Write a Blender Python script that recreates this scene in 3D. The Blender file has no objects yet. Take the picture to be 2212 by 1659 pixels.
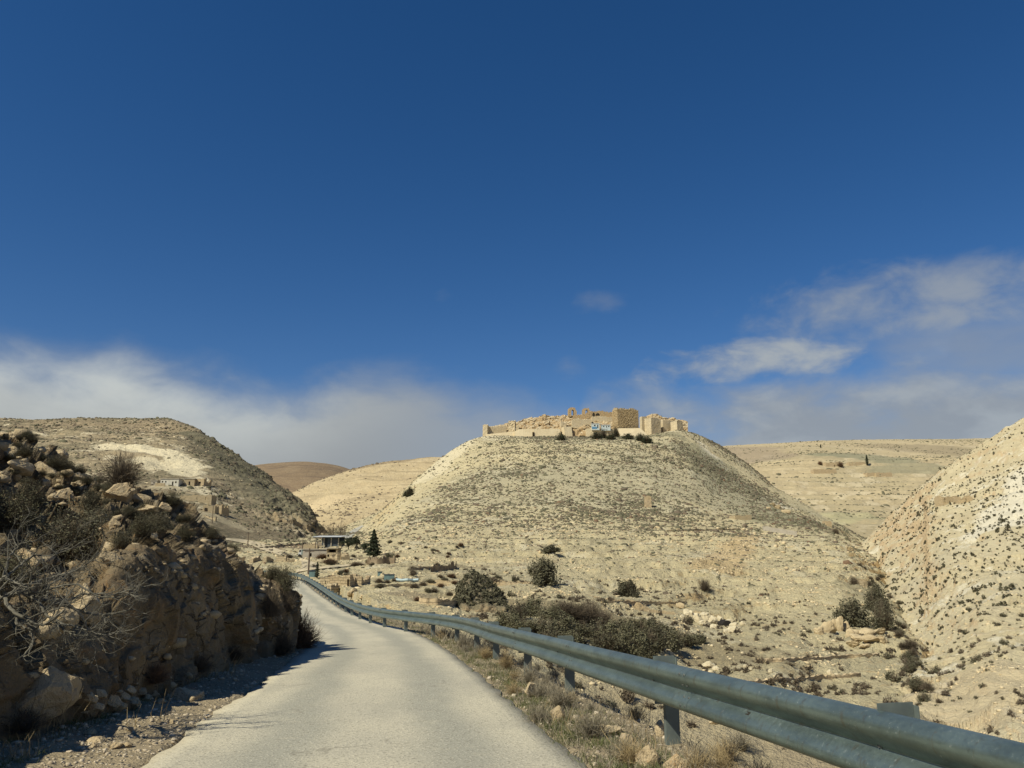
import bpy, bmesh, math, random
import numpy as np
from mathutils import Vector, Matrix
from mathutils.bvhtree import BVHTree

scene = bpy.context.scene
COL = scene.collection
R = math.radians
rnd = random.Random(7)
rng = np.random.default_rng(11)

# ------------------------------------------------------------------ camera
PITCH = R(12.0)
FPX = 1719.0                      # focal length in picture units (picture 2212 x 1659)
CAMZ = 1.4
cam_d = bpy.data.cameras.new('camera')
cam = bpy.data.objects.new('camera', cam_d); COL.objects.link(cam)
cam_d.sensor_width = 36.0; cam_d.lens = 36.0 * FPX / 2212.0
cam_d.clip_start = 0.05; cam_d.clip_end = 20000
cam.location = (0, 0, CAMZ); cam.rotation_euler = (R(90) + PITCH, 0, 0)
scene.camera = cam

def ray(px, py):
    x = (px - 1106.0) / FPX; yu = (829.5 - py) / FPX
    c, s = math.cos(PITCH), math.sin(PITCH)
    return np.array((x, c - yu * s, s + yu * c))
def P(px, py, Y):
    d = ray(px, py); d = d / d[1] * Y
    return np.array((d[0], d[1], d[2] + CAMZ))
def Zp(px, Y, z):
    p = P(px, 1195, Y); return np.array((p[0], p[1], z))

# ------------------------------------------------------------------ numpy noise
_perm = np.arange(256); np.random.default_rng(3).shuffle(_perm); _perm = np.concatenate([_perm, _perm, _perm])
_g = np.random.default_rng(4).normal(size=(256, 3)); _g /= np.linalg.norm(_g, axis=1)[:, None]
def noise3(p):
    p = np.asarray(p, float); i = np.floor(p).astype(int); f = p - i; i &= 255
    w = f * f * f * (f * (f * 6 - 15) + 10)
    out = 0
    for dx in (0, 1):
        for dy in (0, 1):
            for dz in (0, 1):
                h = _perm[_perm[_perm[i[..., 0] + dx] + i[..., 1] + dy] + i[..., 2] + dz] & 255
                g = _g[h]
                d = (g[..., 0] * (f[..., 0] - dx) + g[..., 1] * (f[..., 1] - dy) + g[..., 2] * (f[..., 2] - dz))
                ww = (w[..., 0] if dx else 1 - w[..., 0]) * (w[..., 1] if dy else 1 - w[..., 1]) * (w[..., 2] if dz else 1 - w[..., 2])
                out = out + d * ww
    return out * 1.6
def fbm(p, oct=4, lac=2.03, gain=0.5):
    a = 1.0; s = 0.0; p = np.asarray(p, float)
    for k in range(oct):
        s = s + a * noise3(p); p = p * lac + 17.3; a *= gain
    return s
def ridged(p, oct=4):
    a = 1.0; s = 0.0; p = np.asarray(p, float)
    for k in range(oct):
        s = s + a * (1 - 2 * np.abs(noise3(p))); p = p * 2.1 + 9.1; a *= 0.5
    return s
def cellnoise(p):
    """returns F1, F2 and a random value of the nearest cell"""
    p = np.asarray(p, float); i = np.floor(p).astype(int)
    f1 = np.full(p.shape[:-1], 9.0); f2 = f1.copy(); idv = np.zeros_like(f1)
    for dx in (-1, 0, 1):
        for dy in (-1, 0, 1):
            for dz in (-1, 0, 1):
                c = i + np.array((dx, dy, dz)); m = c & 255
                h = _perm[_perm[_perm[m[..., 0]] + m[..., 1]] + m[..., 2]] & 255
                q = c + 0.5 + 0.45 * _g[h]
                d = np.linalg.norm(q - p, axis=-1)
                n = d < f1
                f2 = np.where(n, f1, np.minimum(f2, d)); idv = np.where(n, h / 255.0, idv); f1 = np.where(n, d, f1)
    return f1, f2, idv
def facets(p):
    """every cell becomes a flat facet tilted its own way"""
    p = np.asarray(p, float); i = np.floor(p).astype(int); best = np.full(p.shape[:-1], 9.0); out = np.zeros_like(best)
    for dx in (-1, 0, 1):
        for dy in (-1, 0, 1):
            for dz in (-1, 0, 1):
                c = i + np.array((dx, dy, dz)); m = c & 255
                h = _perm[_perm[_perm[m[..., 0]] + m[..., 1]] + m[..., 2]] & 255
                q = c + 0.5 + 0.45 * _g[h]; v = p - q; d = np.linalg.norm(v, axis=-1)
                val = (v * _g[(h * 7 + 13) & 255]).sum(-1) + (h / 255.0 - 0.5) * 0.8
                n = d < best; out = np.where(n, val, out); best = np.where(n, d, best)
    return out

def pchip(x, y, xq):
    """monotone cubic; y shape (n, ...)"""
    x = np.asarray(x, float); y = np.asarray(y, float); xq = np.clip(np.asarray(xq, float), x[0], x[-1])
    h = np.diff(x); sh = (-1,) + (1,) * (y.ndim - 1); hh = h.reshape(sh)
    dl = np.diff(y, axis=0) / hh
    m = np.zeros_like(y)
    if len(x) > 2:
        w1 = (2 * hh[1:] + hh[:-1]); w2 = (hh[1:] + 2 * hh[:-1])
        a, b = dl[:-1], dl[1:]
        ok = a * b > 0
        with np.errstate(divide='ignore', invalid='ignore'):
            mm = (w1 + w2) / (w1 / a + w2 / b)
        m[1:-1] = np.where(ok, mm, 0)
    m[0] = dl[0]; m[-1] = dl[-1]
    k = np.clip(np.searchsorted(x, xq, side='right') - 1, 0, len(x) - 2)
    t = ((xq - x[k]) / h[k]).reshape((-1,) + (1,) * (y.ndim - 1)); H = h[k].reshape(t.shape)
    t2, t3 = t * t, t * t * t
    return ((2 * t3 - 3 * t2 + 1) * y[k] + (t3 - 2 * t2 + t) * H * m[k] + (-2 * t3 + 3 * t2) * y[k + 1] + (t3 - t2) * H * m[k + 1])

def smooth(a, b, x):
    t = np.clip((x - a) / (b - a), 0, 1); return t * t * (3 - 2 * t)

# ------------------------------------------------------------------ object helpers
def tag(o, label=None, cat=None, group=None, kind=None):
    if label: o['label'] = label
    if cat: o['category'] = cat
    if group: o['group'] = group
    if kind: o['kind'] = kind
    return o
def mesh(name, V, F, mats, smooth_=False, mi=None):
    me = bpy.data.meshes.new(name)
    V = np.asarray(V, np.float32).reshape(-1, 3)
    if isinstance(F, np.ndarray):
        n = F.shape[1]; m = F.shape[0]
        me.vertices.add(len(V)); me.vertices.foreach_set('co', V.ravel())
        me.loops.add(m * n); me.loops.foreach_set('vertex_index', F.astype(np.int32).ravel())
        me.polygons.add(m); me.polygons.foreach_set('loop_start', np.arange(0, m * n, n, dtype=np.int32))
        me.update(calc_edges=True)
    else:
        me.from_pydata([tuple(map(float, v)) for v in V], [], F); me.update()
    for m_ in (mats if isinstance(mats, (list, tuple)) else [mats]): me.materials.append(m_)
    if smooth_: me.polygons.foreach_set('use_smooth', np.ones(len(me.polygons), bool))
    if mi is not None: me.polygons.foreach_set('material_index', np.asarray(mi, np.int32))
    return me
def obj(name, V, F, mats, parent=None, smooth_=False, mi=None):
    o = bpy.data.objects.new(name, mesh(name, V, F, mats, smooth_, mi)); COL.objects.link(o)
    if parent: o.parent = parent
    return o
def link(name, me, parent=None, loc=(0, 0, 0), rz=0, sc=1):
    o = bpy.data.objects.new(name, me); COL.objects.link(o)
    if parent: o.parent = parent
    o.location = loc; o.rotation_euler = (0, 0, rz); o.scale = (sc, sc, sc) if not hasattr(sc, '__len__') else sc
    return o
def empty(name, loc=(0, 0, 0), rz=0, parent=None):
    o = bpy.data.objects.new(name, None); COL.objects.link(o); o.location = loc; o.rotation_euler = (0, 0, rz)
    o.empty_display_size = 0.2
    if parent: o.parent = parent
    return o
def copy_tree(o, parent=None):
    c = o.copy(); COL.objects.link(c); c.parent = parent
    for ch in list(o.children): copy_tree(ch, c)
    return c
def gridfaces(nu, nv):
    i = np.arange(nu - 1)[:, None] * nv + np.arange(nv - 1)[None, :]
    return np.stack([i, i + nv, i + nv + 1, i + 1], -1).reshape(-1, 4)

class MB:
    """collects shapes into one mesh"""
    def __init__(s): s.V = []; s.F = []; s.n = 0
    def add(s, V, F):
        V = np.asarray(V, float).reshape(-1, 3)
        s.V.append(V); s.F += [tuple(int(j) + s.n for j in f) for f in F]; s.n += len(V); return s
    def box(s, c, d, rz=0, taper=1.0, jit=0, topjit=0):
        x, y, z = d[0] / 2, d[1] / 2, d[2]
        b = np.array([(-x, -y, 0), (x, -y, 0), (x, y, 0), (-x, y, 0), (-x * taper, -y * taper, z), (x * taper, -y * taper, z), (x * taper, y * taper, z), (-x * taper, y * taper, z)])
        if jit: b += rng.normal(0, jit, b.shape)
        if topjit: b[4:, 2] += rng.normal(0, topjit, 4)
        b = b @ rotz(rz).T + np.asarray(c, float)
        return s.add(b, [(0, 3, 2, 1), (4, 5, 6, 7), (0, 1, 5, 4), (1, 2, 6, 5), (2, 3, 7, 6), (3, 0, 4, 7)])
    def tube(s, pts, rad, n=6, cap=True):
        pts = np.asarray(pts, float); rad = np.broadcast_to(np.asarray(rad, float), (len(pts),))
        T = np.gradient(pts, axis=0); T /= np.linalg.norm(T, axis=1)[:, None] + 1e-9
        a = np.where(np.abs(T[:, 2:3]) < 0.9, np.array([[0, 0, 1.0]]), np.array([[1.0, 0, 0]]))
        U = np.cross(T, a); U /= np.linalg.norm(U, axis=1)[:, None] + 1e-9; W = np.cross(T, U)
        an = np.arange(n) / n * 2 * math.pi
        V = pts[:, None] + rad[:, None, None] * (np.cos(an)[None, :, None] * U[:, None] + np.sin(an)[None, :, None] * W[:, None])
        F = []
        for i in range(len(pts) - 1):
            for j in range(n):
                F.append((i * n + j, i * n + (j + 1) % n, (i + 1) * n + (j + 1) % n, (i + 1) * n + j))
        if cap: F.append(tuple(range(n))[::-1]); F.append(tuple((len(pts) - 1) * n + j for j in range(n)))
        return s.add(V, F)
    def prism(s, poly, y0, y1, M=None):
        """poly: (x,z) outline extruded from y0 to y1"""
        n = len(poly)
        V = np.array([(x, y0, z) for x, z in poly] + [(x, y1, z) for x, z in poly], float)
        F = [tuple(range(n)), tuple(range(2 * n - 1, n - 1, -1))] + [(i, i + n, (i + 1) % n + n, (i + 1) % n) for i in range(n)]
        if M is not None: V = V @ M[0].T + M[1]
        return s.add(V, F)
    def build(s, name, mats, parent=None, smooth_=False):
        return obj(name, np.concatenate(s.V), s.F, mats, parent, smooth_)
def rotz(a):
    c, s_ = math.cos(a), math.sin(a); return np.array([[c, -s_, 0], [s_, c, 0], [0, 0, 1]])

# ------------------------------------------------------------------ materials
class NT:
    def __init__(s, name):
        s.m = bpy.data.materials.new(name); s.m.use_nodes = True; s.t = s.m.node_tree; s.t.nodes.clear()
        s.out = s.n('ShaderNodeOutputMaterial'); s.b = s.n('ShaderNodeBsdfPrincipled')
        s.l(s.b.outputs[0], s.out.inputs[0]); s.tc = s.n('ShaderNodeTexCoord')
        s.b.inputs['Roughness'].default_value = 0.95
        s.b.inputs['Specular IOR Level'].default_value = 0.15
    def n(s, t, **k):
        nd = s.t.nodes.new(t)
        for a, v in k.items(): setattr(nd, a, v)
        return nd
    def l(s, a, b): s.t.links.new(a, b)
    def val(s, sock, v):
        if hasattr(v, 'links') or isinstance(v, bpy.types.NodeSocket): s.l(v, sock)
        else: sock.default_value = v
    def math(s, op, a, b=0.0, clamp=False):
        nd = s.n('ShaderNodeMath', operation=op, use_clamp=clamp); s.val(nd.inputs[0], a); s.val(nd.inputs[1], b); return nd.outputs[0]
    def mapping(s, scale=(1, 1, 1), loc=(0, 0, 0), rot=(0, 0, 0), src='Object'):
        nd = s.n('ShaderNodeMapping'); s.l(s.tc.outputs[src], nd.inputs[0])
        nd.inputs['Scale'].default_value = scale; nd.inputs['Location'].default_value = loc; nd.inputs['Rotation'].default_value = rot
        return nd.outputs[0]
    def noise(s, scale, detail=4, rough=0.55, vec=None, dist=0.0):
        nd = s.n('ShaderNodeTexNoise'); nd.inputs['Scale'].default_value = scale; nd.inputs['Detail'].default_value = detail
        nd.inputs['Roughness'].default_value = rough; nd.inputs['Distortion'].default_value = dist
        s.l(vec if vec is not None else s.tc.outputs['Object'], nd.inputs['Vector']); return nd.outputs['Fac']
    def voro(s, scale, feature='F1', vec=None, out='Distance'):
        nd = s.n('ShaderNodeTexVoronoi', feature=feature); nd.inputs['Scale'].default_value = scale
        s.l(vec if vec is not None else s.tc.outputs['Object'], nd.inputs['Vector']); return nd.outputs[out]
    def ramp(s, fac, a, b, lo=0.0, hi=1.0, smooth=True):
        nd = s.n('ShaderNodeMapRange', interpolation_type='SMOOTHSTEP' if smooth else 'LINEAR')
        s.l(fac, nd.inputs[0]); nd.inputs[1].default_value = a; nd.inputs[2].default_value = b; nd.inputs[3].default_value = lo; nd.inputs[4].default_value = hi
        return nd.outputs[0]
    def mix(s, fac, a, b, blend='MIX'):
        nd = s.n('ShaderNodeMix', data_type='RGBA', blend_type=blend)
        s.val(nd.inputs['Factor'], fac)
        for sock, v in ((nd.inputs['A'], a), (nd.inputs['B'], b)):
            pass
        ia = [i for i in nd.inputs if i.type == 'RGBA']
        for sock, v in zip(ia, (a, b)):
            if isinstance(v, bpy.types.NodeSocket): s.l(v, sock)
            else: sock.default_value = (v[0], v[1], v[2], 1)
        return [o for o in nd.outputs if o.type == 'RGBA'][0]
    def bump(s, h, strength=0.5, dist=0.1, nrm=None):
        nd = s.n('ShaderNodeBump'); nd.inputs['Strength'].default_value = strength; nd.inputs['Distance'].default_value = dist
        s.l(h, nd.inputs['Height'])
        if nrm is not None: s.l(nrm, nd.inputs['Normal'])
        return nd.outputs[0]
    def fin(s, col=None, nrm=None, rough=None):
        if col is not None:
            if isinstance(col, bpy.types.NodeSocket): s.l(col, s.b.inputs['Base Color'])
            else: s.b.inputs['Base Color'].default_value = (*col, 1)
        if nrm is not None: s.l(nrm, s.b.inputs['Normal'])
        if rough is not None: s.val(s.b.inputs['Roughness'], rough)
        return s.m

def simple(name, c1, c2=None, scale=3.0, rough=0.9, bump=0.3, bd=0.03, spec=0.15, metal=0.0, objrand=0.0):
    t = NT(name); c2 = c2 or tuple(x * 0.7 for x in c1)
    n = t.noise(scale, 5, 0.6)
    col = t.mix(t.ramp(n, 0.3, 0.7), c1, c2)
    if objrand:
        oi = t.n('ShaderNodeObjectInfo'); hs = t.n('ShaderNodeHueSaturation')
        t.l(t.ramp(oi.outputs['Random'], 0, 1, 1 - objrand, 1 + objrand, False), hs.inputs['Value'])
        t.l(col, hs.inputs['Color']); col = hs.outputs[0]
    t.b.inputs['Specular IOR Level'].default_value = spec; t.b.inputs['Metallic'].default_value = metal
    return t.fin(col, t.bump(t.noise(scale * 4, 4), bump, bd) if bump else None, rough)

def terrain_mat(name, sandA, sandB, grey, rock, white, s=1.0, grey_amt=0.5, rock_amt=0.5, white_amt=0.5,
                strata=None, bumpd=0.6, speck=0.5, fine=6.0, patches=(), steep=(0.80, 0.58)):
    """dry limestone hillside; s = size multiplier of the patterns"""
    t = NT(name)
    big = t.noise(0.012 * s, 5, 0.6)
    mid = t.noise(0.06 * s, 6, 0.65, dist=0.4)
    sm = t.noise(0.5 * s, 6, 0.7)
    mp = t.mapping((0.25 * s, 0.25 * s, 1.6 * s))          # flattened: follows the terraces
    lay = t.noise(1.0, 5, 0.65, vec=mp)
    c = t.mix(t.ramp(mid, 0.35, 0.65), sandA, sandB)
    c = t.mix(t.math('MULTIPLY', t.ramp(t.math('ADD', t.math('MULTIPLY', big, 0.6), t.math('MULTIPLY', lay, 0.4)), 0.46, 0.6), grey_amt), c, grey)
    c = t.mix(t.math('MULTIPLY', t.ramp(lay, 0.55, 0.68), rock_amt), c, rock)
    c = t.mix(t.math('MULTIPLY', t.ramp(t.math('MULTIPLY', sm, t.ramp(mid, 0.4, 0.65)), 0.3, 0.5), white_amt), c, white)
    if strata:
        sc, amt, colr = strata
        w = t.n('ShaderNodeSeparateXYZ'); t.l(t.tc.outputs['Object'], w.inputs[0])
        zz = t.math('ADD', t.math('MULTIPLY', w.outputs[2], sc), t.math('MULTIPLY', t.noise(0.006, 4, 0.6), 7.0))
        st = t.noise(1.0, 5, 0.7, vec=_comb(t, zz, t.math('MULTIPLY', w.outputs[0], 0.004)))
        c = t.mix(t.math('MULTIPLY', t.ramp(st, 0.5, 0.62), amt), c, colr)
    geo = t.n('ShaderNodeNewGeometry'); gs = t.n('ShaderNodeSeparateXYZ'); t.l(geo.outputs['Normal'], gs.inputs[0])
    c = t.mix(t.math('MULTIPLY', t.ramp(gs.outputs[2], steep[0], steep[1]), 0.9), c, rock)
    f = t.noise(fine, 5, 0.75)
    c = t.mix(t.math('MULTIPLY', t.ramp(f, 0.55, 0.72), speck), c, tuple(x * 0.45 for x in sandB))
    c = t.mix(t.math('MULTIPLY', t.ramp(f, 0.42, 0.28), speck * 0.8), c, white)
    for (a, b, r, colr, amt, ns) in patches:            # ground tints along a line a-b; some dark ones include painted shade
        av = Vector(a); d = Vector(b) - av
        def vm(op, x, y):
            nd = t.n('ShaderNodeVectorMath', operation=op)
            for i_, v_ in enumerate((x, y)):
                if v_ is None: continue
                if isinstance(v_, bpy.types.NodeSocket): t.l(v_, nd.inputs[i_])
                else: nd.inputs[i_].default_value = v_
            return nd
        pa = vm('SUBTRACT', t.tc.outputs['Object'], av).outputs[0]
        tt = t.math('DIVIDE', vm('DOT_PRODUCT', pa, d).outputs['Value'], max(1e-3, d.length_squared), True)
        sc_ = t.n('ShaderNodeVectorMath', operation='SCALE'); sc_.inputs[0].default_value = d; t.l(tt, sc_.inputs['Scale'])
        dist_ = vm('LENGTH', vm('SUBTRACT', pa, sc_.outputs[0]).outputs[0], None).outputs['Value']
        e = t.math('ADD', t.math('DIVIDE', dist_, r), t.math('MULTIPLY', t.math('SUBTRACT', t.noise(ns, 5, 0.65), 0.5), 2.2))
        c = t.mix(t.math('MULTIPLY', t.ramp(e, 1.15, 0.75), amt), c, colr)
    h = t.math('ADD', t.math('MULTIPLY', sm, 1.0), t.math('ADD', t.math('MULTIPLY', lay, 0.7), t.math('MULTIPLY', f, 0.35)))
    return t.fin(c, t.bump(h, 1.0, bumpd), 0.97)
def _comb(t, a, b, c=0.0):
    nd = t.n('ShaderNodeCombineXYZ'); t.val(nd.inputs[0], b); t.val(nd.inputs[1], c); t.val(nd.inputs[2], a); return nd.outputs[0]

M = {}
SANDA = (0.59, 0.505, 0.31); SANDB = (0.505, 0.425, 0.25); GREY = (0.415, 0.37, 0.24); ROCK = (0.55, 0.395, 0.20); WHITE = (0.70, 0.63, 0.45)
PW = (0.66, 0.575, 0.39); PG = (0.27, 0.25, 0.16); PO = (0.56, 0.385, 0.19)
def PP(px, py, Y): return tuple(P(px, py, Y))
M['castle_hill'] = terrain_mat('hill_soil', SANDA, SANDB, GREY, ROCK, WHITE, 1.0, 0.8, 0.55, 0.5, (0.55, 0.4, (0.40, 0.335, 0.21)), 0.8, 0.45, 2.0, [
    (PP(1445, 955, 572), PP(1680, 1080, 420), 9, (0.67, 0.60, 0.44), .9, .04), (PP(1045, 950, 550), PP(930, 1030, 470), 13, PW, .8, .04), (PP(1150, 950, 552), PP(1060, 965, 530), 10, PW, .7, .05),
    (PP(1500, 990, 500), PP(1700, 1130, 330), 18, (0.29, 0.27, 0.17), .75, .05), (PP(1560, 1010, 500), PP(1760, 1120, 340), 12, (0.30, 0.275, 0.175), .7, .06), (PP(1850, 1260, 170), PP(1930, 1330, 130), 5, (0.27, 0.24, 0.15), .6, .15), (PP(1250, 965, 500), PP(1400, 970, 500), 20, (0.42, 0.38, 0.255), .5, .05),  # dark tints down the right flank: scrub, with the flank's shade painted in
    (PP(1540, 1230, 175), PP(1620, 1140, 280), 6, PO, .5, .2), (PP(1310, 1310, 110), PP(1420, 1310, 112), 3.5, PO, .6, .4), (PP(980, 1262, 120), PP(1130, 1250, 130), 4, PO, .6, .3),
    (PP(1280, 1370, 85), PP(1150, 1345, 85), 10, (0.33, 0.27, 0.16), .8, .2), (PP(1480, 1400, 80), PP(1330, 1400, 80), 10, (0.33, 0.27, 0.16), .8, .2), (PP(1500, 1500, 50), PP(1800, 1520, 55), 8, (0.42, 0.345, 0.22), .7, .2),
    (PP(480, 1170, 300), PP(700, 1150, 420), 16, PG, .75, .05), (PP(560, 1180, 250), PP(690, 1178, 290), 8, (0.23, 0.175, 0.115), .9, .1), (PP(700, 1215, 190), PP(840, 1212, 190), 3, (0.25, 0.19, 0.12), .7, .25), (PP(880, 1225, 160), PP(990, 1222, 160), 5, (0.27, 0.22, 0.14), .7, .2), (PP(880, 1295, 85), PP(960, 1300, 80), 3, (0.34, 0.27, 0.17), .7, .3), (PP(1190, 962, 525), PP(1430, 968, 525), 17, (0.27, 0.245, 0.155), .75, .05), (PP(1150, 1060, 375), PP(1480, 1040, 390), 48, (0.42, 0.375, 0.25), .55, .02), ((8, 30, -8), (40, 46, -11), 16, (0.35, 0.285, 0.185), .8, .1), (PP(1200, 1110, 330), PP(1500, 1100, 330), 12, (0.47, 0.43, 0.29), .5, .04)])
M['right_hill'] = terrain_mat('chalk_slope', (0.625, 0.535, 0.34), (0.54, 0.455, 0.275), (0.51, 0.46, 0.335), (0.58, 0.43, 0.25), (0.73, 0.665, 0.5), 1.6, 0.5, 0.6, 0.9, (0.5, 0.35, (0.46, 0.375, 0.235)), 0.6, 0.5, 3.0, [
    (PP(2150, 1130, 170), PP(2212, 1000, 215), 8, (0.74, 0.68, 0.53), .8, .08), (PP(2100, 1500, 60), PP(2212, 1520, 60), 10, (0.56, 0.455, 0.29), .6, .15)])
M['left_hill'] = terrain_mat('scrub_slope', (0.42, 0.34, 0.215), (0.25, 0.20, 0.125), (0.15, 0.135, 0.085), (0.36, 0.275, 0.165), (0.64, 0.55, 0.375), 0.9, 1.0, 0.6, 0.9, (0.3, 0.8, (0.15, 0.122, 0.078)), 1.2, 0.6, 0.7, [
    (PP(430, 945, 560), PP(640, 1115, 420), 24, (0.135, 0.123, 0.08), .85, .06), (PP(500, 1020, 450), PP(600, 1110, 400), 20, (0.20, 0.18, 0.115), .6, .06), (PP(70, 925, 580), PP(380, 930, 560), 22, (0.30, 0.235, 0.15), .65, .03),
    (PP(235, 962, 470), PP(330, 975, 455), 9, PW, .95, .05), (PP(330, 975, 455), PP(415, 1005, 420), 9, PW, .95, .05), (PP(300, 1010, 425), PP(400, 1015, 405), 8, PW, .8, .06), (PP(395, 1040, 385), PP(430, 1030, 395), 6, PW, .9, .08),
    (PP(350, 1056, 372), PP(440, 1060, 370), 6, (0.43, 0.37, 0.25), .9, .06), (PP(445, 1065, 370), PP(462, 1082, 350), 4, PW, .9, .1), (PP(420, 1110, 310), PP(500, 1120, 320), 10, (0.46, 0.39, 0.25), .8, .06)])
M['far_hill'] = terrain_mat('far_slope', (0.59, 0.475, 0.285), (0.51, 0.395, 0.225), (0.45, 0.36, 0.225), (0.57, 0.41, 0.205), (0.65, 0.54, 0.35), 0.5, 0.5, 0.4, 0.4, (0.12, 0.5, (0.27, 0.205, 0.125)), 1.5, 0.35, 0.5, [
    (PP(660, 1075, 850), PP(720, 1070, 900), 22, (0.66, 0.52, 0.31), .8, .012), (PP(730, 1150, 640), PP(690, 1140, 640), 14, (0.16, 0.14, 0.10), .9, .03), (PP(900, 1000, 1120), PP(780, 1022, 1060), 30, (0.30, 0.225, 0.135), .8, .01)])
M['far_dark'] = terrain_mat('far_ridge', (0.27, 0.20, 0.125), (0.22, 0.155, 0.095), (0.20, 0.15, 0.10), (0.27, 0.195, 0.115), (0.32, 0.255, 0.165), 0.4, 0.6, 0.4, 0.3, (0.11, 0.75, (0.15, 0.11, 0.08)), 1.5, 0.3, 0.4)
M['plateau'] = terrain_mat('plateau_soil', (0.50, 0.41, 0.25), (0.43, 0.345, 0.21), (0.32, 0.275, 0.17), (0.52, 0.39, 0.205), (0.63, 0.54, 0.365), 0.45, 0.6, 0.5, 0.5, (0.08, 0.3, (0.30, 0.245, 0.15)), 1.3, 0.35, 0.6, [
    (PP(1800, 985, 1150), PP(1920, 1000, 1050), 42, (0.24, 0.23, 0.15), .8, .012), (PP(1960, 975, 1300), PP(2060, 985, 1200), 70, (0.31, 0.25, 0.16), .7, .012), (PP(1600, 980, 1400), PP(1640, 1000, 1200), 60, (0.31, 0.245, 0.17), .7, .012), (PP(1940, 1030, 950), PP(2000, 1020, 980), 34, (0.26, 0.24, 0.155), .7, .014), (PP(1760, 1120, 640), PP(1840, 1110, 660), 30, (0.38, 0.36, 0.21), .6, .02)])
# ------------------------------------------------------------------ road line
_zk = [-30, 0, 10, 20, 30, 40, 50, 65, 80, 95, 130, 180]
_zv = [1.5, 0, -.5, -1.0, -1.5, -1.85, -2.0, -2.05, -1.95, -1.8, -1.2, 0.4]
def zroad(Y): return pchip(_zk, _zv, np.atleast_1d(Y))
def on_road(px, py):
    m = ray(px, py); m = m[2] / m[1]
    Ys = np.linspace(2, 140, 2800); f = CAMZ + m * Ys - zroad(Ys)
    k = np.argmax(f < 0); Y = Ys[k] if f.min() < 0 else Ys[np.argmin(f)]
    return P(px, py, Y)
_edge = [(1265, 1659), (1150, 1560), (1060, 1480), (983, 1419), (933, 1386), (878, 1362), (822, 1348), (780, 1334.5), (739, 1316.5), (711, 1297.5), (683, 1278.5), (661, 1261.5), (646, 1253)]
E = np.array([on_road(*q) for q in _edge])
d0 = E[0] - E[1]; d0 /= np.linalg.norm(d0[:2])
pre = [E[0] + d0 * k for k in (24, 12, 5)]
d1 = E[-1] - E[-3]; d1 /= np.linalg.norm(d1[:2])
post = [E[-1] + np.array((-10, 12, 0)) , E[-1] + np.array((-26, 20, 0)), E[-1] + np.array((-50, 24, 0))]
E = np.concatenate([pre, E, post]); E[:, 2] = zroad(E[:, 1])
def resample(pts, step):
    pts = np.asarray(pts, float)
    u = np.concatenate([[0], np.cumsum(np.linalg.norm(np.diff(pts[:, :2], axis=0), axis=1))])
    # Catmull-Rom style: pchip per coordinate then light smoothing
    q = np.arange(0, u[-1], 0.25); d = pchip(u, pts, q)
    for _ in range(14):
        d[1:-1] = 0.25 * d[:-2] + 0.5 * d[1:-1] + 0.25 * d[2:]
    n = max(2, int(step / 0.25)); return d[::n]
ER = resample(E, 0.5)
T = np.gradient(ER, axis=0); T[:, 2] = 0; T /= np.linalg.norm(T, axis=1)[:, None]
LEFT = np.stack([-T[:, 1], T[:, 0], 0 * T[:, 0]], -1)
for _ in range(10): LEFT[1:-1] = (LEFT[:-2] + 2 * LEFT[1:-1] + LEFT[2:]) / 4
pl = on_road(300, 1659)
RW = float(np.min(np.linalg.norm((ER - pl)[:, :2], axis=1)))
print('road width', RW)
CL = ER + LEFT * (RW / 2)
CL[:, 2] = zroad(CL[:, 1])
HW = RW / 2
def road_sd(X, Y):
    """signed distance to the centre line (right positive) and road level of the nearest point"""
    sh = X.shape; X = X.ravel(); Y = Y.ravel()
    sd = np.empty(len(X)); zz = np.empty(len(X)); C = CL[:, :2]; N = -LEFT[:, :2]
    for a in range(0, len(X), 20000):
        q = np.stack([X[a:a + 20000], Y[a:a + 20000]], -1)
        d2 = ((q[:, None] - C[None]) ** 2).sum(-1); k = d2.argmin(1)
        v = q - C[k]; sg = np.sign((v * N[k]).sum(-1)); sd[a:a + 20000] = np.sqrt(d2[np.arange(len(k)), k]) * sg; zz[a:a + 20000] = CL[k, 2]
    return sd.reshape(sh), zz.reshape(sh)

def zground(X, Y):
    s, zr = road_sd(X, Y)
    p = np.stack([X, Y, 0 * X], -1)
    n1 = fbm(p * 0.9, 4); n2 = fbm(p * 4.0, 3)
    e = s - HW
    ee = np.maximum(e, -s - HW); out = smooth(0.0, 0.5, ee)
    z = zr - 0.10 + 0.102 * smooth(-0.04, 0.05, ee)
    z = z + out * (0.045 * n1 + 0.02 * n2)
    el = -s - HW                                     # left verge
    z = z + np.where(el > 0, smooth(0.2, 2.5, el) * 0.10 + smooth(2.2, 6, el) * 0.5, 0)
    dr = np.where(e > 1.15, (e - 1.15) * 0.62 + 0.25 * smooth(1.15, 1.6, e), 0)
    dr = np.minimum(dr, 15)
    z = z - dr + smooth(1.2, 4, e) * (0.28 * n1 + 0.4 * fbm(p * 0.3 + 5, 3))
    return z, s

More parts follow.
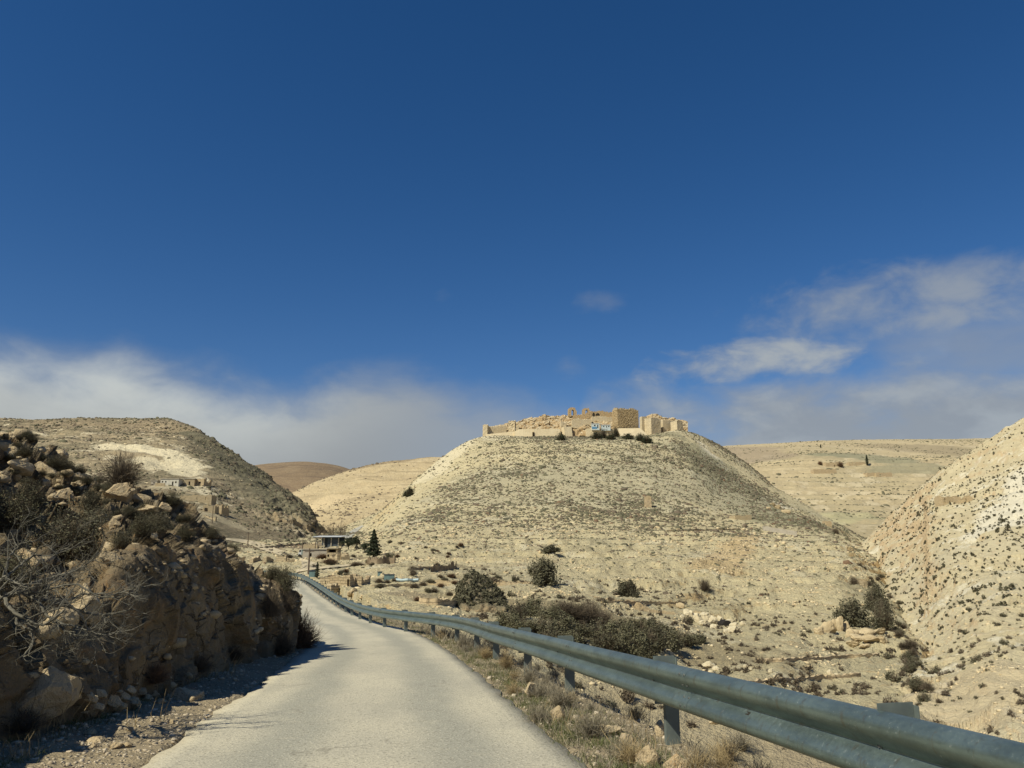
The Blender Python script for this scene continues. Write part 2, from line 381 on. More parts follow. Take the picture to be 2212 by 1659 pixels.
# ------------------------------------------------------------------ terrain sheets
SHEETS = {}
def make_sheet(name, G, mat, kindname, disp=None):
    """G: (nu, nv, 3) grid of points"""
    nu, nv = G.shape[:2]
    o = obj(kindname, G.reshape(-1, 3), gridfaces(nu, nv), mat, smooth_=True)
    tag(o, kind='structure')
    SHEETS[name] = G
    return o
def loft(st, us, nu, seg):
    """st: stations x lines x 3; returns a grid"""
    st = np.asarray(st, float); u = np.asarray(us, float)
    A = pchip(u, st, np.linspace(u[0], u[-1], nu))             # nu x K x 3
    K = st.shape[1]; q = np.concatenate([np.linspace(k, k + 1, seg[k], endpoint=False) for k in range(K - 1)] + [[K - 1]])
    B = pchip(np.arange(K), np.swapaxes(A, 0, 1), q)             # nv x nu x 3
    return np.swapaxes(B, 0, 1).copy()
def cols(table):
    us = []; st = []
    for px, row in table:
        us.append(px); st.append([P(px, a[0], a[1]) if a[0] > 500 else Zp(px, a[1], a[0]) for a in row])
    return st, us

# near ground around the road (radial rows, fine near the camera)
Yr = np.concatenate([np.linspace(-14, 1.5, 30, endpoint=False), np.geomspace(1.5, 130, 330)])
tx = np.linspace(-1.5, 1.5, 460)
XX = tx[None, :] * np.maximum(np.abs(Yr[:, None]), 8.0) * np.where(Yr[:, None] < 8, 1.0, 1.0); YY = np.repeat(Yr[:, None], len(tx), 1)
ZZ, SD = zground(XX, YY)
GN = np.stack([XX, YY, ZZ], -1)

# valley floor and castle hill
tb = [
 (200, [(-8, 40), (-4, 90), (-3, 120), (-1.5, 165), (1, 215), (5, 270), (10, 350), (14, 450), (16, 520), (16, 650), (0, 900)]),
 (480, [(-8, 40), (-4, 90), (-3, 120), (-1.5, 165), (1, 215), (5, 270), (10, 350), (14, 450), (16, 520), (16, 650), (0, 900)]),
 (600, [(-7, 45), (1272, 92), (1256, 118), (1229, 155), (1203, 210), (1182, 270), (1162, 350), (1152, 420), (1148, 500), (18, 650), (-5, 900)]),
 (700, [(-7, 45), (1288, 78), (1268, 98), (1238, 140), (1208, 200), (1184, 270), (1166, 340), (1156, 400), (1152, 480), (18, 650), (-5, 900)]),
 (780, [(-7, 42), (1306, 63), (1285, 84), (1248, 130), (1206, 195), (1177, 265), (1158, 340), (1147, 420), (1138, 500), (28, 650), (-5, 900)]),
 (850, [(-8, 40), (1328, 55), (1300, 76), (1254, 120), (1201, 190), (1161, 262), (1125, 340), (1097, 420), (1080, 510), (38, 650), (0, 900)]),
 (900, [(-8, 38), (1342, 53), (1308, 73), (1257, 118), (1200, 188), (1153, 262), (1105, 345), (1063, 430), (1037, 520), (48, 680), (0, 950)]),
 (960, [(-9, 37), (1352, 54), (1314, 72), (1260, 118), (1198, 188), (1149, 262), (1090, 350), (1030, 445), (988, 535), (64, 690), (0, 950)]),
 (1040, [(-10, 36), (1365, 56), (1320, 73), (1265, 118), (1197, 190), (1147, 265), (1074, 355), (990, 455), (947, 548), (84, 690), (10, 950)]),
 (1100, [(-10, 36), (1375, 58), (1325, 75), (1268, 120), (1197, 190), (1146, 268), (1064, 360), (975, 462), (944, 552), (88, 700), (15, 980)]),
 (1250, [(-11, 36), (1400, 62), (1338, 80), (1271, 123), (1196, 195), (1145, 272), (1055, 362), (965, 468), (945, 556), (90, 710), (20, 1000)]),
 (1400, [(-11, 37), (1425, 65), (1352, 90), (1276, 130), (1198, 200), (1147, 276), (1058, 365), (975, 465), (940, 556), (90, 710), (20, 1000)]),
 (1480, [(-12, 38), (1435, 66), (1356, 94), (1281, 132), (1200, 200), (1145, 280), (1065, 370), (986, 470), (935, 578), (80, 710), (15, 1000)]),
 (1560, [(-12, 38), (1448, 66), (1356, 100), (1283, 138), (1203, 205), (1148, 285), (1085, 375), (1020, 475), (970, 590), (65, 710), (10, 1000)]),
 (1650, [(-13, 38), (1472, 64), (1358, 104), (1288, 140), (1210, 205), (1150, 290), (1105, 370), (1066, 460), (1036, 570), (48, 690), (5, 950)]),
 (1740, [(-13, 38), (1492, 62), (1362, 106), (1294, 140), (1222, 200), (1165, 275), (1130, 350), (1112, 430), (1098, 515), (22, 680), (0, 900)]),
 (1830, [(-13, 36), (1515, 60), (1375, 103), (1305, 138), (1240, 185), (1192, 250), (1173, 320), (1160, 400), (1150, 480), (14, 680), (0, 900)]),
 (1900, [(-13, 36), (1530, 58), (1392, 98), (1325, 130), (1270, 165), (1230, 220), (1207, 290), (1190, 370), (1180, 450), (10, 680), (0, 900)]),
 (2000, [(-13, 36), (1550, 56), (1425, 88), (1370, 115), (1330, 145), (-8, 200), (-6, 260), (-4, 330), (0, 420), (0, 680), (0, 900)]),
 (2400, [(-14, 34), (-13, 50), (-13, 75), (-13, 100), (-13, 140), (-12, 200), (-10, 260), (-6, 330), (0, 420), (0, 680), (0, 900)]),
]
st, us = cols(tb)
GB = loft(st, us, 760, [16, 46, 60, 70, 60, 60, 55, 45, 25, 12])
p = GB.copy(); p[..., 2] *= 2.0
dist = GB[..., 1]
amp = smooth(30, 120, dist) * (1 - 0.3 * smooth(300, 560, dist))
GB[..., 2] += amp * (1.1 * fbm(p * 0.03, 5) + 0.5 * fbm(p * 0.16 + 3, 4)) * (0.35 + 0.65 * smooth(40, 110, dist))
# gullies and rock ribs on the right flank of the hill
fl = smooth(1.0, 1.6, 0 * dist + (GB[..., 0] / np.maximum(dist, 1) * 3.4)) * smooth(170, 300, dist) * (1 - smooth(520, 600, dist))
GB[..., 2] += fl * 2.2 * ridged(GB * np.array((0.03, 0.012, 0.02)) + 4, 4)
# terraces: stepped contour lines on the lower slope
zz = GB[..., 2] + 0.7 * fbm(GB * 0.02 + 8, 3)
stp = 1.7; fr = zz / stp; k = np.floor(fr); f = fr - k
ter = (k + smooth(0.62, 0.98, f)) * stp
tw = smooth(45, 70, dist) * (1 - smooth(225, 330, dist)) * np.clip(0.55 + 0.8 * fbm(GB * 0.022 + 40, 3), 0.05, 0.95)
tw *= smooth(0.02, -0.02, (0.02 - (GB[..., 0] / np.maximum(dist, 1) + 0.10)))     # right of the village
GB[..., 2] += 1.15 * tw * (ter - zz)
GB[..., 2] += smooth(40, 60, dist) * (1 - smooth(150, 330, dist)) * 0.22 * ridged(GB * 0.45, 4)
_gy = [40, 60, 85, 105, 135, 165, 220, 290, 370, 450, 600]; _gx = [2030, 1995, 1962, 1950, 1930, 1896, 1886, 1868, 1850, 1832, 1800]; _gd = [2, 2, 3, 4, 5, 5, 5, 5, 4, 3, 0]
pxB = GB[..., 0] / GB[..., 1] * FPX + 1106; gxB = np.interp(GB[..., 1], _gy, _gx) + 16 * fbm(np.stack([GB[..., 1] * .05 + 70, GB[..., 1] * .13, 0 * pxB], -1), 4)
GB[..., 2] -= (0.5 * smooth(-120, 45, pxB - gxB) + 0.5 * smooth(-16, 40, pxB - gxB)) * np.interp(GB[..., 1], _gy, _gd)
GB[..., 2] += smooth(-160, -20, pxB - gxB) * (1 - smooth(0, 60, pxB - gxB)) * smooth(50, 90, GB[..., 1]) * (0.55 * ridged(GB * np.array((.16, .05, .2)), 4) + .4 * facets(GB * .2))
sdB, zrB = road_sd(GB[..., 0], GB[..., 1])
lim = zrB - 0.6 - 0.5 * np.maximum(sdB - HW - 1.2, 0)
GB[..., 2] = np.where((sdB < HW + 4.5) & (dist < 125), np.minimum(GB[..., 2], lim), GB[..., 2])

# chalk hill on the right
tb = [
 (1740, [(-14, 55), (-15, 80), (-16, 110), (-14, 150), (-9, 220), (-3, 330), (0, 420), (0, 600)]),
 (1830, [(-13, 55), (-13, 75), (-12, 105), (-10, 142), (-4, 215), (2, 290), (1184, 350), (-2, 520)]),
 (1900, [(-12.5, 52), (1480, 72), (1372, 108), (1292, 150), (1222, 220), (1160, 280), (1121, 330), (5, 500)]),
 (2000, [(-12, 46), (1520, 58), (1400, 90), (1292, 130), (1185, 190), (1110, 245), (1050, 310), (14, 470)]),
 (2100, [(-12, 43), (1572, 52), (1400, 86), (1270, 128), (1140, 190), (1050, 240), (987, 295), (22, 440)]),
 (2212, [(-12, 41), (1612, 48), (1400, 84), (1250, 128), (1095, 185), (990, 230), (917, 275), (32, 420)]),
 (2400, [(-13, 37), (-12, 43), (1430, 78), (1250, 122), (1060, 175), (920, 215), (800, 258), (46, 400)]),
 (3000, [(-14, 30), (-12, 42), (-5, 72), (6, 118), (25, 168), (40, 205), (58, 245), (52, 380)]),
]
st, us = cols(tb)
GR = loft(st, us, 520, [20, 70, 70, 60, 45, 40, 25])
GR[..., 2] += 0.9 * fbm(GR * 0.04, 5) + 0.55 * ridged(GR * np.array((0.09, 0.05, 0.2)), 4) * smooth(70, 170, GR[..., 1]) + 0.16 * ridged(GR * 0.4, 4)

pxR = GR[..., 0] / GR[..., 1] * FPX + 1106; gxR = np.interp(GR[..., 1], _gy, _gx) + 20 * fbm(GR * .05 + 90, 3)
GR[..., 2] -= smooth(150, -10, pxR - gxR) * np.interp(GR[..., 1], _gy, _gd) * .8
GR[..., 2] += (1 - smooth(130, 240, GR[..., 1])) * (0.5 * ridged(GR * np.array((.12, .07, .1)), 4) + 0.35 * facets(GR * .22)) + 0.5 * smooth(90, 160, GR[..., 1]) * facets(GR * np.array((.09, .05, .12)))
# scrub covered hill on the left
tb = [
 (-500, [(0, 200), (1110, 280), (1035, 360), (985, 430), (950, 500), (925, 570), (900, 640), (120, 950)]),
 (60, [(0, 200), (1120, 280), (1040, 360), (992, 430), (955, 500), (927, 570), (908, 640), (115, 950)]),
 (200, [(0, 200), (1128, 275), (1045, 362), (1000, 420), (965, 480), (931, 560), (910, 640), (110, 950)]),
 (350, [(0, 210), (1120, 290), (1050, 372), (1005, 420), (970, 470), (935, 550), (911, 630), (105, 900)]),
 (400, [(0, 210), (1120, 295), (1055, 372), (1015, 415), (982, 460), (946, 530), (925, 600), (95, 850)]),
 (450, [(0, 220), (1124, 300), (1064, 372), (1030, 410), (1002, 450), (971, 510), (951, 570), (85, 800)]),
 (500, [(0, 230), (1136, 310), (1088, 372), (1053, 410), (1027, 445), (1001, 495), (985, 545), (75, 780)]),
 (550, [(0, 250), (1144, 325), (1108, 375), (1078, 410), (1054, 440), (1035, 480), (1019, 520), (60, 760)]),
 (600, [(0, 270), (1152, 340), (1125, 380), (1102, 410), (1083, 435), (1066, 465), (1054, 500), (45, 740)]),
 (640, [(0, 290), (1160, 355), (1138, 385), (1122, 410), (1109, 430), (1097, 455), (1089, 480), (30, 700)]),
 (670, [(0, 300), (1166, 370), (1153, 390), (1142, 410), (1133, 430), (1124, 450), (1116, 470), (15, 650)]),
 (690, [(-2, 300), (1174, 375), (1167, 395), (1162, 415), (1157, 435), (1152, 455), (1146, 475), (8, 630)]),
 (730, [(-8, 300), (1192, 380), (1190, 400), (1188, 420), (1186, 440), (1184, 460), (1182, 480), (0, 620)]),
]
st, us = cols(tb)
GL = loft(st, us, 620, [20, 60, 50, 50, 60, 50, 20])
GL[..., 2] += 1.5 * fbm(GL * 0.02, 5) + 0.9 * ridged(GL * np.array((0.05, 0.05, 0.14)), 4) * smooth(340, 420, GL[..., 1]) * (1 - smooth(560, 640, GL[..., 1]))
GL[..., 2] += 1.3 * ridged(np.stack([GL[..., 0] * .03 + GL[..., 2] * .05, GL[..., 1] * .02, GL[..., 2] * .09], -1), 4) * smooth(400, 450, GL[..., 1]) * (1 - smooth(570, 640, GL[..., 1]))
# crags at the right end of this hill
cr = smooth(-0.34, -0.27, GL[..., 0] / GL[..., 1]) * smooth(330, 380, GL[..., 1]) * (1 - smooth(430, 500, GL[..., 1]))
f1, f2, idv = cellnoise(GL * 0.11)
GL[..., 2] += cr * (4.0 * (idv - 0.5) + 2.0 * ridged(GL * 0.08, 4))

# far hills
tb = [
 (540, [(0, 500), (1180, 620), (1155, 760), (1130, 880), (1108, 960), (60, 1300)]),
 (630, [(0, 500), (1168, 620), (1138, 760), (1102, 880), (1068, 1000), (75, 1300)]),
 (700, [(0, 500), (1162, 620), (1128, 760), (1082, 900), (1037, 1050), (90, 1400)]),
 (780, [(0, 500), (1160, 620), (1118, 780), (1062, 930), (1012, 1100), (110, 1500)]),
 (850, [(0, 500), (1158, 620), (1112, 800), (1047, 960), (998, 1130), (120, 1500)]),
 (950, [(0, 500), (1158, 620), (1108, 800), (1040, 970), (991, 1150), (125, 1500)]),
 (1100, [(0, 500), (1158, 620), (1108, 800), (1040, 970), (994, 1150), (120, 1500)]),
 (1300, [(0, 500), (1165, 620), (1120, 800), (1060, 970), (1010, 1150), (100, 1500)]),
]
st, us = cols(tb); GF = loft(st, us, 330, [10, 40, 50, 50, 14])
GF[..., 2] += 2.2 * fbm(GF * 0.009, 5) + 0.8 * ridged(GF * 0.03, 4)
tb = []
for px, cy in ((420, 1060), (500, 1032), (545, 1008), (600, 1001), (650, 999), (700, 1004), (760, 1018), (830, 1040), (900, 1062), (1000, 1085)):
    tb.append((px, [(0, 1050), (1140, 1200), ((1140 + cy) / 2 + 8, 1380), (cy + 12, 1500), (cy, 1640), (60, 2100)]))
st, us = cols(tb); GG = loft(st, us, 300, [8, 30, 40, 40, 12])
GG[..., 2] += 2.5 * fbm(GG * 0.007, 5)
tb = []
for px, cy, m in ((1420, 975, 1020), (1500, 974, 1015), (1560, 973, 1010), (1640, 970, 1000), (1720, 967, 990), (1800, 963, 986), (1900, 961, 984), (2000, 960, 985), (2130, 958, 990), (2260, 955, 990), (2500, 950, 985)):
    tb.append((px, [(-2, 460), (1140, 580), (1100, 700), (1055, 830), (1022, 930), (m + 8, 1050), (m - 6, 1200), (cy, 1700), (150, 2400)]))
st, us = cols(tb); GP = loft(st, us, 460, [8, 40, 45, 40, 35, 35, 35, 10])
GP[..., 2] += 2.0 * fbm(GP * 0.008, 5) * (1 - 0.6 * smooth(1300, 1700, GP[..., 1])) + 0.9 * ridged(GP * np.array((0.02, 0.02, 0.06)), 4)
zz = GP[..., 2] + 1.5 * fbm(GP * 0.01 + 8, 3); stp = 7.0; fr = zz / stp; k = np.floor(fr); f = fr - k
GP[..., 2] += 0.6 * ((k + smooth(0.6, 0.95, f)) * stp - zz) * (1 - smooth(900, 1300, GP[..., 1]))

# rocky bank beside the road
def gz(x, y): return float(zground(np.array([x]), np.array([y]))[0][0])
def A(x, y, z): return np.array((x, y, z), float)
bank = [
 [A(-4.4, -8, .2), A(-4.9, -8, 1.6), A(-5.7, -8, 2.8), A(-8.5, -8, 4.2), A(-13, -8, 6), A(-22, -8, 6)],
 [A(-4.5, 2, -.3), A(-4.75, 2, 1.3), A(-5.3, 2, 2.3), A(-8.5, 3, 3.4), A(-13, 4.5, 5.3), A(-22, 5, 5)],
 [A(-4.9, 6.3, -.6), A(-5.1, 6.5, .9), A(-5.7, 7.2, 1.75), A(-8.4, 10, 2.8), A(-12.5, 15, 4.3), A(-20, 19, 4)],
 [P(140, 1530, 9.0), P(150, 1420, 9.6), P(165, 1300, 10.5), P(140, 1160, 13.4), P(45, 925, 20), P(10, 960, 29)],
 [P(280, 1492, 10.6), P(285, 1390, 11.0), P(262, 1175, 12.1), P(232, 1092, 15), P(160, 1005, 20), P(140, 1050, 28)],
 [P(400, 1452, 13.2), P(402, 1350, 13.6), P(372, 1142, 14.8), P(345, 1102, 17), P(290, 1052, 20.5), P(280, 1090, 27)],
 [P(500, 1420, 16.4), P(502, 1330, 16.8), P(472, 1172, 18), P(445, 1150, 19), P(412, 1114, 21), P(395, 1160, 27)],
 [P(580, 1402, 19.2), P(580, 1320, 19.6), P(560, 1232, 20.6), P(538, 1214, 21.6), P(515, 1200, 22.8), P(500, 1245, 27)],
 [P(632, 1394, 20.8), P(634, 1330, 21.2), P(628, 1276, 21.9), P(612, 1262, 22.4), P(596, 1256, 23.2), P(580, 1295, 27)],
 [P(636, 1386, 22.0), P(636, 1335, 22.4), P(626, 1286, 23), P(612, 1270, 23.6), P(600, 1268, 24.5), P(585, 1305, 27)],
 [A(-8.2, 26.5, -1.9), A(-8.4, 26, -1.0), A(-8.6, 25.6, -.5), A(-8.9, 25.4, -.2), A(-9.2, 25.4, -.1), A(-9.8, 26, -1.6)],
]
for s_ in bank: s_[0][2] = gz(s_[0][0], s_[0][1]) - 0.25
us = [0, 1, 1.7, 2.4, 3.2, 4.2, 5.2, 6.1, 6.8, 7.2, 7.7]
GK = loft(bank, us, 560, [44, 90, 70, 70, 22])
def gnormal(G):
    du = np.gradient(G, axis=0); dv = np.gradient(G, axis=1); n = np.cross(du, dv); n /= np.linalg.norm(n, axis=-1)[..., None] + 1e-9
    return n
NK = gnormal(GK); NK *= np.sign(NK[:, 60:61, 2:3].mean() or 1) if False else 1
if NK[200, 150, 2] < 0: NK = -NK
q = GK * np.array((1, 1, 1.0))
v = np.linspace(0, 1, GK.shape[1])[None, :]
face = 1 - smooth(0.36, 0.5, v)                     # the cut face; above it the stony slope
wq = q + 0.16 * np.stack([fbm(q * 1.3, 3), fbm(q * 1.3 + 31, 3), fbm(q * 1.3 + 57, 3)], -1)
fa = facets(wq * np.array((0.7, 0.7, 0.55))); fb = facets(wq * np.array((1.9, 1.9, 1.6)) + 5); fc = facets(wq * np.array((4.6, 4.6, 3.6)) + 11)
dsp = 0.16 * fbm(q * 0.5, 4) + face * (0.24 * fa + 0.085 * fb + 0.04 * fc + 0.09 * ridged(q * np.array((1.1, 1.1, 0.3)), 3) - 0.12) \
      + (1 - face) * (0.38 * fa + 0.24 * fb + 0.10 * fc + 0.04 * fbm(q * 3.3, 4) - 0.34)
fade = smooth(0, 0.06, v)
GK = GK + NK * (dsp * fade)[..., None]

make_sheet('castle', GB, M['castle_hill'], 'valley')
make_sheet('right', GR, M['right_hill'], 'hill')
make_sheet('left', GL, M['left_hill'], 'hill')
make_sheet('far', GF, M['far_hill'], 'hill')
make_sheet('ridge', GG, M['far_dark'], 'hill')
make_sheet('plateau', GP, M['plateau'], 'plateau')

# ground sheet to the horizon
def big_ground():
    r = np.concatenate([[0.0], np.geomspace(30, 9000, 40)]); a = np.linspace(0, 2 * math.pi, 97)
    X = r[:, None] * np.cos(a); Y = r[:, None] * np.sin(a)
    Z = -18 + 0 * X + smooth(2500, 9000, r)[:, None] * 30
    return np.stack([X, Y, Z], -1)
o = obj('ground', (G0 := big_ground()).reshape(-1, 3), gridfaces(*G0.shape[:2]), M['plateau'], smooth_=True); tag(o, kind='structure')

# --- near ground, road, bank materials
def ground_mat():
    t = NT('verge_dirt')
    n1 = t.noise(0.8, 5, 0.6); n2 = t.noise(6, 5, 0.7); n3 = t.noise(45, 4, 0.7)
    c = t.mix(t.ramp(n1, 0.35, 0.65), (0.38, 0.305, 0.195), (0.28, 0.225, 0.145))
    c = t.mix(t.math('MULTIPLY', t.ramp(n2, 0.55, 0.7), 0.6), c, (0.24, 0.19, 0.12))
    v = t.voro(14); vc = t.voro(14, out='Color')
    c = t.mix(t.math('MULTIPLY', t.ramp(v, 0.33, 0.2), t.ramp(n2, 0.42, 0.62)), c, (0.55, 0.48, 0.36))
    c = t.mix(t.math('MULTIPLY', t.ramp(n3, 0.52, 0.68), 0.7), c, (0.20, 0.16, 0.11))
    c = t.mix(t.math('MULTIPLY', t.ramp(n3, 0.42, 0.3), 0.6), c, (0.62, 0.55, 0.42))
    h = t.math('ADD', n2, t.math('ADD', t.math('MULTIPLY', t.ramp(v, 0.4, 0.1), 0.5), t.math('MULTIPLY', n3, 0.4)))
    return t.fin(c, t.bump(h, 1.0, 0.06), 0.97)
M['verge'] = ground_mat()
def bank_mat():
    t = NT('cut_rock')
    n1 = t.noise(0.6, 5, 0.6, dist=0.5); n2 = t.noise(2.6, 6, 0.7, dist=0.3); n3 = t.noise(14, 5, 0.7)
    lay = t.noise(1.0, 5, 0.6, vec=t.mapping((0.5, 0.5, 2.2)))
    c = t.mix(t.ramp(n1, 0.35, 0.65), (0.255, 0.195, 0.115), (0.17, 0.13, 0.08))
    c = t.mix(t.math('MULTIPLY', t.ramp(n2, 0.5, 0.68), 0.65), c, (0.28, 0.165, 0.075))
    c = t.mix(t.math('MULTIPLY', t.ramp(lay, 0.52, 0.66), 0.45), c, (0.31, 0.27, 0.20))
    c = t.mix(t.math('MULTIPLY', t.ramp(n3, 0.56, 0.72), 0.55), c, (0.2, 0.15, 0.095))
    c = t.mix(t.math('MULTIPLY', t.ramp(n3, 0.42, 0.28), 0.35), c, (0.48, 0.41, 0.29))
    def cracks(sc, seed):
        ck = t.n('ShaderNodeTexVoronoi', feature='DISTANCE_TO_EDGE'); ck.inputs['Scale'].default_value = 1.0; wv = t.n('ShaderNodeVectorMath', operation='ADD'); t.l(t.mapping((sc, sc, sc * 1.9), (seed, 0, 0)), wv.inputs[0])
        nz = t.n('ShaderNodeTexNoise'); nz.inputs['Scale'].default_value = 1.8; nz.inputs['Detail'].default_value = 5; t.l(t.tc.outputs['Object'], nz.inputs['Vector']); t.l(nz.outputs['Color'], wv.inputs[1]); t.l(wv.outputs[0], ck.inputs['Vector']); return ck.outputs['Distance']
    k1 = t.ramp(t.math('ADD', cracks(0.7, 0.0), t.ramp(n1, .42, .62, 0.0, .06)), 0.0, 0.035); k2 = t.ramp(t.math('ADD', cracks(2.4, 4.0), t.ramp(n2, .4, .6, 0.0, .06)), 0.0, 0.04)
    ck = t.math('MULTIPLY', k1, t.math('ADD', t.math('MULTIPLY', k2, .5), .5))
    c = t.mix(t.math('ADD', t.math('MULTIPLY', ck, .7), .3), (0.12, 0.09, 0.06), c)
    h = t.math('ADD', t.math('MULTIPLY', n2, 0.8), t.math('ADD', t.math('MULTIPLY', n3, 0.5), t.math('ADD', t.math('MULTIPLY', lay, 0.5), t.math('MULTIPLY', ck, 0.6))))
    return t.fin(c, t.bump(h, 1.0, 0.13), 0.97)
M['bank'] = bank_mat()
o = make_sheet('near', GN, M['verge'], 'roadside')
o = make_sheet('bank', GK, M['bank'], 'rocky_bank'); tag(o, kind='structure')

def road_mat():
    t = NT('old_asphalt')
    uv = t.n('ShaderNodeUVMap'); sep = t.n('ShaderNodeSeparateXYZ'); t.l(uv.outputs[0], sep.inputs[0])
    u = t.math('ADD', sep.outputs[0], t.math('MULTIPLY', t.math('SUBTRACT', t.noise(0.35, 3, 0.5), 0.5), 0.25))
    n1 = t.noise(0.5, 5, 0.6); n2 = t.noise(3.0, 5, 0.65); n3 = t.noise(26, 5, 0.85); v = t.voro(24)
    c = t.mix(t.ramp(n1, 0.35, 0.65), (0.55, 0.50, 0.375), (0.475, 0.435, 0.335))
    tr = t.math('MAXIMUM', t.ramp(t.math('ABSOLUTE', t.math('SUBTRACT', u, 0.28)), 0.16, 0.02), t.ramp(t.math('ABSOLUTE', t.math('SUBTRACT', u, 0.72)), 0.16, 0.02))
    c = t.mix(t.math('MULTIPLY', tr, 0.9), c, (0.35, 0.335, 0.27))
    c = t.mix(t.math('MULTIPLY', t.ramp(n2, 0.55, 0.7), 0.4), c, (0.55, 0.495, 0.365))
    c = t.mix(t.math('MULTIPLY', t.ramp(n3, 0.51, 0.62), 0.75), c, (0.17, 0.155, 0.12))
    c = t.mix(t.math('MULTIPLY', t.ramp(v, 0.3, 0.12), 0.65), c, (0.66, 0.61, 0.48))
    ck = t.n('ShaderNodeTexVoronoi', feature='DISTANCE_TO_EDGE'); ck.inputs['Scale'].default_value = 0.55; wv = t.n('ShaderNodeVectorMath', operation='ADD'); t.l(t.tc.outputs['Object'], wv.inputs[0]); nz = t.n('ShaderNodeTexNoise'); nz.inputs['Scale'].default_value = 1.6; nz.inputs['Detail'].default_value = 5; t.l(t.tc.outputs['Object'], nz.inputs['Vector']); t.l(nz.outputs['Color'], wv.inputs[1]); t.l(wv.outputs[0], ck.inputs['Vector'])
    c = t.mix(t.math('MULTIPLY', t.ramp(ck.outputs['Distance'], 0.012, 0.004), t.ramp(n1, 0.5, 0.62, 0.0, 0.5)), c, (0.2, 0.18, 0.14))
    c = t.mix(t.math('MULTIPLY', t.ramp(t.noise(1.1, 4, 0.6, vec=t.mapping((1, .25, 1))), 0.52, 0.66), 0.35), c, (0.38, 0.355, 0.28))
    ed = t.ramp(t.math('ADD', t.math('ABSOLUTE', t.math('SUBTRACT', sep.outputs[0], 0.5)), t.math('MULTIPLY', t.math('SUBTRACT', n2, 0.5), 0.06)), 0.465, 0.497)
    c = t.mix(t.math('MULTIPLY', ed, 0.35), c, (0.42, 0.36, 0.245))
    return t.fin(c, t.bump(t.math('ADD', n3, t.math('MULTIPLY', t.ramp(v, 0.4, 0.1), 0.6)), 0.6, 0.012), 0.9)
M['road'] = road_mat()
CR = resample(CL, 0.25)
_u = np.arange(len(CR)); CR = pchip(_u, CR, np.linspace(0, len(CR) - 1, 2 * len(CR) - 1)); CR[:, 2] = zroad(CR[:, 1])
TT = np.gradient(CR, axis=0); TT[:, 2] = 0; TT /= np.linalg.norm(TT, axis=1)[:, None]
LL = np.stack([-TT[:, 1], TT[:, 0], 0 * TT[:, 0]], -1)
for _ in range(30): LL[1:-1] = (LL[:-2] + 2 * LL[1:-1] + LL[2:]) / 4
ac = np.concatenate([[-1.012], np.linspace(-1, 1, 15), [1.012]])
jl = 0.09 * fbm(CR * 2.6, 4) + 0.07 * fbm(CR * 0.6, 2); jr = 0.07 * fbm(CR * 2.6 + 50, 4) + 0.03 * fbm(CR * 0.5 + 9, 2)
off = ac[None, :] * HW + np.where(ac[None, :] <= -.99, jl[:, None], 0) + np.where(ac[None, :] >= .99, jr[:, None], 0)
RG = CR[:, None] - LL[:, None] * off[..., None]                     # ac=-1 is the left edge
RG[..., 2] += 0.008 + 0.03 * (1 - np.minimum(1, ac[None, :] ** 2)) + 0.004 * fbm(RG * 1.2, 2)
RG[:, 0, 2] -= 0.12; RG[:, -1, 2] -= 0.12
o = obj('road', RG.reshape(-1, 3), gridfaces(*RG.shape[:2]), M['road']); tag(o, kind='structure')
uvl = o.data.uv_layers.new(name='UVMap')
uu = np.repeat(((ac + 1) / 2)[None, :], len(CR), 0).ravel(); vv = np.repeat((np.arange(len(CR)) * 0.125)[:, None], len(ac), 1).ravel()
li = np.empty(len(o.data.loops), np.int32); o.data.loops.foreach_get('vertex_index', li)
uvl.data.foreach_set('uv', np.stack([uu[li], vv[li]], -1).astype(np.float32).ravel())

# ------------------------------------------------------------------ ray casting on the terrain
_bv = {}
for k_, G_ in SHEETS.items():
    _bv[k_] = BVHTree.FromPolygons([tuple(x) for x in G_.reshape(-1, 3).tolist()], gridfaces(*G_.shape[:2]).tolist())
CAMP = Vector((0, 0, CAMZ))
def hit(px, py, only=None):
    d = Vector(ray(px, py)).normalized(); best = None
    for k_, b in _bv.items():
        if only and k_ not in only: continue
        h = b.ray_cast(CAMP, d)
        if h[0] is not None and (best is None or h[3] < best[3]): best = (h[0], h[1], k_, h[3])
    return best
def drop(x, y, only=None):
    best = None
    for k_, b in _bv.items():
        if only and k_ not in only: continue
        h = b.ray_cast(Vector((x, y, 400)), Vector((0, 0, -1)))
        if h[0] is not None and (best is None or h[0].z > best[0].z): best = (h[0], h[1], k_)
    return best
def pxm(Y): return Y / FPX            # metres per picture unit at that distance
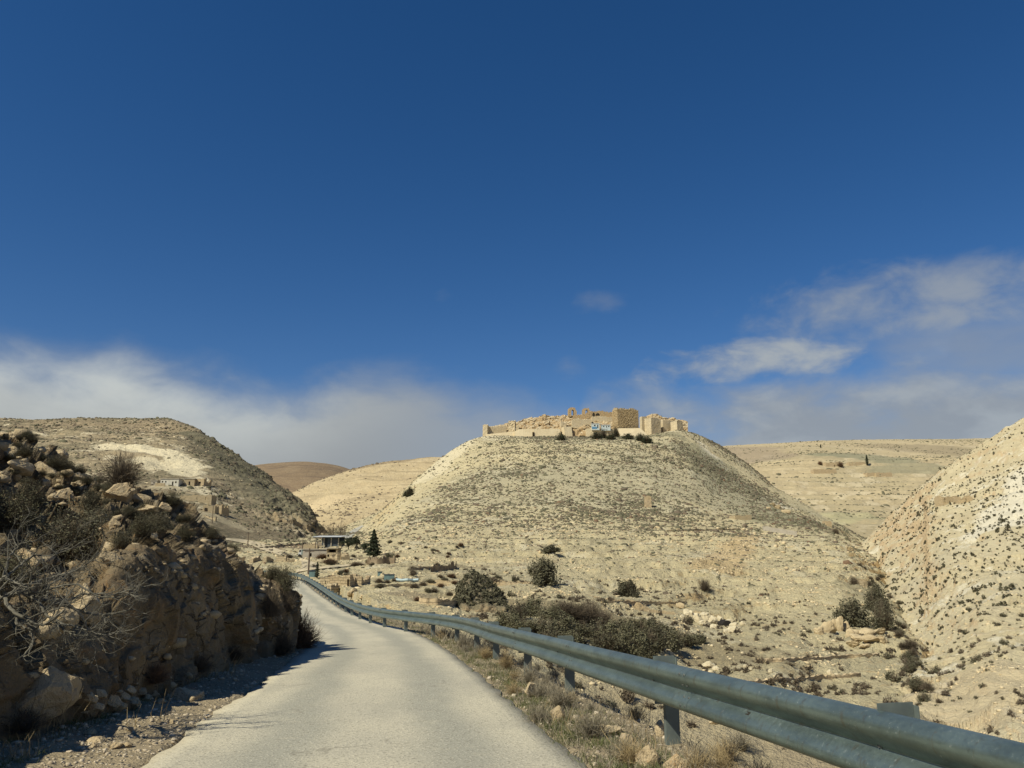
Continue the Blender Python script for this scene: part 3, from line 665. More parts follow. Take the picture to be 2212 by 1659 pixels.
# ------------------------------------------------------------------ masonry materials
def masonry(name, c1, c2, mortar, bw, bh, bumpd=0.12, rot=0.0, dark=0.5):
    t = NT(name)
    br = t.n('ShaderNodeTexBrick'); br.inputs['Scale'].default_value = 1.0; br.inputs['Brick Width'].default_value = bw; br.inputs['Row Height'].default_value = bh
    br.inputs['Mortar Size'].default_value = bh * 0.09; br.inputs['Mortar Smooth'].default_value = 0.6; br.offset = 0.43
    vec = t.mapping((1, 1, 1), rot=(0, 0, rot))
    sp = t.n('ShaderNodeSeparateXYZ'); t.l(vec, sp.inputs[0])
    wob = t.math('MULTIPLY', t.math('SUBTRACT', t.noise(0.5, 3), 0.5), bh * 1.2)
    t.l(_comb(t, 0.0, t.math('ADD', sp.outputs[0], sp.outputs[1]), t.math('ADD', sp.outputs[2], wob)), br.inputs['Vector'])
    br.inputs['Color1'].default_value = (0, 0, 0, 1); br.inputs['Color2'].default_value = (1, 1, 1, 1); br.inputs['Mortar'].default_value = (0.5, 0.5, 0.5, 1)
    n1 = t.noise(0.25, 5, 0.65); n2 = t.noise(2.2, 5, 0.7)
    c = t.mix(br.outputs['Color'], c1, c2)
    c = t.mix(t.math('MULTIPLY', t.ramp(n1, 0.45, 0.65), 0.5), c, mortar)
    c = t.mix(t.math('MULTIPLY', br.outputs['Fac'], 0.6), c, tuple(x * 0.5 for x in mortar))
    c = t.mix(t.math('MULTIPLY', t.ramp(n2, 0.55, 0.72), dark), c, tuple(x * 0.45 for x in c2))
    h = t.math('ADD', t.math('MULTIPLY', t.math('SUBTRACT', 1.0, br.outputs['Fac']), 1.0), t.math('ADD', t.math('MULTIPLY', n2, 1.0), t.math('MULTIPLY', br.outputs['Color'], 0.5)))
    return t.fin(c, t.bump(h, 1.0, bumpd), 0.95)
M['ashlar'] = masonry('tower_masonry', (0.52, 0.395, 0.22), (0.37, 0.27, 0.145), (0.46, 0.36, 0.22), 2.2, 1.05, 0.5, dark=0.9)
M['wallstone'] = masonry('wall_masonry', (0.66, 0.55, 0.365), (0.59, 0.48, 0.305), (0.64, 0.54, 0.375), 1.2, 0.6, 0.12, dark=0.35)
M['ruin'] = masonry('ruin_masonry', (0.52, 0.42, 0.265), (0.43, 0.34, 0.21), (0.47, 0.385, 0.25), 0.7, 0.35, 0.10, dark=0.5)
M['ruin_tan'] = masonry('tan_ruin_masonry', (0.55, 0.43, 0.26), (0.48, 0.37, 0.22), (0.52, 0.41, 0.27), 0.7, 0.35, 0.10, dark=0.4)
M['rubble'] = terrain_mat('castle_rubble', (0.66, 0.555, 0.37), (0.58, 0.48, 0.31), (0.52, 0.435, 0.29), (0.52, 0.37, 0.2), (0.68, 0.58, 0.41), 4.0, 0.5, 0.5, 0.7, None, 0.9, 0.5, 1.2)
M['glacis'] = simple('smooth_talus', (0.64, 0.54, 0.36), (0.57, 0.47, 0.30), 0.25, 0.95, 0.4, 0.1)
M['darkrock'] = simple('dark_shaded_rock', (0.20, 0.15, 0.10), (0.33, 0.26, 0.165), .8, .95, .6, .15)  # dark rock; for the fir step the shade is put into this colour
M['plaster'] = simple('white_plaster', (0.60, 0.57, 0.48), (0.47, 0.44, 0.36), 0.8, 0.9, 0.2, 0.02)
M['bluewhite'] = simple('pale_blue_paint', (0.52, 0.575, 0.57), (0.44, 0.50, 0.50), 0.8, 0.8, 0.1, 0.01)
M['blue'] = simple('blue_paint', (0.13, 0.28, 0.42), (0.10, 0.22, 0.36), 1.5, 0.6, 0, 0)
M['dark'] = simple('dark_opening', (0.035, 0.03, 0.025), (0.02, 0.018, 0.015), 2, 0.9, 0, 0)
M['concrete'] = simple('grey_block', (0.40, 0.36, 0.29), (0.32, 0.28, 0.22), 1.0, 0.95, 0.3, 0.05)
M['roofwhite'] = simple('white_sheet_roof', (0.62, 0.63, 0.62), (0.50, 0.51, 0.5), 0.6, 0.5, 0.1, 0.02, 0.4)
M['darkmetal'] = simple('dark_sheet', (0.07, 0.085, 0.10), (0.05, 0.06, 0.07), 1.5, 0.6, 0.1, 0.01)
M['wood'] = simple('grey_wood', (0.16, 0.12, 0.09), (0.11, 0.085, 0.06), 4, 0.9, 0.2, 0.01)
M['tealbox'] = simple('teal_sheet', (0.16, 0.24, 0.23), (0.12, 0.18, 0.18), 2, 0.6, 0.1, 0.01)
M['pipe'] = simple('pale_blue_sheet', (0.42, 0.52, 0.54), (0.34, 0.42, 0.44), 2, 0.6, 0.1, 0.01)

def wall_line(pxA, YA, pxB, YB, tops, bots, thick, jag=0.0, step=1.2, batter=0.0):
    """an upright wall in plan from pixel column A to B; tops/bots are picture heights along it; returns MB"""
    a = P(pxA, 1195, YA)[:2]; b = P(pxB, 1195, YB)[:2]
    n = max(2, int(abs(pxB - pxA) / step) + 1)
    nrm = np.array((-(b - a)[1], (b - a)[0])); nrm /= np.linalg.norm(nrm)
    if nrm[1] < 0: nrm = -nrm
    V = []
    for i in range(n):
        px = pxA + (pxB - pxA) * i / (n - 1); k = (px - 1106) / FPX
        d = b - a; tt = (k * a[1] - a[0]) / (d[0] - k * d[1]); q = a + d * tt      # x = k*y (vertical plane of the column; pitch ignored in plan)
        Y = q[1]
        zt = P(px, np.interp(px, *zip(*tops)), Y)[2]; zb = P(px, np.interp(px, *zip(*bots)), Y)[2]
        if jag: zt += jag * (rng.random() - 0.6)
        f = np.array((*q, 0)); bk = f + np.array((*(nrm * thick), 0)); ft = f - np.array((*(nrm * batter), 0))
        V += [ft + (0, 0, zb), f + (0, 0, zt), bk + (0, 0, zt - (jag * 0.6 * rng.random() if jag else 0)), bk + (0, 0, zb)]
    F = []
    for i in range(n - 1):
        for j in range(4):
            F.append((i * 4 + j, i * 4 + (j + 1) % 4, (i + 1) * 4 + (j + 1) % 4, (i + 1) * 4 + j))
    F += [(0, 1, 2, 3), tuple((n - 1) * 4 + j for j in (3, 2, 1, 0))]
    mb = MB(); mb.add(V, F)
    me = mb
    return me
def fixn(o):
    bm = bmesh.new(); bm.from_mesh(o.data); bmesh.ops.recalc_face_normals(bm, faces=bm.faces); bm.to_mesh(o.data); bm.free(); return o

def solid(c, W, D, z0, z1, th, nx=1, nz=1, jag=0.0, rough=0.0, top_extra=0):
    """four-sided block standing at corner c (front edge), front face W wide turned by th, D deep; faces finely divided"""
    f = np.array((math.cos(th), math.sin(th))); g = np.array((-math.sin(th), math.cos(th)))
    def per(s_):
        if s_ < W: return c + f * s_
        s_ -= W
        if s_ < D: return c + f * W + g * s_
        s_ -= D
        if s_ < W: return c + f * (W - s_) + g * D
        return c + g * (D - (s_ - W))
    L = 2 * (W + D); cr = [0, W, W + D, 2 * W + D, L]; ss = np.concatenate([np.linspace(cr[i], cr[i + 1], max(2, int((cr[i + 1] - cr[i]) / nx)), endpoint=False) for i in range(4)])
    zs = np.linspace(0, 1, max(2, int((z1 - z0) / nz) + 1))
    cen = c + f * W / 2 + g * D / 2
    V = []
    tj = jag * (rng.random(len(ss)) - 0.7)
    for i, s_ in enumerate(ss):
        q = per(s_)
        for t_ in zs:
            r_ = rough * rng.normal(); o_ = (q - cen) / np.linalg.norm(q - cen) * r_
            V.append((q[0] + o_[0], q[1] + o_[1], z0 + (z1 - z0) * t_ + (tj[i] if t_ == 1 else 0)))
    nz_ = len(zs); n = len(ss); F = []
    for i in range(n):
        j = (i + 1) % n
        for k in range(nz_ - 1): F.append((i * nz_ + k, j * nz_ + k, j * nz_ + k + 1, i * nz_ + k + 1))
    V.append((cen[0], cen[1], z1 - 0.3)); ci_ = len(V) - 1
    for i in range(n): F.append((i * nz_ + nz_ - 1, ((i + 1) % n) * nz_ + nz_ - 1, ci_))
    return MB().add(V, F)
def corner(px, Y): return P(px, 1195, Y)[:2]
def zat(py, Y, px=1300): return P(px, py, Y)[2]

# ------------------------------------------------------------------ the castle
def deeper(q, add=24): return [(a, b + add) for a, b in q]
c0 = P(1250, 930, 560)
castle = empty('castle', (c0[0], c0[1], c0[2]))
castle_parts = []
def cpart(name, mb, mat, label=None, parent=None, smooth_=False):
    o = mb.build(name, mat, None, smooth_); fixn(o)
    if label: o['label'] = label
    castle_parts.append((o, parent)); return o
# rubble heaps between and behind the walls
def heap(name, px0, px1, tops, bot, Yf, Yt, Yb, n=260, amp=0.9, mat='rubble', zb=None):
    xs = np.linspace(px0, px1, n); rows = []
    for px in xs:
        t_ = np.interp(px, *zip(*tops)); b_ = np.interp(px, *zip(*bot))
        rows.append([P(px, b_ + 14, Yf - 2), P(px, b_, Yf), P(px, b_ + (t_ - b_) * 0.62, Yf + (Yt - Yf) * 0.5), P(px, t_, Yt), P(px, t_ + 2, Yt + 6), P(px, b_ + 12, Yb)])
    G = loft(rows, np.arange(n), n, [3, 26, 20, 6, 6])
    m = np.sin(np.linspace(0, 1, n) * math.pi)[:, None] ** 0.3
    q_ = G * np.array((.5, .35, 1.0)); nz_ = 0.6 * fbm(q_ * 0.6, 4) + 1.1 * facets(q_ * 0.55)
    G[..., 2] += m * amp * nz_; G[..., 1] -= m * amp * 1.6 * (facets(q_ * 0.5 + 9) + .4 * fbm(q_, 3))
    return MB().add(G.reshape(-1, 3), gridfaces(*G.shape[:2]).tolist())
cpart('rubble_mound', heap('rubble_mound', 1050, 1336, [(1050, 922), (1066, 920), (1090, 917), (1100, 913), (1118, 911), (1135, 905), (1160, 901), (1175, 898), (1200, 900), (1225, 898), (1245, 898), (1270, 894), (1300, 892), (1336, 895)], [(1050, 938), (1110, 934), (1210, 930), (1260, 927), (1336, 926)], 562, 580, 625), M['rubble'])
cpart('rubble_mound', heap('rubble_mound', 1393, 1486, [(1393, 902), (1400, 897), (1410, 894), (1424, 895), (1432, 901), (1440, 903), (1452, 902), (1462, 907), (1475, 908), (1486, 912)], [(1393, 915), (1440, 920), (1486, 926)], 592, 604, 640, 60), M['rubble'])
# curtain wall on the left with its corner tower and talus
cpart('corner_tower', solid(corner(1040.5, 553), 3.4, 4.5, zat(955, 553), zat(916.5, 553), R(-12), 1.0, 1.0, 1.0, 0.08), M['wallstone'])
cpart('curtain_wall', wall_line(1052, 557, 1094, 561, [(1052, 921), (1066, 922), (1094, 919)], deeper([(1052, 955), (1094, 950)]), 2.0, 0.9), M['wallstone'])
cpart('bastion', solid(corner(1098, 560), 4.6, 5.0, zat(945, 560), zat(908.5, 560), R(-10), 1.0, 1.0, 1.6, 0.2), M['wallstone'])
cpart('curtain_wall', wall_line(1102, 559.5, 1121, 560, [(1102, 922), (1110, 921), (1121, 918)], deeper([(1102, 945), (1121, 940)]), 2.0, 1.4), M['wallstone'])
cpart('talus', wall_line(1050, 552, 1112, 555, [(1050, 938), (1080, 935), (1112, 932)], deeper([(1050, 952), (1112, 950)]), 6.0, 0.2, batter=5), M['glacis'])
cpart('talus', wall_line(1112, 551, 1150, 552.5, [(1112, 931.5), (1122, 927), (1150, 926)], deeper([(1112, 949), (1150, 948)]), 8.0, 0.2, batter=4), M['glacis'])
cpart('talus', wall_line(1153.5, 555, 1211, 559, [(1153.5, 927), (1211, 926)], deeper([(1153.5, 948), (1211, 944)]), 6.0, 0.2, batter=4), M['glacis'])
cpart('gate_block', solid(corner(1216, 561), 4.0, 4.0, zat(975, 561), zat(911, 561), R(10), 1.0, 1.0, 0.8, 0.1), M['wallstone'])
cpart('talus', wall_line(1219, 557, 1236, 559, [(1219, 922), (1236, 921)], deeper([(1219, 940), (1236, 940)]), 5.0, 0.3, batter=3), M['glacis'])
cpart('curtain_wall', wall_line(1237, 563, 1280, 564.5, [(1237, 906), (1250, 903), (1262, 906), (1280, 905)], deeper([(1237, 945), (1280, 940)]), 3.0, 0.9), M['wallstone'])
cpart('curtain_wall', wall_line(1281, 568, 1334, 569, [(1281, 900), (1300, 898), (1318, 901), (1334, 899)], deeper([(1281, 945), (1334, 940)]), 3.0, 1.0), M['wallstone'])
cpart('curtain_wall', wall_line(1240, 571, 1336, 574, [(1240, 896), (1262, 895), (1280, 889), (1292, 888), (1300, 886.5), (1312, 889), (1324, 890.5), (1336, 891)], deeper([(1240, 920), (1336, 920)]), 3.0, 1.2), M['rubble'])
cpart('terrace_wall', wall_line(1268, 556, 1336, 557, [(1268, 925.5), (1336, 926)], deeper([(1268, 945), (1336, 945)]), 5.0, 0.15), M['glacis'])
# arched ruins on the top
def arch(px0, px1, pytop, pybot, Y, thick, ow, oh0, oh1, th=0.1):
    """a broken standing bay with an arched opening"""
    w_ = (px1 - px0) * pxm(Y); h_ = (pybot - pytop) * pxm(Y); base = zat(pybot, Y)
    a = np.linspace(math.pi, 0, 9); cx = w_ * 0.5; rw = ow * w_ / 2; zc = h_ * oh1 - rw
    poly = [(0, 0)]
    for u, v_ in ((0, .55), (.03, .84), (.14, .86), (.18, .97), (.38, 1.0), (.6, .96), (.74, .99), (.84, .90), (.87, .70), (1.0, .64)): poly.append((u * w_, v_ * h_ * (1 + 0.02 * rng.normal())))
    poly += [(w_, 0)]
    hole = [(cx + rw * math.cos(x), zc + rw * 1.25 * math.sin(x)) for x in a[::-1]]
    full = poly + [(cx + rw, 0)] if oh0 <= 0 else poly
    full = poly + [(cx + rw, oh0 * h_)] + hole + [(cx - rw, oh0 * h_)] if oh0 <= 0 else None
    p0 = P(px0, 1195, Y); Mx = (rotz(th), np.array((p0[0], p0[1], base)))
    return MB().prism(full, 0, thick, Mx)
cpart('standing_arch', arch(1232.5, 1251, 879, 900, 575, 3.5, 0.30, 0, 0.72), M['rubble'])
cpart('standing_arch', arch(1263.5, 1282, 881, 898, 575, 3.5, 0.30, 0, 0.76, 0.0), M['rubble'])
cpart('vault_opening', MB().prism([(-.9 + 0, 0), (-.9, 1.6), (-.5, 2.5), (0, 2.8), (.5, 2.5), (.9, 1.6), (.9, 0)], 0, 1.0, (np.eye(3), np.array((*corner(1289, 570.4), zat(899, 570))))), M['dark'])
cpart('vault_opening', MB().prism([(-1.5, 0), (-1.4, .9), (-.8, 1.6), (0, 1.9), (.8, 1.6), (1.4, .9), (1.5, 0)], 0, 1.0, (np.eye(3), np.array((*corner(1298, 570.4), zat(897.5, 570))))), M['dark'])
# great square tower with broken parapet and sloping base
tw_ = cpart('great_tower', solid(corner(1342, 556), 17.2, 7.4, zat(950, 556), zat(883, 556), R(22), 0.7, 0.6, 0.8, 0.10), M['ashlar'])
fdir = np.array((math.cos(R(22)), math.sin(R(22)))); gdir = np.array((-fdir[1], fdir[0]))
pm = MB(); zt = zat(883.5, 556); s_ = 0.0
while s_ < 16.2:
    w_ = rng.uniform(0.7, 1.7); h_ = rng.uniform(0.5, 1.5); q = corner(1342, 556) + fdir * (s_ + w_ / 2) + gdir * 0.8
    pm.box((q[0], q[1], zt - 0.7), (w_, 1.3, h_ + 0.7), R(22), 0.93, 0.05, 0.2); s_ += w_ + (rng.uniform(0.1, 0.9) if rng.random() < 0.3 else 0.02)
s_ = 0.0
while s_ < 6.0:
    w_ = rng.uniform(0.7, 1.7); h_ = rng.uniform(0.8, 1.7); q = corner(1342, 556) + gdir * (s_ + w_ / 2 + 1.5) + fdir * 0.7
    if s_ < 5: pm.box((q[0], q[1], zt - 0.7), (1.2, w_, h_ + 0.7), R(22), 0.93, 0.05, 0.2)
    q = q + fdir * 15.8; pm.box((q[0], q[1], zt - 0.7), (1.2, w_, h_ + 0.5), R(22), 0.93, 0.05, 0.2); s_ += w_ + 0.05
cpart('parapet', pm, M['ruin'], None, tw_)
def talus_apron():
    global fdir, gdir
    fdir = np.array((math.cos(R(14)), math.sin(R(14)))); gdir = np.array((-fdir[1], fdir[0]))
    q = corner(1342, 556); a0 = q + fdir * -0.6 - gdir * 0.1; a1 = q + fdir * 17.0 - gdir * 0.1
    b0 = q - fdir * 1.5 - gdir * 9.5; b1 = q + fdir * 22.5 - gdir * 8.0; c1 = q + fdir * 23.5 + gdir * 8; d1_ = q + fdir * 17.0 + gdir * 9
    zt_, zb_ = zat(923, 556), zat(947, 556) - 1.0
    V = [(*a0, zt_ - 0.8), (*a1, zt_), (*d1_, zt_), (*b0, zb_), (*b1, zb_), (*c1, zb_)]
    return MB().add(V, [(3, 4, 1, 0), (4, 5, 2, 1)])
cpart('talus', talus_apron(), M['glacis'])
# walls running off to the right
TH = R(33)
cpart('curtain_wall', wall_line(1390, 582, 1402, 584, [(1390, 899), (1402, 900)], deeper([(1390, 935), (1402, 935)]), 3.0, 0.6), M['wallstone'])
cpart('wall_tower', solid(corner(1417, 578), 9.5, 10.5, zat(945, 578), zat(902, 578), TH, 1.2, 1.2, 0.7, 0.06), M['wallstone'])
cpart('curtain_wall', wall_line(1436, 587, 1466, 592, [(1436, 907), (1450, 908), (1466, 909)], deeper([(1436, 945), (1466, 945)]), 3.0, 0.6), M['wallstone'])
cpart('corner_tower', solid(corner(1474.5, 582), 6.0, 6.6, zat(955, 582), zat(908, 582), TH, 1.0, 1.0, 0.9, 0.06), M['wallstone'])
for o, par in castle_parts:
    if par is not None: o.parent = par
    else: o.parent = castle; o.matrix_parent_inverse = Matrix.Translation(-c0.astype(float)) if False else Matrix.Translation(Vector(tuple(-c0)))
tag(castle, 'long ruined castle of sand coloured stone walls crowning the central hill', 'castle')

# ------------------------------------------------------------------ houses and ruins
def panel(W, H, th, op, z0=0.0, jag=0.0, sink=1.5):
    """wall panel along +x from 0 with openings (x0,x1,z0,z1), y from 0 to th; solid boxes butt round the openings"""
    seedj = rng.random() * 50
    xs = sorted({0.0, W, *[max(0, min(W, v)) for o_ in op for v in o_[:2]]}); mb = MB()
    # divide long runs for a broken top
    ys = [xs[0]]
    for a, b in zip(xs[:-1], xs[1:]):
        n = max(1, int((b - a) / 0.5)) if jag else 1
        ys += [a + (b - a) * (i + 1) / n for i in range(n)]
    for a, b in zip(ys[:-1], ys[1:]):
        if b - a < 1e-4: continue
        sp_ = [(-sink, H)]
        for (x0, x1, q0, q1) in op:
            if x0 <= a + 1e-6 and x1 >= b - 1e-6:
                ns = []
                for (s0, s1) in sp_:
                    if q0 > s0: ns.append((s0, min(q0, s1)))
                    if q1 < s1: ns.append((max(q1, s0), s1))
                sp_ = [q for q in ns if q[1] - q[0] > 1e-3]
        for (s0, s1) in sp_:
            top = s1 - (jag * float(np.clip(.5 + 1.1 * fbm(np.array([seedj, a * .45, H]), 3), 0, 1.2)) if abs(s1 - H) < 1e-6 and jag else 0)
            mb.box(((a + b) / 2, th / 2, s0), (b - a, th, max(0.1, top - s0)))
    return mb
def rotmb(mb, M_, t_):
    for i, v_ in enumerate(mb.V): mb.V[i] = v_ @ M_.T + t_
    return mb
def building(name, label, cat, px0, px1, pyt, pyb, Y=None, rz=0.0, depth=4.0, op=(), mat='ruin', roof=None, jag=0.0, door=(), win=(), group=None, only=None, sideop=(), th=0.5, extra=None):
    """box of four walls; op openings given as fractions of the front (u0,u1,v0,v1)"""
    pxc = (px0 + px1) / 2
    if Y is None:
        h = hit(pxc, pyb, only); Y = h[0].y
    loc = P(px0, pyb, Y); W = (px1 - px0) * pxm(Y) / max(0.3, math.cos(rz)); H = (pyb - pyt) * pxm(Y)
    root = empty(name, tuple(loc), rz)
    allop = [(u0 * W, u1 * W, v0 * H, v1 * H) for (u0, u1, v0, v1) in list(op) + list(door) + list(win)]
    mb = panel(W, H, th, allop, jag=jag)
    w_ = MB(); 
    def put(m2):
        for v_ in m2.V: pass
        w_.add(np.concatenate(m2.V), m2.F)
    put(mb)
    put(rotmb(panel(W, H, th, [], jag=jag * 1.4), rotz(0), np.array((0, depth - th, 0))))
    so = [(u0 * depth, u1 * depth, v0 * H, v1 * H) for (u0, u1, v0, v1) in sideop]
    put(rotmb(panel(depth - 2 * th, H, th, so, jag=jag * 1.4), rotz(R(90)), np.array((th, th, 0))))
    put(rotmb(panel(depth - 2 * th, H, th, so, jag=jag * 1.4), rotz(R(90)), np.array((W, th, 0))))
    w_.build('wall', M[mat], root)
    for (u0, u1, v0, v1) in door: MB().box(((u0 + u1) / 2 * W, th * 0.6, v0 * H), ((u1 - u0) * W - 0.01, 0.06, (v1 - v0) * H - 0.01)).build('door', M['dark'], root)
    for (u0, u1, v0, v1) in win: MB().box(((u0 + u1) / 2 * W, th * 0.6, v0 * H + 0.005), ((u1 - u0) * W - 0.01, 0.05, (v1 - v0) * H - 0.01)).build('window', M['dark'], root)
    if roof:
        MB().box((W / 2, depth / 2, H + 0.003), (W + 0.5, depth + 0.5, 0.25)).build('roof', M[roof], root)
    tag(root, label, cat, group); return root, W, H, depth
def fragment(name, label, px0, px1, tops, bot, Y0, Y1, th=0.6, mat='ruin', jag=0.5, cat='ruined wall', group=None):
    mb = wall_line(px0, Y0, px1, Y1, tops, bot, th, jag, 1.0)
    o = mb.build(name, M[mat]); fixn(o)
    return tag(o, label, cat, group)

# two painted huts below the castle wall
for i, (a, b, tp, bt, lab, cor) in enumerate(((1278.5, 1295, 915, 924.5, 'pale blue hut with blue plinth at the foot of the castle wall', 0), (1299, 1319, 918, 925.5, 'long low white hut right of the pale blue one below the castle', 1))):
    r_, W, H, D = building('hut', lab, 'hut', a, b, tp, bt, 554.5 + i, 0.0, 3.5, mat='bluewhite', roof='roofwhite', door=[(0.72, 0.86, 0.0, 0.75)] if not cor else [(0.52, 0.62, 0, 0.75)], win=[(0.3, 0.5, 0.4, 0.75)] if not cor else [(0.2, 0.34, 0.4, 0.75), (0.75, 0.88, 0.4, 0.75)], th=0.2)
    MB().box((W * 0.35, -0.06, -0.6), (W * 0.68, 0.1, 0.6 + H * 0.28)).build('plinth', M['blue' if not cor else 'bluewhite'], r_)

# small broken tower standing on the slope
h = hit(1402, 1096, ['castle']); Yq = h[0].y
o = solid(corner(1396, Yq), 14.5 * pxm(Yq), 3.0, h[0].z - 2, zat(1072, Yq, 1402), R(-8), 0.7, 0.7, 0.9, 0.07).build('ruined_tower', M['ruin_tan']); fixn(o)
tag(o, 'small square broken stone tower standing alone on the hillside', 'ruined tower')

# left hill village
LO = ['left']
building('house', 'white plastered house with flat roof on the left hill terrace', 'house', 346, 385, 1035, 1048.5, None, 0, 6, mat='plaster', roof='concrete', door=[(.64, .72, 0, .62)], win=[(.07, .15, .45, .7), (.25, .33, .45, .7), (.80, .89, .35, .65)], only=LO)
building('house', 'small plain annex left of the white plastered house', 'house', 326, 339, 1038.5, 1047.5, None, 0, 5, mat='concrete', roof='concrete', win=[(.35, .6, .35, .65)], only=LO)
building('house', 'brown stone house with a dark doorway beside the white house', 'house', 397, 419, 1034.5, 1048.5, None, 0.05, 7, mat='ruin', roof='concrete', door=[(.44, .6, 0, .62)], only=LO)
building('ruined_house', 'tan roofless ruin adjoining the brown stone house on its right', 'ruin', 420, 442, 1034, 1049, None, -0.25, 6, mat='ruin_tan', jag=1.2, win=[(.42, .68, .25, .55)], only=LO)
fragment('courtyard_wall', 'low stone courtyard wall in front of the white plastered house', 338.5, 359, [(338, 1043), (359, 1043.5)], [(338, 1052), (359, 1052)], hit(348, 1049, LO)[0].y - 1.5, hit(348, 1049, LO)[0].y - 1.5, 0.5, 'ruin', 0.2)
building('ruined_house', 'long roofless ruin with two small windows on the middle terrace', 'ruin', 388, 456, 1069, 1083, None, 0.0, 6, mat='ruin', jag=0.5, op=[(.52, .57, .3, .65), (.80, .86, .25, .68)], only=LO)
fragment('broken_wall', 'jagged wall stub behind the long ruin, the left one', 368, 389, [(368, 1063), (372, 1058), (378, 1062), (384, 1066), (389, 1067)], [(368, 1074), (389, 1074)], hit(378, 1069, LO)[0].y, hit(378, 1069, LO)[0].y + 2, 0.6, 'ruin', 0.8)
fragment('broken_wall', 'jagged wall stub behind the long ruin, the right one', 400, 428, [(400, 1061), (404, 1062), (408, 1068), (414, 1059), (419, 1066), (428, 1069)], [(400, 1075), (428, 1075)], hit(414, 1070, LO)[0].y + 8, hit(414, 1070, LO)[0].y + 8, 0.6, 'ruin', 0.8)
building('ruined_house', 'ruined house with arched opening on the lower terrace of the hill', 'ruin', 437, 463, 1090, 1106, None, 0.1, 6, mat='ruin', jag=0.9, op=[(.15, .42, .05, .55)], only=LO)
building('ruined_house', 'broken tan house corner right of the arched ruin', 'ruin', 464, 480, 1089, 1107, None, -0.3, 5, mat='ruin_tan', jag=1.3, op=[(.1, .5, .1, .8)], only=LO)
fragment('broken_wall', 'low pale wall below the arched ruin', 446, 474, [(446, 1112), (452, 1113), (460, 1116), (474, 1117)], [(446, 1126), (474, 1126)], hit(458, 1122, LO)[0].y, hit(458, 1122, LO)[0].y - 3, 0.6, 'ruin', 0.6)

# village in the valley
VO = ['castle']
h = hit(706, 1184, VO); Yv = h[0].y; W_ = 50 * pxm(Yv)
sh = empty('farm_shed', tuple(P(681, 1184.5, Yv)))
for i in range(4): MB().box((0.3 + i * (W_ - 0.6) / 3, 0.3, -0.6), (0.28, 0.28, 4.0)).build('post', M['concrete'], sh)
MB().box((W_ * 0.74, 0.55, -0.6), (W_ * 0.48, 0.2, 3.9)).build('wall', M['darkmetal'], sh)
MB().box((W_ / 2, 9.0, -0.6), (W_, 0.2, 4.4)).build('wall', M['darkmetal'], sh)
MB().prism([(-0.8, 3.5), (W_ + 0.6, 3.5), (W_ + 0.6, 3.65), (-0.8, 3.65)], -1.0, -0.9).build('fascia', M['darkmetal'], sh)
rf = MB(); rf.add([(-1, -.9, 3.6), (W_ + 0.8, -.9, 3.6), (W_ + 0.8, 10, 4.15), (-1, 10, 4.15), (-1, -.9, 3.75), (W_ + 0.8, -.9, 3.75), (W_ + 0.8, 10, 4.3), (-1, 10, 4.3)], [(0, 3, 2, 1), (4, 5, 6, 7), (0, 1, 5, 4), (1, 2, 6, 5), (2, 3, 7, 6), (3, 0, 4, 7)]); rf.build('roof', M['roofwhite'], sh)
tag(sh, 'open farm shed with white sheet roof and dark interior in the valley', 'shed')
fragment('stone_wall', 'pale stone wall at the left corner of the farm shed', 664, 694, [(664, 1176), (670, 1174), (694, 1177)], [(664, 1190), (694, 1190)], Yv - 6, Yv - 6, 0.8, 'ruin', 0.4)
building('house', 'flat roofed block house in the valley below the farm shed', 'house', 653, 704, 1188, 1204, None, 0, 6, mat='concrete', roof='concrete', op=[(.30, .38, .1, .55)], only=VO)
building('house', 'unfinished block house with dark open upper storey beside the flat roofed one', 'house', 705, 727, 1186, 1208, None, 0.05, 6, mat='ruin', roof='concrete', op=[(.05, .92, .62, .92)], win=[(.07, .25, .22, .45)], only=VO)
building('ruined_house', 'dark brown ruin with a lit arched doorway beside the block houses', 'ruin', 728, 752, 1194.5, 1210, None, 0.55, 5, mat='ruin', jag=0.8, op=[(.2, .38, 0, .7)], only=VO)
h = hit(620, 1214, VO); Yv = h[0].y
for i, (a, b, tp, c_) in enumerate(((560, 584, [(560, 1207), (566, 1203), (573, 1202), (584, 1214)], 'leftmost triangular wall of the roofless ruin above the road bend'), (588, 606, [(588, 1204), (592, 1202), (598, 1204), (606, 1213)], 'second triangular wall of the roofless ruin above the road bend'), (607, 629, [(607, 1203), (616, 1201), (629, 1200)], 'long pale wall of the roofless ruin above the road bend'), (632, 648, [(632, 1205), (637, 1206), (640, 1208), (644, 1204), (648, 1209)], 'low broken end wall right of the roofless ruin'))):
    fragment('ruined_wall', c_, a, b, tp, [(a, 1221), (b, 1221)], Yv + (0 if i != 2 else 1), Yv + (5 if i < 2 else 0.5), 0.8, 'ruin', 0.4)
building('ruined_house', 'roofless stone ruin with an arched gap just beyond the guardrail', 'ruin', 712, 754, 1243, 1266, None, 0, 6, mat='ruin_tan', jag=0.5, op=[(.86, .98, .0, .6)], only=VO)
building('ruined_house', 'taller end of the stone ruin with a curved gap', 'ruin', 755, 780, 1242, 1266, None, -0.05, 5.5, mat='ruin_tan', jag=0.7, op=[(.0, .28, .0, .62), (.52, .62, .3, .45)], only=VO)
building('ruined_house', 'lower left wing of the stone ruin beyond the guardrail', 'ruin', 690, 711, 1247, 1262, None, 0, 5, mat='ruin', jag=0.4, op=[(.55, .62, 0, .5)], only=VO)
hh = hit(737, 1272, VO)[0].y
fragment('broken_wall', 'pair of dark wall stumps in front of the roofless stone ruin', 727, 747, [(727, 1262), (732, 1260), (736, 1266), (739, 1258), (743, 1263), (747, 1270)], [(727, 1280), (747, 1280)], hh, hh + 1.5, 0.8, 'ruin', 0.3)

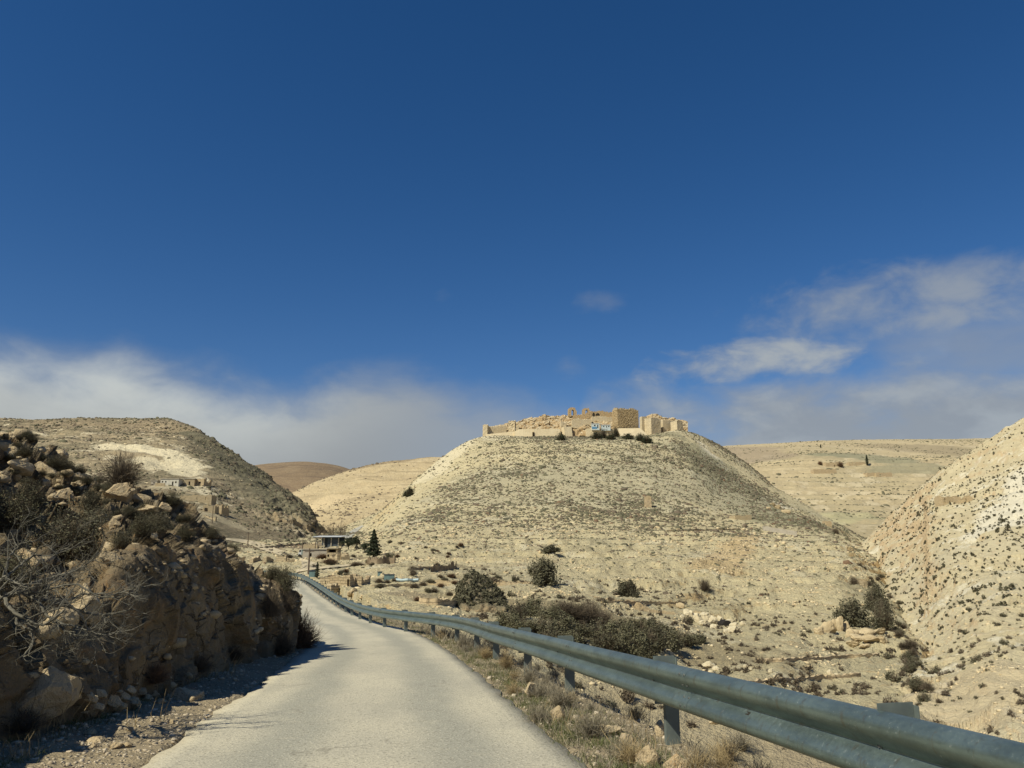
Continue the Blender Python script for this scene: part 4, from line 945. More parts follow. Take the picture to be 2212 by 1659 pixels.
def draped_wall(name, label, px0, px1, py0, py1, hpx, th=0.8, mat='ruin', jag=0.4, only=VO, n=16):
    pts = []
    for i in range(n):
        f = i / (n - 1); h_ = hit(px0 + (px1 - px0) * f, py0 + (py1 - py0) * f, only)
        if h_: pts.append(h_[0])
    z_ = np.array([q.z for q in pts]); y_ = np.array([q.y for q in pts])
    for _ in range(6): z_[1:-1] = (z_[:-2] + 2 * z_[1:-1] + z_[2:]) / 4; y_[1:-1] = (y_[:-2] + 2 * y_[1:-1] + y_[2:]) / 4
    for q, a_, b_ in zip(pts, y_, z_): q.x *= a_ / q.y; q.y = a_; q.z = b_
    mb = MB(); V = []; F = []
    for i, q in enumerate(pts):
        H_ = hpx * pxm(q.y) + jag * (rng.random() - .5)
        V += [(q.x, q.y - .05, q.z - .8), (q.x, q.y, q.z + H_), (q.x, q.y + th, q.z + H_ - .1), (q.x, q.y + th, q.z - .8)]
    for i in range(len(pts) - 1):
        for j in range(4): F.append((i * 4 + j, i * 4 + (j + 1) % 4, i * 4 + 4 + (j + 1) % 4, i * 4 + 4 + j))
    k = (len(pts) - 1) * 4; F += [(3, 2, 1, 0), (k, k + 1, k + 2, k + 3)]
    o = mb.add(V, F).build(name, M[mat]); fixn(o); return tag(o, label, 'stone wall')
draped_wall('terrace_wall', 'orange brown dry stone terrace wall above the wadi, behind the guardrail', 905, 1010, 1304, 1313, 13, 1.0, 'ruin_tan', .12, VO, 40)
draped_wall('terrace_wall', 'pale dry stone wall round the small walled field', 985, 1080, 1262, 1256, 4, 0.8)
draped_wall('terrace_wall', 'grey stone retaining wall at the right foot of the castle hill', 1649, 1722, 1146, 1158, 10, 0.8, 'concrete')
draped_wall('terrace_wall', 'thin pale terrace wall below the lone broken tower', 1440, 1600, 1148, 1144, 2.5, 0.6)
building('ruined_house', 'low pale roofless ruin on the shoulder right of the lone tower', 'ruin', 1588, 1625, 1112, 1124, None, 0.15, 6, mat='ruin', jag=0.5, only=VO)
building('ruined_house', 'tiny square tan ruin at the head of the side valley', 'ruin', 1786, 1797, 1124, 1137, None, 0.0, 5, mat='ruin_tan', jag=0.6, only=['castle', 'right'])
building('ruined_house', 'small stone hut wall beside the gully above the dark thicket', 'ruin', 1866, 1876, 1252, 1269, None, 0.2, 3, mat='ruin', jag=0.5, only=['castle', 'right'])
draped_wall('rock_step', 'earthen step under the fir tree, coloured dark for its shade', 792, 852, 1220, 1217, 13, 1.5, 'darkrock', .9, VO, 26)
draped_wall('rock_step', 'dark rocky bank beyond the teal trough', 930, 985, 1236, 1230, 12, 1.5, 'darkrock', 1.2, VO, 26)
draped_wall('terrace_wall', 'low pale rubble wall across the slope above the knoll', 880, 985, 1232, 1226, 5, 1.0, 'ruin', .22, VO, 24)
draped_wall('terrace_wall', 'broken pale rubble terrace below the teal trough', 800, 900, 1268, 1266, 5, 1.0, 'ruin', .22, VO, 24)
draped_wall('terrace_wall', 'grey rubble terrace at the left of the valley floor', 560, 660, 1186, 1176, 4, 1.0, 'ruin', .3, ['castle', 'left'], 24)
draped_wall('terrace_wall', 'long rubble terrace line beyond the wadi thicket, under the small round bush', 1300, 1480, 1302, 1306, 5, 1.0, 'ruin_tan', .22, VO, 40)
draped_wall('terrace_wall', 'stony terrace edge on the right of the wadi, the nearer one', 1560, 1860, 1482, 1462, 7, 1.0, 'ruin_tan', .22, VO, 60)
draped_wall('terrace_wall', 'stony terrace edge on the right of the wadi, the farther one', 1640, 1900, 1432, 1418, 6, 1.0, 'ruin_tan', .22, VO, 60)
# settlement on the far plateau
PO = ['plateau']
for a, b, tp, bt, lab, ops in ((1784, 1803, 998.5, 1008, 'pale ruin left of the dark bush in the far settlement', [(.3, .4, .1, .6)]), (1804, 1822, 997, 1008, 'tan ruin touching the dark bush in the far settlement', [(.3, .36, .2, .7)]), (1834, 1870, 997.5, 1006, 'long tan ruin just left of the far cypress', [(.1, .2, .5, .9), (.3, .36, .4, .9)]), (1758, 1809, 1012.5, 1023, 'long ruin with dark slit doorways, lower left of the far settlement', [(.28, .31, .05, .8), (.47, .50, .05, .8), (.55, .58, .05, .9), (.74, .77, .05, .7)]), (1873, 1892, 1020.5, 1029, 'pale tan block of the long ruin below the far cypress', []), (1893, 1929, 1020, 1030, 'long tan ruin right of the pale block below the far cypress', [(.2, .3, .1, .6)])):
    building('ruined_house', lab, 'ruin', a, b, tp, bt, None, 0.08, 8, mat='ruin_tan', jag=0.8, op=ops, only=PO)
building('ruined_house', 'tan ruin with two dark doorways on the right hillside', 'ruin', 2036, 2070, 1070, 1086, None, 0.05, 4, mat='ruin_tan', jag=0.7, op=[(.12, .22, 0, .6), (.62, .72, 0, .6)], only=['right'])
building('ruined_house', 'tan roofless ruin with one doorway, the right one on the hillside', 'ruin', 2072, 2100, 1070, 1085, None, -0.1, 4, mat='ruin_tan', jag=1.0, op=[(.45, .55, 0, .5)], only=['right'])

# power poles
for px, pt, pb, lab, only in ((666, 1187, 1241, 'tall wooden power pole beside the track near the guardrail', VO), (653, 1166, 1186, 'thin power pole in front of the dark scrub left of the farm shed', VO), (680, 1172, 1200, 'thin power pole in front of the flat roofed block house', VO), (535, 1150, 1181, 'power pole beside the dirt track on the left', VO), (458, 1088, 1131, 'power pole in front of the arched ruin on the left hill', ['left', 'castle']), (700, 1146, 1166, 'slim power pole behind the farm shed near the bare trees', VO)):
    h = hit(px, pb, only)
    if not h: continue
    q = h[0]; H = (pb - pt) * pxm(q.y); r_ = empty('power_pole', tuple(q))
    MB().tube([(0, 0, -.5), (0, 0, H * .5), (0, 0, H)], [.15, .13, .1], 6).build('pole', M['wood'], r_)
    MB().box((0, 0.12, H - .6), (1.5, .1, .12)).build('crossarm', M['wood'], r_)
    tag(r_, lab, 'power pole')
# teal sheet boxes and pale pipe in the village
for px, pb, w_, hp, lab, mt_ in ((674.5, 1246, 12, 12, 'dark green metal bin beside the small cypress', 'tealbox'), (820.5, 1243, 9, 7, 'small teal tank on the slope above the walled field', 'tealbox'), (841, 1251, 22, 9, 'long teal sheet trough right of the small teal tank', 'tealbox')):
    h = hit(px, pb, VO); q = h[0]; k = pxm(q.y)
    r_ = empty('metal_bin', tuple(q))
    MB().box((0, 0, -.3), (w_ * k, 1.2, hp * k + .3), 0.1, 0.96).build('body', M[mt_], r_)
    MB().box((0, 0, hp * k + 0.002), (w_ * k + .1, 1.3, .08), 0.1).build('rim', M['darkmetal'], r_)
    tag(r_, lab, 'metal bin')
pts = [tuple(hit(x, y, VO)[0] + Vector((0, 0, .25))) for x, y in ((856, 1256), (868, 1257), (880, 1256), (892, 1257), (904, 1256))]
o = MB().tube(pts, .22, 6).build('water_pipe', M['pipe']); tag(o, 'pale blue pipe lying along the ground right of the teal trough', 'pipe')
# small truck by the houses
h = hit(652, 1203, VO); q = h[0]; k = pxm(q.y); r_ = empty('parked_truck', tuple(q), 0.15)
L_ = 13.5 * k
b_ = MB(); b_.prism([(-L_ * .5, .5), (-L_ * .5, 1.1), (-L_ * .44, 1.2), (-L_ * .34, 1.95), (-L_ * .06, 1.95), (-L_ * .04, .5)], -.85, .85); b_.build('cab', M['roofwhite'], r_)
b_ = MB(); b_.box((L_ * .22, 0, .55), (L_ * .5, 1.7, 1.3)); b_.build('cargo_box', M['tealbox'], r_)
MB().prism([(-L_ * .40, 1.25), (-L_ * .33, 1.85), (-L_ * .12, 1.85), (-L_ * .12, 1.25)], -.86, -.853).build('window', M['dark'], r_)
for x in (-.3, .3):
    for y in (-.8, .8):
        MB().tube([(L_ * x, y - .12, .35), (L_ * x, y + .12, .35)], .38, 12).build('wheel', M['dark'], r_)
tag(r_, 'small white cab truck with dark box parked beside the block house', 'truck')
# ------------------------------------------------------------------ guardrail
def rail_solve(px, py, dz):
    m = ray(px, py); m = m[2] / m[1]; Ys = np.linspace(1.5, 110, 4400)
    f = CAMZ + m * Ys - (zroad(Ys) + dz); k = np.argmax(f < 0) if (f < 0).any() else np.argmin(f); return P(px, py, Ys[k])
RT = 0.80; BH = 0.355
_rt = [(2212, 1605), (1980, 1549), (1762, 1503), (1600, 1466), (1435, 1430.5), (1229, 1384), (1133, 1362), (1066, 1349.5), (1030, 1339), (989, 1331.5), (945, 1326.5), (905, 1322.5), (860, 1319), (822, 1314.5), (780, 1306), (739, 1291), (711, 1275), (683, 1258), (661, 1246), (640, 1238)]
RP = np.array([rail_solve(x, y, RT) for x, y in _rt])
d0 = RP[0] - RP[2]; d0 /= np.linalg.norm(d0)
d1 = RP[-1] - RP[-3]; d1 /= np.linalg.norm(d1)
RP = np.concatenate([[RP[0] + d0 * 6, RP[0] + d0 * 2.5], RP, [RP[-1] + d1 * 8 + np.array((-3, 1, 0)), RP[-1] + d1 * 16 + np.array((-12, 2, 0))]])
RL = resample(RP, 0.25)
for _ in range(25): RL[1:-1] = (RL[:-2] + 2 * RL[1:-1] + RL[2:]) / 4
ds = np.linalg.norm(np.diff(RL, axis=0), axis=1); RS = np.concatenate([[0], np.cumsum(ds)])
RTn = np.gradient(RL, axis=0); RTn /= np.linalg.norm(RTn, axis=1)[:, None]
RN = np.stack([-RTn[:, 1], RTn[:, 0], 0 * RTn[:, 0]], -1); RN /= np.linalg.norm(RN, axis=1)[:, None]     # to the left = towards the road
def rail_mat():
    t = NT('galvanised_rail')
    n = t.noise(2.0, 5, 0.65, vec=t.mapping((1, 1, 3))); f = t.noise(28, 5, 0.75); g = t.noise(90, 3, 0.7)
    c = t.mix(t.ramp(n, 0.35, 0.65), (0.235, 0.30, 0.275), (0.165, 0.215, 0.20))
    c = t.mix(t.math('MULTIPLY', t.ramp(f, 0.60, 0.70), 0.6), c, (0.50, 0.54, 0.50))
    c = t.mix(t.math('MULTIPLY', t.ramp(g, 0.66, 0.74), 0.7), c, (0.62, 0.64, 0.58))
    c = t.mix(t.math('MULTIPLY', t.ramp(f, 0.42, 0.30), 0.4), c, (0.15, 0.17, 0.155))
    c = t.mix(t.math('MULTIPLY', t.ramp(t.noise(1.0, 4, .6, vec=t.mapping((16, 16, 2.5))), .56, .70), .5), c, (0.16, 0.14, 0.10))
    t.b.inputs['Metallic'].default_value = 0.75; t.b.inputs['Specular IOR Level'].default_value = 0.4
    return t.fin(c, t.bump(t.math('ADD', n, t.math('MULTIPLY', f, 0.3)), 0.35, 0.01), t.ramp(f, 0.3, 0.7, 0.36, 0.52))
M['rail'] = rail_mat()
M['post'] = simple('galvanised_post', (0.20, 0.235, 0.215), (0.14, 0.165, 0.155), 5, 0.6, 0.2, 0.006, 0.3, 0.4)
M['bolt'] = simple('dull_bolt', (0.16, 0.17, 0.16), (0.1, 0.1, 0.1), 8, 0.6, 0, 0, 0.3, 0.5)
prof = [(.004, 0), (.03, -.003), (.062, -.016), (.085, -.038), (.095, -.064), (.094, -.088), (.084, -.112), (.060, -.140), (.034, -.165), (.014, -.182), (.009, -.190), (.014, -.199), (.034, -.216), (.060, -.240), (.084, -.266), (.094, -.290), (.095, -.312), (.084, -.336), (.060, -.352), (.03, -.355), (.006, -.350)]
prof = np.array(prof); back = prof.copy(); back[:, 0] -= 0.006
loop = np.concatenate([prof, back[::-1]])
guard = empty('guardrail', tuple(RL[4] - np.array((0, 0, RT))))
def gp(o): o.parent = guard; o.matrix_parent_inverse = Matrix.Translation(-guard.location); return o
def at_s(s_):
    i = int(np.clip(np.searchsorted(RS, s_), 1, len(RS) - 1)); f = (s_ - RS[i - 1]) / (RS[i] - RS[i - 1])
    p_ = RL[i - 1] * (1 - f) + RL[i] * f; return p_, RTn[i], RN[i]
# posts stand where the photograph shows them
def s_of_px(px):
    q = (RL[:, 0] / (RL[:, 1] * math.cos(PITCH) + (RL[:, 2] - CAMZ) * math.sin(PITCH))) * FPX + 1106
    ok = RL[:, 1] > 0.6
    k = np.argmin(np.where(ok, np.abs(q - px), 1e9)); return RS[k]
ps = [s_of_px(x) for x in (1915, 1400, 1207, 1118, 1055)]
gap = np.mean(np.diff(ps)[1:]); print('post gaps', np.diff(ps))
s_ = ps[-1] + gap
while s_ < RS[-1] - 1: ps.append(s_); s_ += gap
ps.insert(0, ps[0] - gap)
SEC = 4.0
# joints fall between the posts
s0 = s_of_px(1515) - 5 * SEC
while s0 < -SEC: s0 += SEC
joints = []
bolts = MB()
while s0 < RS[-1]:
    a, b = max(0, s0), min(RS[-1], s0 + SEC + 0.16); n = max(2, int((b - a) / 0.125)); V = []
    if b - a > 0.3:
        for i in range(n + 1):
            p_, t_, n_ = at_s(a + (b - a) * i / n)
            lift = 0.0018 * max(0, 1 - i / 1.5) if a > 0 else 0          # lapped joint
            dent = 0.004 * math.sin(p_[0] * 3.1 + p_[1] * 2.3)
            for (x, z) in loop: V.append(p_ + n_ * (x + lift + dent) + np.array((0, 0, z)))
        L_ = len(loop); F = [(i * L_ + j, i * L_ + (j + 1) % L_, (i + 1) * L_ + (j + 1) % L_, (i + 1) * L_ + j) for i in range(n) for j in range(L_)]
        o = obj('beam', V, F, M['rail'], None); fixn(o); gp(o)
        pl_ = o.data.polygons; sm = np.ones(len(pl_), bool); pl_.foreach_set('use_smooth', sm)
        if a > 0: joints.append(a)
    s0 += SEC
def bolt(s_, z, x, parent_name='bolt', r=0.013):
    p_, t_, n_ = at_s(s_); c = p_ + n_ * x + np.array((0, 0, z)); an = np.arange(7) / 7 * 2 * math.pi
    V = [c + t_ * (r * math.cos(q)) + np.array((0, 0, r * math.sin(q))) for q in an] + [c + n_ * 0.009 + t_ * (r * .7 * math.cos(q)) + np.array((0, 0, r * .7 * math.sin(q))) for q in an]
    F = [(i, (i + 1) % 7, (i + 1) % 7 + 7, i + 7) for i in range(7)] + [tuple(range(7, 14))]
    o = obj('bolt', V, F, M['bolt']); fixn(o); gp(o)
nb = 0
for j in joints[:9]:
    for dx in (0.03, 0.13):
        for z, x in ((-0.05, 0.091), (-0.135, 0.064), (-0.236, 0.056), (-0.300, 0.094)):
            bolt(j + dx, z, x); nb += 1
for s_ in ps[:14]: bolt(s_, -0.178, 0.010, r=0.02)
for k_, s_ in enumerate(ps):
    p_, t_, n_ = at_s(s_); zg = gz(p_[0] - n_[0] * 0.15, p_[1] - n_[1] * 0.15)
    def put(mb, name):
        R3 = np.stack([t_ / np.linalg.norm(t_[:2]) * np.array((1, 1, 0)), n_, np.array((0, 0, 1.0))], -1)
        V = np.concatenate(mb.V) @ R3.T + p_
        o = obj(name, V, mb.F, M['post']); fixn(o); return gp(o)
    zb = zg - p_[2] - 0.5
    m_ = MB()                                             # channel section post, web across the road
    m_.box((0.0, -0.165, zb), (0.006, 0.125, -zb)); m_.box((0.028, -0.1, zb), (0.062, 0.005, -zb)); m_.box((0.028, -0.23, zb), (0.062, 0.005, -zb))
    put(m_, 'post')
    m_ = MB(); zt_ = 0.036                                  # spacer bracket standing a little above the beam
    m_.box((-0.008, -0.095, -0.40), (0.005, 0.215, 0.40 + zt_)); m_.box((-0.028, -0.2065, -0.40), (0.045, 0.005, 0.385 + zt_));
    if k_ < 40: put(m_, 'spacer')
# square holes in the lower wave are dark slots
for px in (1640, 2046):
    s_ = s_of_px(px); p_, t_, n_ = at_s(s_)
    V = [p_ + n_ * x + t_ * (0.028 * a) + np.array((0, 0, z)) for x, z, a in ((0.0470, -0.226, -1), (0.0470, -0.226, 1), (0.0255, -0.207, 1), (0.0255, -0.207, -1))]
    o = obj('slot', V, [(0, 1, 2, 3)], M['dark']); gp(o)
tag(guard, 'long weathered galvanised steel guardrail along the right road edge', 'guardrail')

# ------------------------------------------------------------------ plants: shared building blocks
def leafmat(name, c1, c2, r=0.15):
    t = NT(name); n = t.noise(3.0, 3, 0.6); oi = t.n('ShaderNodeObjectInfo')
    c = t.mix(t.ramp(n, 0.3, 0.7), c1, c2)
    hs = t.n('ShaderNodeHueSaturation'); t.l(t.ramp(oi.outputs['Random'], 0, 1, 1 - r, 1 + r, False), hs.inputs['Value']); t.l(c, hs.inputs['Color'])
    return t.fin(hs.outputs[0], None, 0.9)
M['olive'] = leafmat('olive_leaf', (0.135, 0.125, 0.074), (0.092, 0.088, 0.052), 0.35)
M['greygreen'] = leafmat('grey_green_leaf', (0.135, 0.125, 0.078), (0.092, 0.086, 0.054), 0.25)
M['drybush'] = leafmat('dry_twig', (0.165, 0.130, 0.090), (0.10, 0.08, 0.056), 0.25)
M['darkpine'] = leafmat('pine_needle', (0.050, 0.058, 0.032), (0.032, 0.040, 0.024), 0.2)
M['bark'] = leafmat('grey_bark', (0.19, 0.175, 0.14), (0.115, 0.105, 0.08), 0.1)
M['brownbark'] = leafmat('brown_bark', (0.13, 0.10, 0.07), (0.085, 0.065, 0.045), 0.1)
M['straw'] = leafmat('dry_straw', (0.36, 0.275, 0.145), (0.24, 0.18, 0.10), 0.2)
M['greystraw'] = leafmat('grey_straw', (0.30, 0.26, 0.185), (0.20, 0.175, 0.125), 0.2)
M['green'] = leafmat('short_grass', (0.125, 0.135, 0.055), (0.095, 0.105, 0.045), 0.2)
M['rust'] = leafmat('rusty_twig', (0.20, 0.125, 0.075), (0.13, 0.085, 0.055), 0.2)

def leaves(cent, size, seed, flat=0.0):
    """one randomly turned leaf shaped quad per centre"""
    g = np.random.default_rng(seed); n = len(cent)
    a = g.normal(size=(n, 3)); a[:, 2] *= (1 - flat); a /= np.linalg.norm(a, axis=1)[:, None]
    b = np.cross(a, g.normal(size=(n, 3))); b /= np.linalg.norm(b, axis=1)[:, None]
    s_ = (size * g.uniform(0.6, 1.4, n))[:, None]
    V = np.stack([cent - a * s_, cent - b * s_ * 0.42, cent + a * s_, cent + b * s_ * 0.42], 1)
    return V.reshape(-1, 3), np.arange(4 * n).reshape(n, 4)
def blades(p0, p1, w, seed):
    """thin two-segment tapering twigs from p0 to p1 with a bend"""
    g = np.random.default_rng(seed); n = len(p0); d = p1 - p0; L_ = np.linalg.norm(d, axis=1)[:, None]
    sd = np.cross(d, g.normal(size=(n, 3))); sd /= np.linalg.norm(sd, axis=1)[:, None] + 1e-9
    m = (p0 + p1) / 2 + g.normal(size=(n, 3)) * L_ * 0.08; w = np.broadcast_to(np.asarray(w, float), (n,))[:, None]
    V = np.stack([p0 - sd * w, p0 + sd * w, m + sd * w * .75, m - sd * w * .75, p1 + sd * w * .3, p1 - sd * w * .3], 1)
    k = np.arange(n)[:, None] * 6
    F = np.concatenate([k + np.array([[0, 1, 2, 3]]), k + np.array([[3, 2, 4, 5]])])
    return V.reshape(-1, 3), F
def join(*parts):
    V = []; F = []; mi = []; n = 0
    for i, (v, f, m) in enumerate(parts):
        V.append(v); F.append(f + n); n += len(v); mi += [m] * len(f)
    return np.concatenate(V), np.concatenate(F), mi
def clumps(n, k, seed, rx, ry, rz, spread=0.33, dome=True, shell=0.5):
    """n leaf positions gathered in k clumps filling a half dome of radii rx, ry, rz"""
    g = np.random.default_rng(seed)
    d = g.normal(size=(k, 3)); d /= np.linalg.norm(d, axis=1)[:, None]
    if dome: d[:, 2] = np.abs(d[:, 2])
    r = g.uniform(shell, 0.92, k)[:, None]; c = d * r
    pick = g.integers(0, k, n); q = c[pick] + g.normal(size=(n, 3)) * spread * g.uniform(0.5, 1.0, k)[pick][:, None] * 0.6
    if dome: q[:, 2] = np.abs(q[:, 2])
    return q * np.array((rx, ry, rz))
def bush_mesh(name, seed, h=1.0, w=1.0, nleaf=700, k=14, ls=0.06, ntw=160, leaf='olive', twig='brownbark', tw=0.012):
    g = np.random.default_rng(seed)
    q = clumps(nleaf, k, seed, w / 2, w / 2, h, 0.34)
    lv, lf = leaves(q, ls, seed + 1)
    d = g.normal(size=(ntw, 3)); d[:, 2] = np.abs(d[:, 2]) + 0.25; d /= np.linalg.norm(d, axis=1)[:, None]
    e = d * np.array((w / 2, w / 2, h)) * g.uniform(0.6, 1.1, ntw)[:, None]; s_ = d * 0.08 * np.array((w, w, h)) * np.array((1, 1, 0))
    tv, tf = blades(s_, e, tw, seed + 2)
    V, F, mi = join((lv, lf, 0), (tv, tf, 1))
    return mesh(name, V, F, [M[leaf], M[twig]], False, mi)
def twiggy_mesh(name, seed, h=1.0, w=1.0, n=320, sub=4, tw=0.008, mat='drybush', up=0.25, mat2=None, nleaf=0, ls=0.02):
    """bare bush: stems from the ground, each forking into side twigs"""
    g = np.random.default_rng(seed)
    d = g.normal(size=(n, 3)); d[:, 2] = np.abs(d[:, 2]) + up; d /= np.linalg.norm(d, axis=1)[:, None]
    e = d * np.array((w / 2, w / 2, h)) * g.uniform(0.45, 1.0, n)[:, None]
    s_ = g.normal(size=(n, 3)) * np.array((w * .05, w * .05, 0)); P0 = [s_]; P1 = [e]; W = [np.full(n, tw)]
    for k in range(sub):
        f = g.uniform(0.35, 0.95, n)[:, None]; a = s_ + (e - s_) * f
        dd = (e - s_) * 0.5 + g.normal(size=(n, 3)) * np.array((w, w, h)) * 0.16
        P0.append(a); P1.append(a + dd * g.uniform(0.3, 0.8, n)[:, None]); W.append(np.full(n, tw * 0.6))
    p1 = np.concatenate(P1); p1[:, 2] = np.abs(p1[:, 2])
    v, f = blades(np.concatenate(P0), p1, np.concatenate(W), seed)
    parts = [(v, f, 0)]
    if nleaf:
        lv, lf = leaves(p1[g.integers(0, len(p1), nleaf)] + g.normal(size=(nleaf, 3)) * 0.03 * w, ls, seed + 9); parts.append((lv, lf, 1))
    V, F, mi = join(*parts)
    return mesh(name, V, F, [M[mat]] + ([M[mat2]] if mat2 else []), False, mi)

# small dry shrubs dotted over the slopes: one low rough dome of facets each
def dome_field(P_, size, seed, hr=0.62):
    g = np.random.default_rng(seed); n = len(P_); m = 6
    a = np.arange(m) / m * 2 * math.pi
    ring0 = np.stack([np.cos(a), np.sin(a), -0.25 + 0 * a], -1); ring1 = np.stack([0.8 * np.cos(a + .5), 0.8 * np.sin(a + .5), 0.62 + 0 * a], -1)
    base = np.concatenate([ring0, ring1, [[0, 0, 1.0]]])
    V = base[None] * g.uniform(0.62, 1.3, (n, 13, 1)); V = V + g.normal(size=V.shape) * 0.12
    sx = (size * g.uniform(0.8, 1.3, n)); V[..., 0] *= sx[:, None]; V[..., 1] *= (size * g.uniform(0.8, 1.2, n))[:, None]; V[..., 2] *= (size * hr * g.uniform(0.7, 1.4, n))[:, None]
    V = V + P_[:, None]
    F = []
    for j in range(m):
        k = (j + 1) % m; F += [(j, k, 6 + j), (k, 6 + k, 6 + j), (6 + j, 6 + k, 12)]
    F = np.array(F)[None] + (np.arange(n) * 13)[:, None, None]
    return V.reshape(-1, 3), F.reshape(-1, 3)
def scatter(G, n, seed, dens=None):
    """random points over a sheet, even in area, thinned by dens(points)"""
    g = np.random.default_rng(seed)
    a = G[:-1, :-1]; b = G[1:, :-1]; c = G[:-1, 1:]
    ar = np.linalg.norm(np.cross(b - a, c - a), axis=-1).ravel()
    if dens is not None: ar = ar * np.clip(dens(a.reshape(-1, 3)), 0, None)
    k = np.searchsorted(np.cumsum(ar) / ar.sum(), g.random(n)); k = np.clip(k, 0, len(ar) - 1)
    i, j = np.divmod(k, G.shape[1] - 1); u, v_ = g.random((2, n, 1))
    return G[i, j] * (1 - u) * (1 - v_) + G[i + 1, j] * u * (1 - v_) + G[i, j + 1] * (1 - u) * v_ + G[i + 1, j + 1] * u * v_
def merge_field(protos, P_, size, seed):
    """many copies of small plants as one mesh (for ground cover past counting)"""
    g = np.random.default_rng(seed); V_, F_, Mi = [], [], []; n = 0
    arr = []
    for me in protos:
        v = np.empty(len(me.vertices) * 3, np.float32); me.vertices.foreach_get('co', v); f = np.empty(len(me.loops), np.int32); me.loops.foreach_get('vertex_index', f); mi = np.empty(len(me.polygons), np.int32); me.polygons.foreach_get('material_index', mi)
        arr.append((v.reshape(-1, 3), f.reshape(-1, 4), mi))
    if len(P_) == 0: P_, size = np.array([[0, 0, -17.5]]), [.1]
    for i in range(len(P_)):
        v, f, mi = arr[g.integers(len(arr))]; a = g.uniform(0, 6.28)
        V_.append((v * np.array((1, 1, g.uniform(.7, 1.1)))) @ rotz(a).T * size[i] + P_[i] - np.array((0, 0, .05))); F_.append(f + n); Mi.append(mi); n += len(v)
    return np.concatenate(V_), np.concatenate(F_), np.concatenate(Mi)
def proj(Q):
    Q = np.asarray(Q, float); dz = Q[..., 2] - CAMZ; c, s = math.cos(PITCH), math.sin(PITCH)
    f = Q[..., 1] * c + dz * s; f = np.where(np.abs(f) < .01, .01, f)
    return Q[..., 0] / f * FPX + 1106, 829.5 - (-Q[..., 1] * s + dz * c) / f * FPX, f
def inview(Q, m=60):
    x, y, f = proj(Q); return (f > 1) & (x > -m) & (x < 2212 + m) & (y > 300) & (y < 1659 + m)
def pat(p, sc, off): return fbm(p * sc + off, 4)
SV, SF, SM = [], [], []; ns_ = 0
def addscrub(Vx, Fx, mi):
    global ns_
    SV.append(Vx); SF.append(Fx + ns_); SM.append(np.full(len(Fx), mi)); ns_ += len(Vx)
def dC(p):
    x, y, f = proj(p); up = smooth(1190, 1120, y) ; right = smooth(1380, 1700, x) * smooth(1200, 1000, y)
    strip = smooth(1040, 1130, x + (y - 940) * 1.05)         # the pale chute on the left shoulder stays bare
    bare = 1 - smooth(0.0, 40, x - (1440 + (y - 950) * 1.75)) * (1 - smooth(40, 80, x - (1440 + (y - 950) * 1.75)))
    low = 0.22 * (1 - up)
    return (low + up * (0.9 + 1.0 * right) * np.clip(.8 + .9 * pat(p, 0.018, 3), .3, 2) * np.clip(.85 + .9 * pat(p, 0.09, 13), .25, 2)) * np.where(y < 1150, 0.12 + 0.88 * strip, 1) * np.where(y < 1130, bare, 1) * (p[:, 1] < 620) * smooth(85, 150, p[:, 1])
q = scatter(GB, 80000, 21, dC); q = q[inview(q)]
sz = np.exp(np.random.default_rng(5).normal(-1.12, 0.45, len(q))) * (0.36 + 0.64 * smooth(90, 330, q[:, 1]))
k = np.random.default_rng(6).random(len(q)); 
for mi, (lo_, hi_) in enumerate(((0, .6), (.6, .97), (.97, 1))):
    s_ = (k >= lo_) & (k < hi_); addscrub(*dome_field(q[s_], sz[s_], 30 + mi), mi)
def dR(p): 
    return np.clip(.8 + .7 * pat(p, 0.03, 9), .3, 2) * np.clip(.85 + .7 * pat(p, 0.12, 19), .3, 2) * (p[:, 1] < 330) / (0.2 + p[:, 1] / 90)
qr = scatter(GR, 10500, 22, dR); qr = qr[inview(qr)]
szr = np.exp(np.random.default_rng(8).normal(-1.2, 0.4, len(qr)))
far_ = qr[:, 1] > 105
NEAR_SHRUB = [qr[~far_], szr[~far_]]
def dL(p):
    x, y, f = proj(p); pale = np.exp(-(((x - 330) / 110) ** 2 + ((y - 985 - (x - 330) * .25) / 22) ** 2))
    return (0.7 + 1.2 * np.clip(pat(p * np.array((1, 1, 2.5)), 0.022, 15), -.5, 1)) * (1 - 0.93 * np.clip(pale * 1.3, 0, 1)) * smooth(310, 345, p[:, 1])
q = scatter(GL, 26000, 23, dL); q = q[inview(q)]; sz = np.exp(np.random.default_rng(9).normal(-0.62, 0.4, len(q)))
s_ = np.random.default_rng(10).random(len(q)) < .6
addscrub(*dome_field(q[s_], sz[s_], 43), 0); addscrub(*dome_field(q[~s_], sz[~s_], 44), 1)
def dP(p): return (0.25 + 1.2 * np.clip(pat(p, 0.012, 25), -.2, 1)) * (p[:, 1] < 1500)
q = scatter(GP, 7000, 24, dP); q = q[inview(q)]; sz = np.exp(np.random.default_rng(12).normal(-0.25, 0.4, len(q))); addscrub(*dome_field(q, sz, 45), 0)
q = scatter(GF, 4500, 25, lambda p: 0.3 + 1.2 * np.clip(pat(p, 0.01, 35), -.2, 1)); q = q[inview(q)]; sz = np.exp(np.random.default_rng(13).normal(-0.2, 0.4, len(q))); addscrub(*dome_field(q, sz, 46), 1)
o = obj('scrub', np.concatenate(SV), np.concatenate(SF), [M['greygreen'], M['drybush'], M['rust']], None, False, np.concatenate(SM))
tag(o, 'low dry scrub dotted thickly over the slopes of all the hills', 'scrub', None, 'stuff')

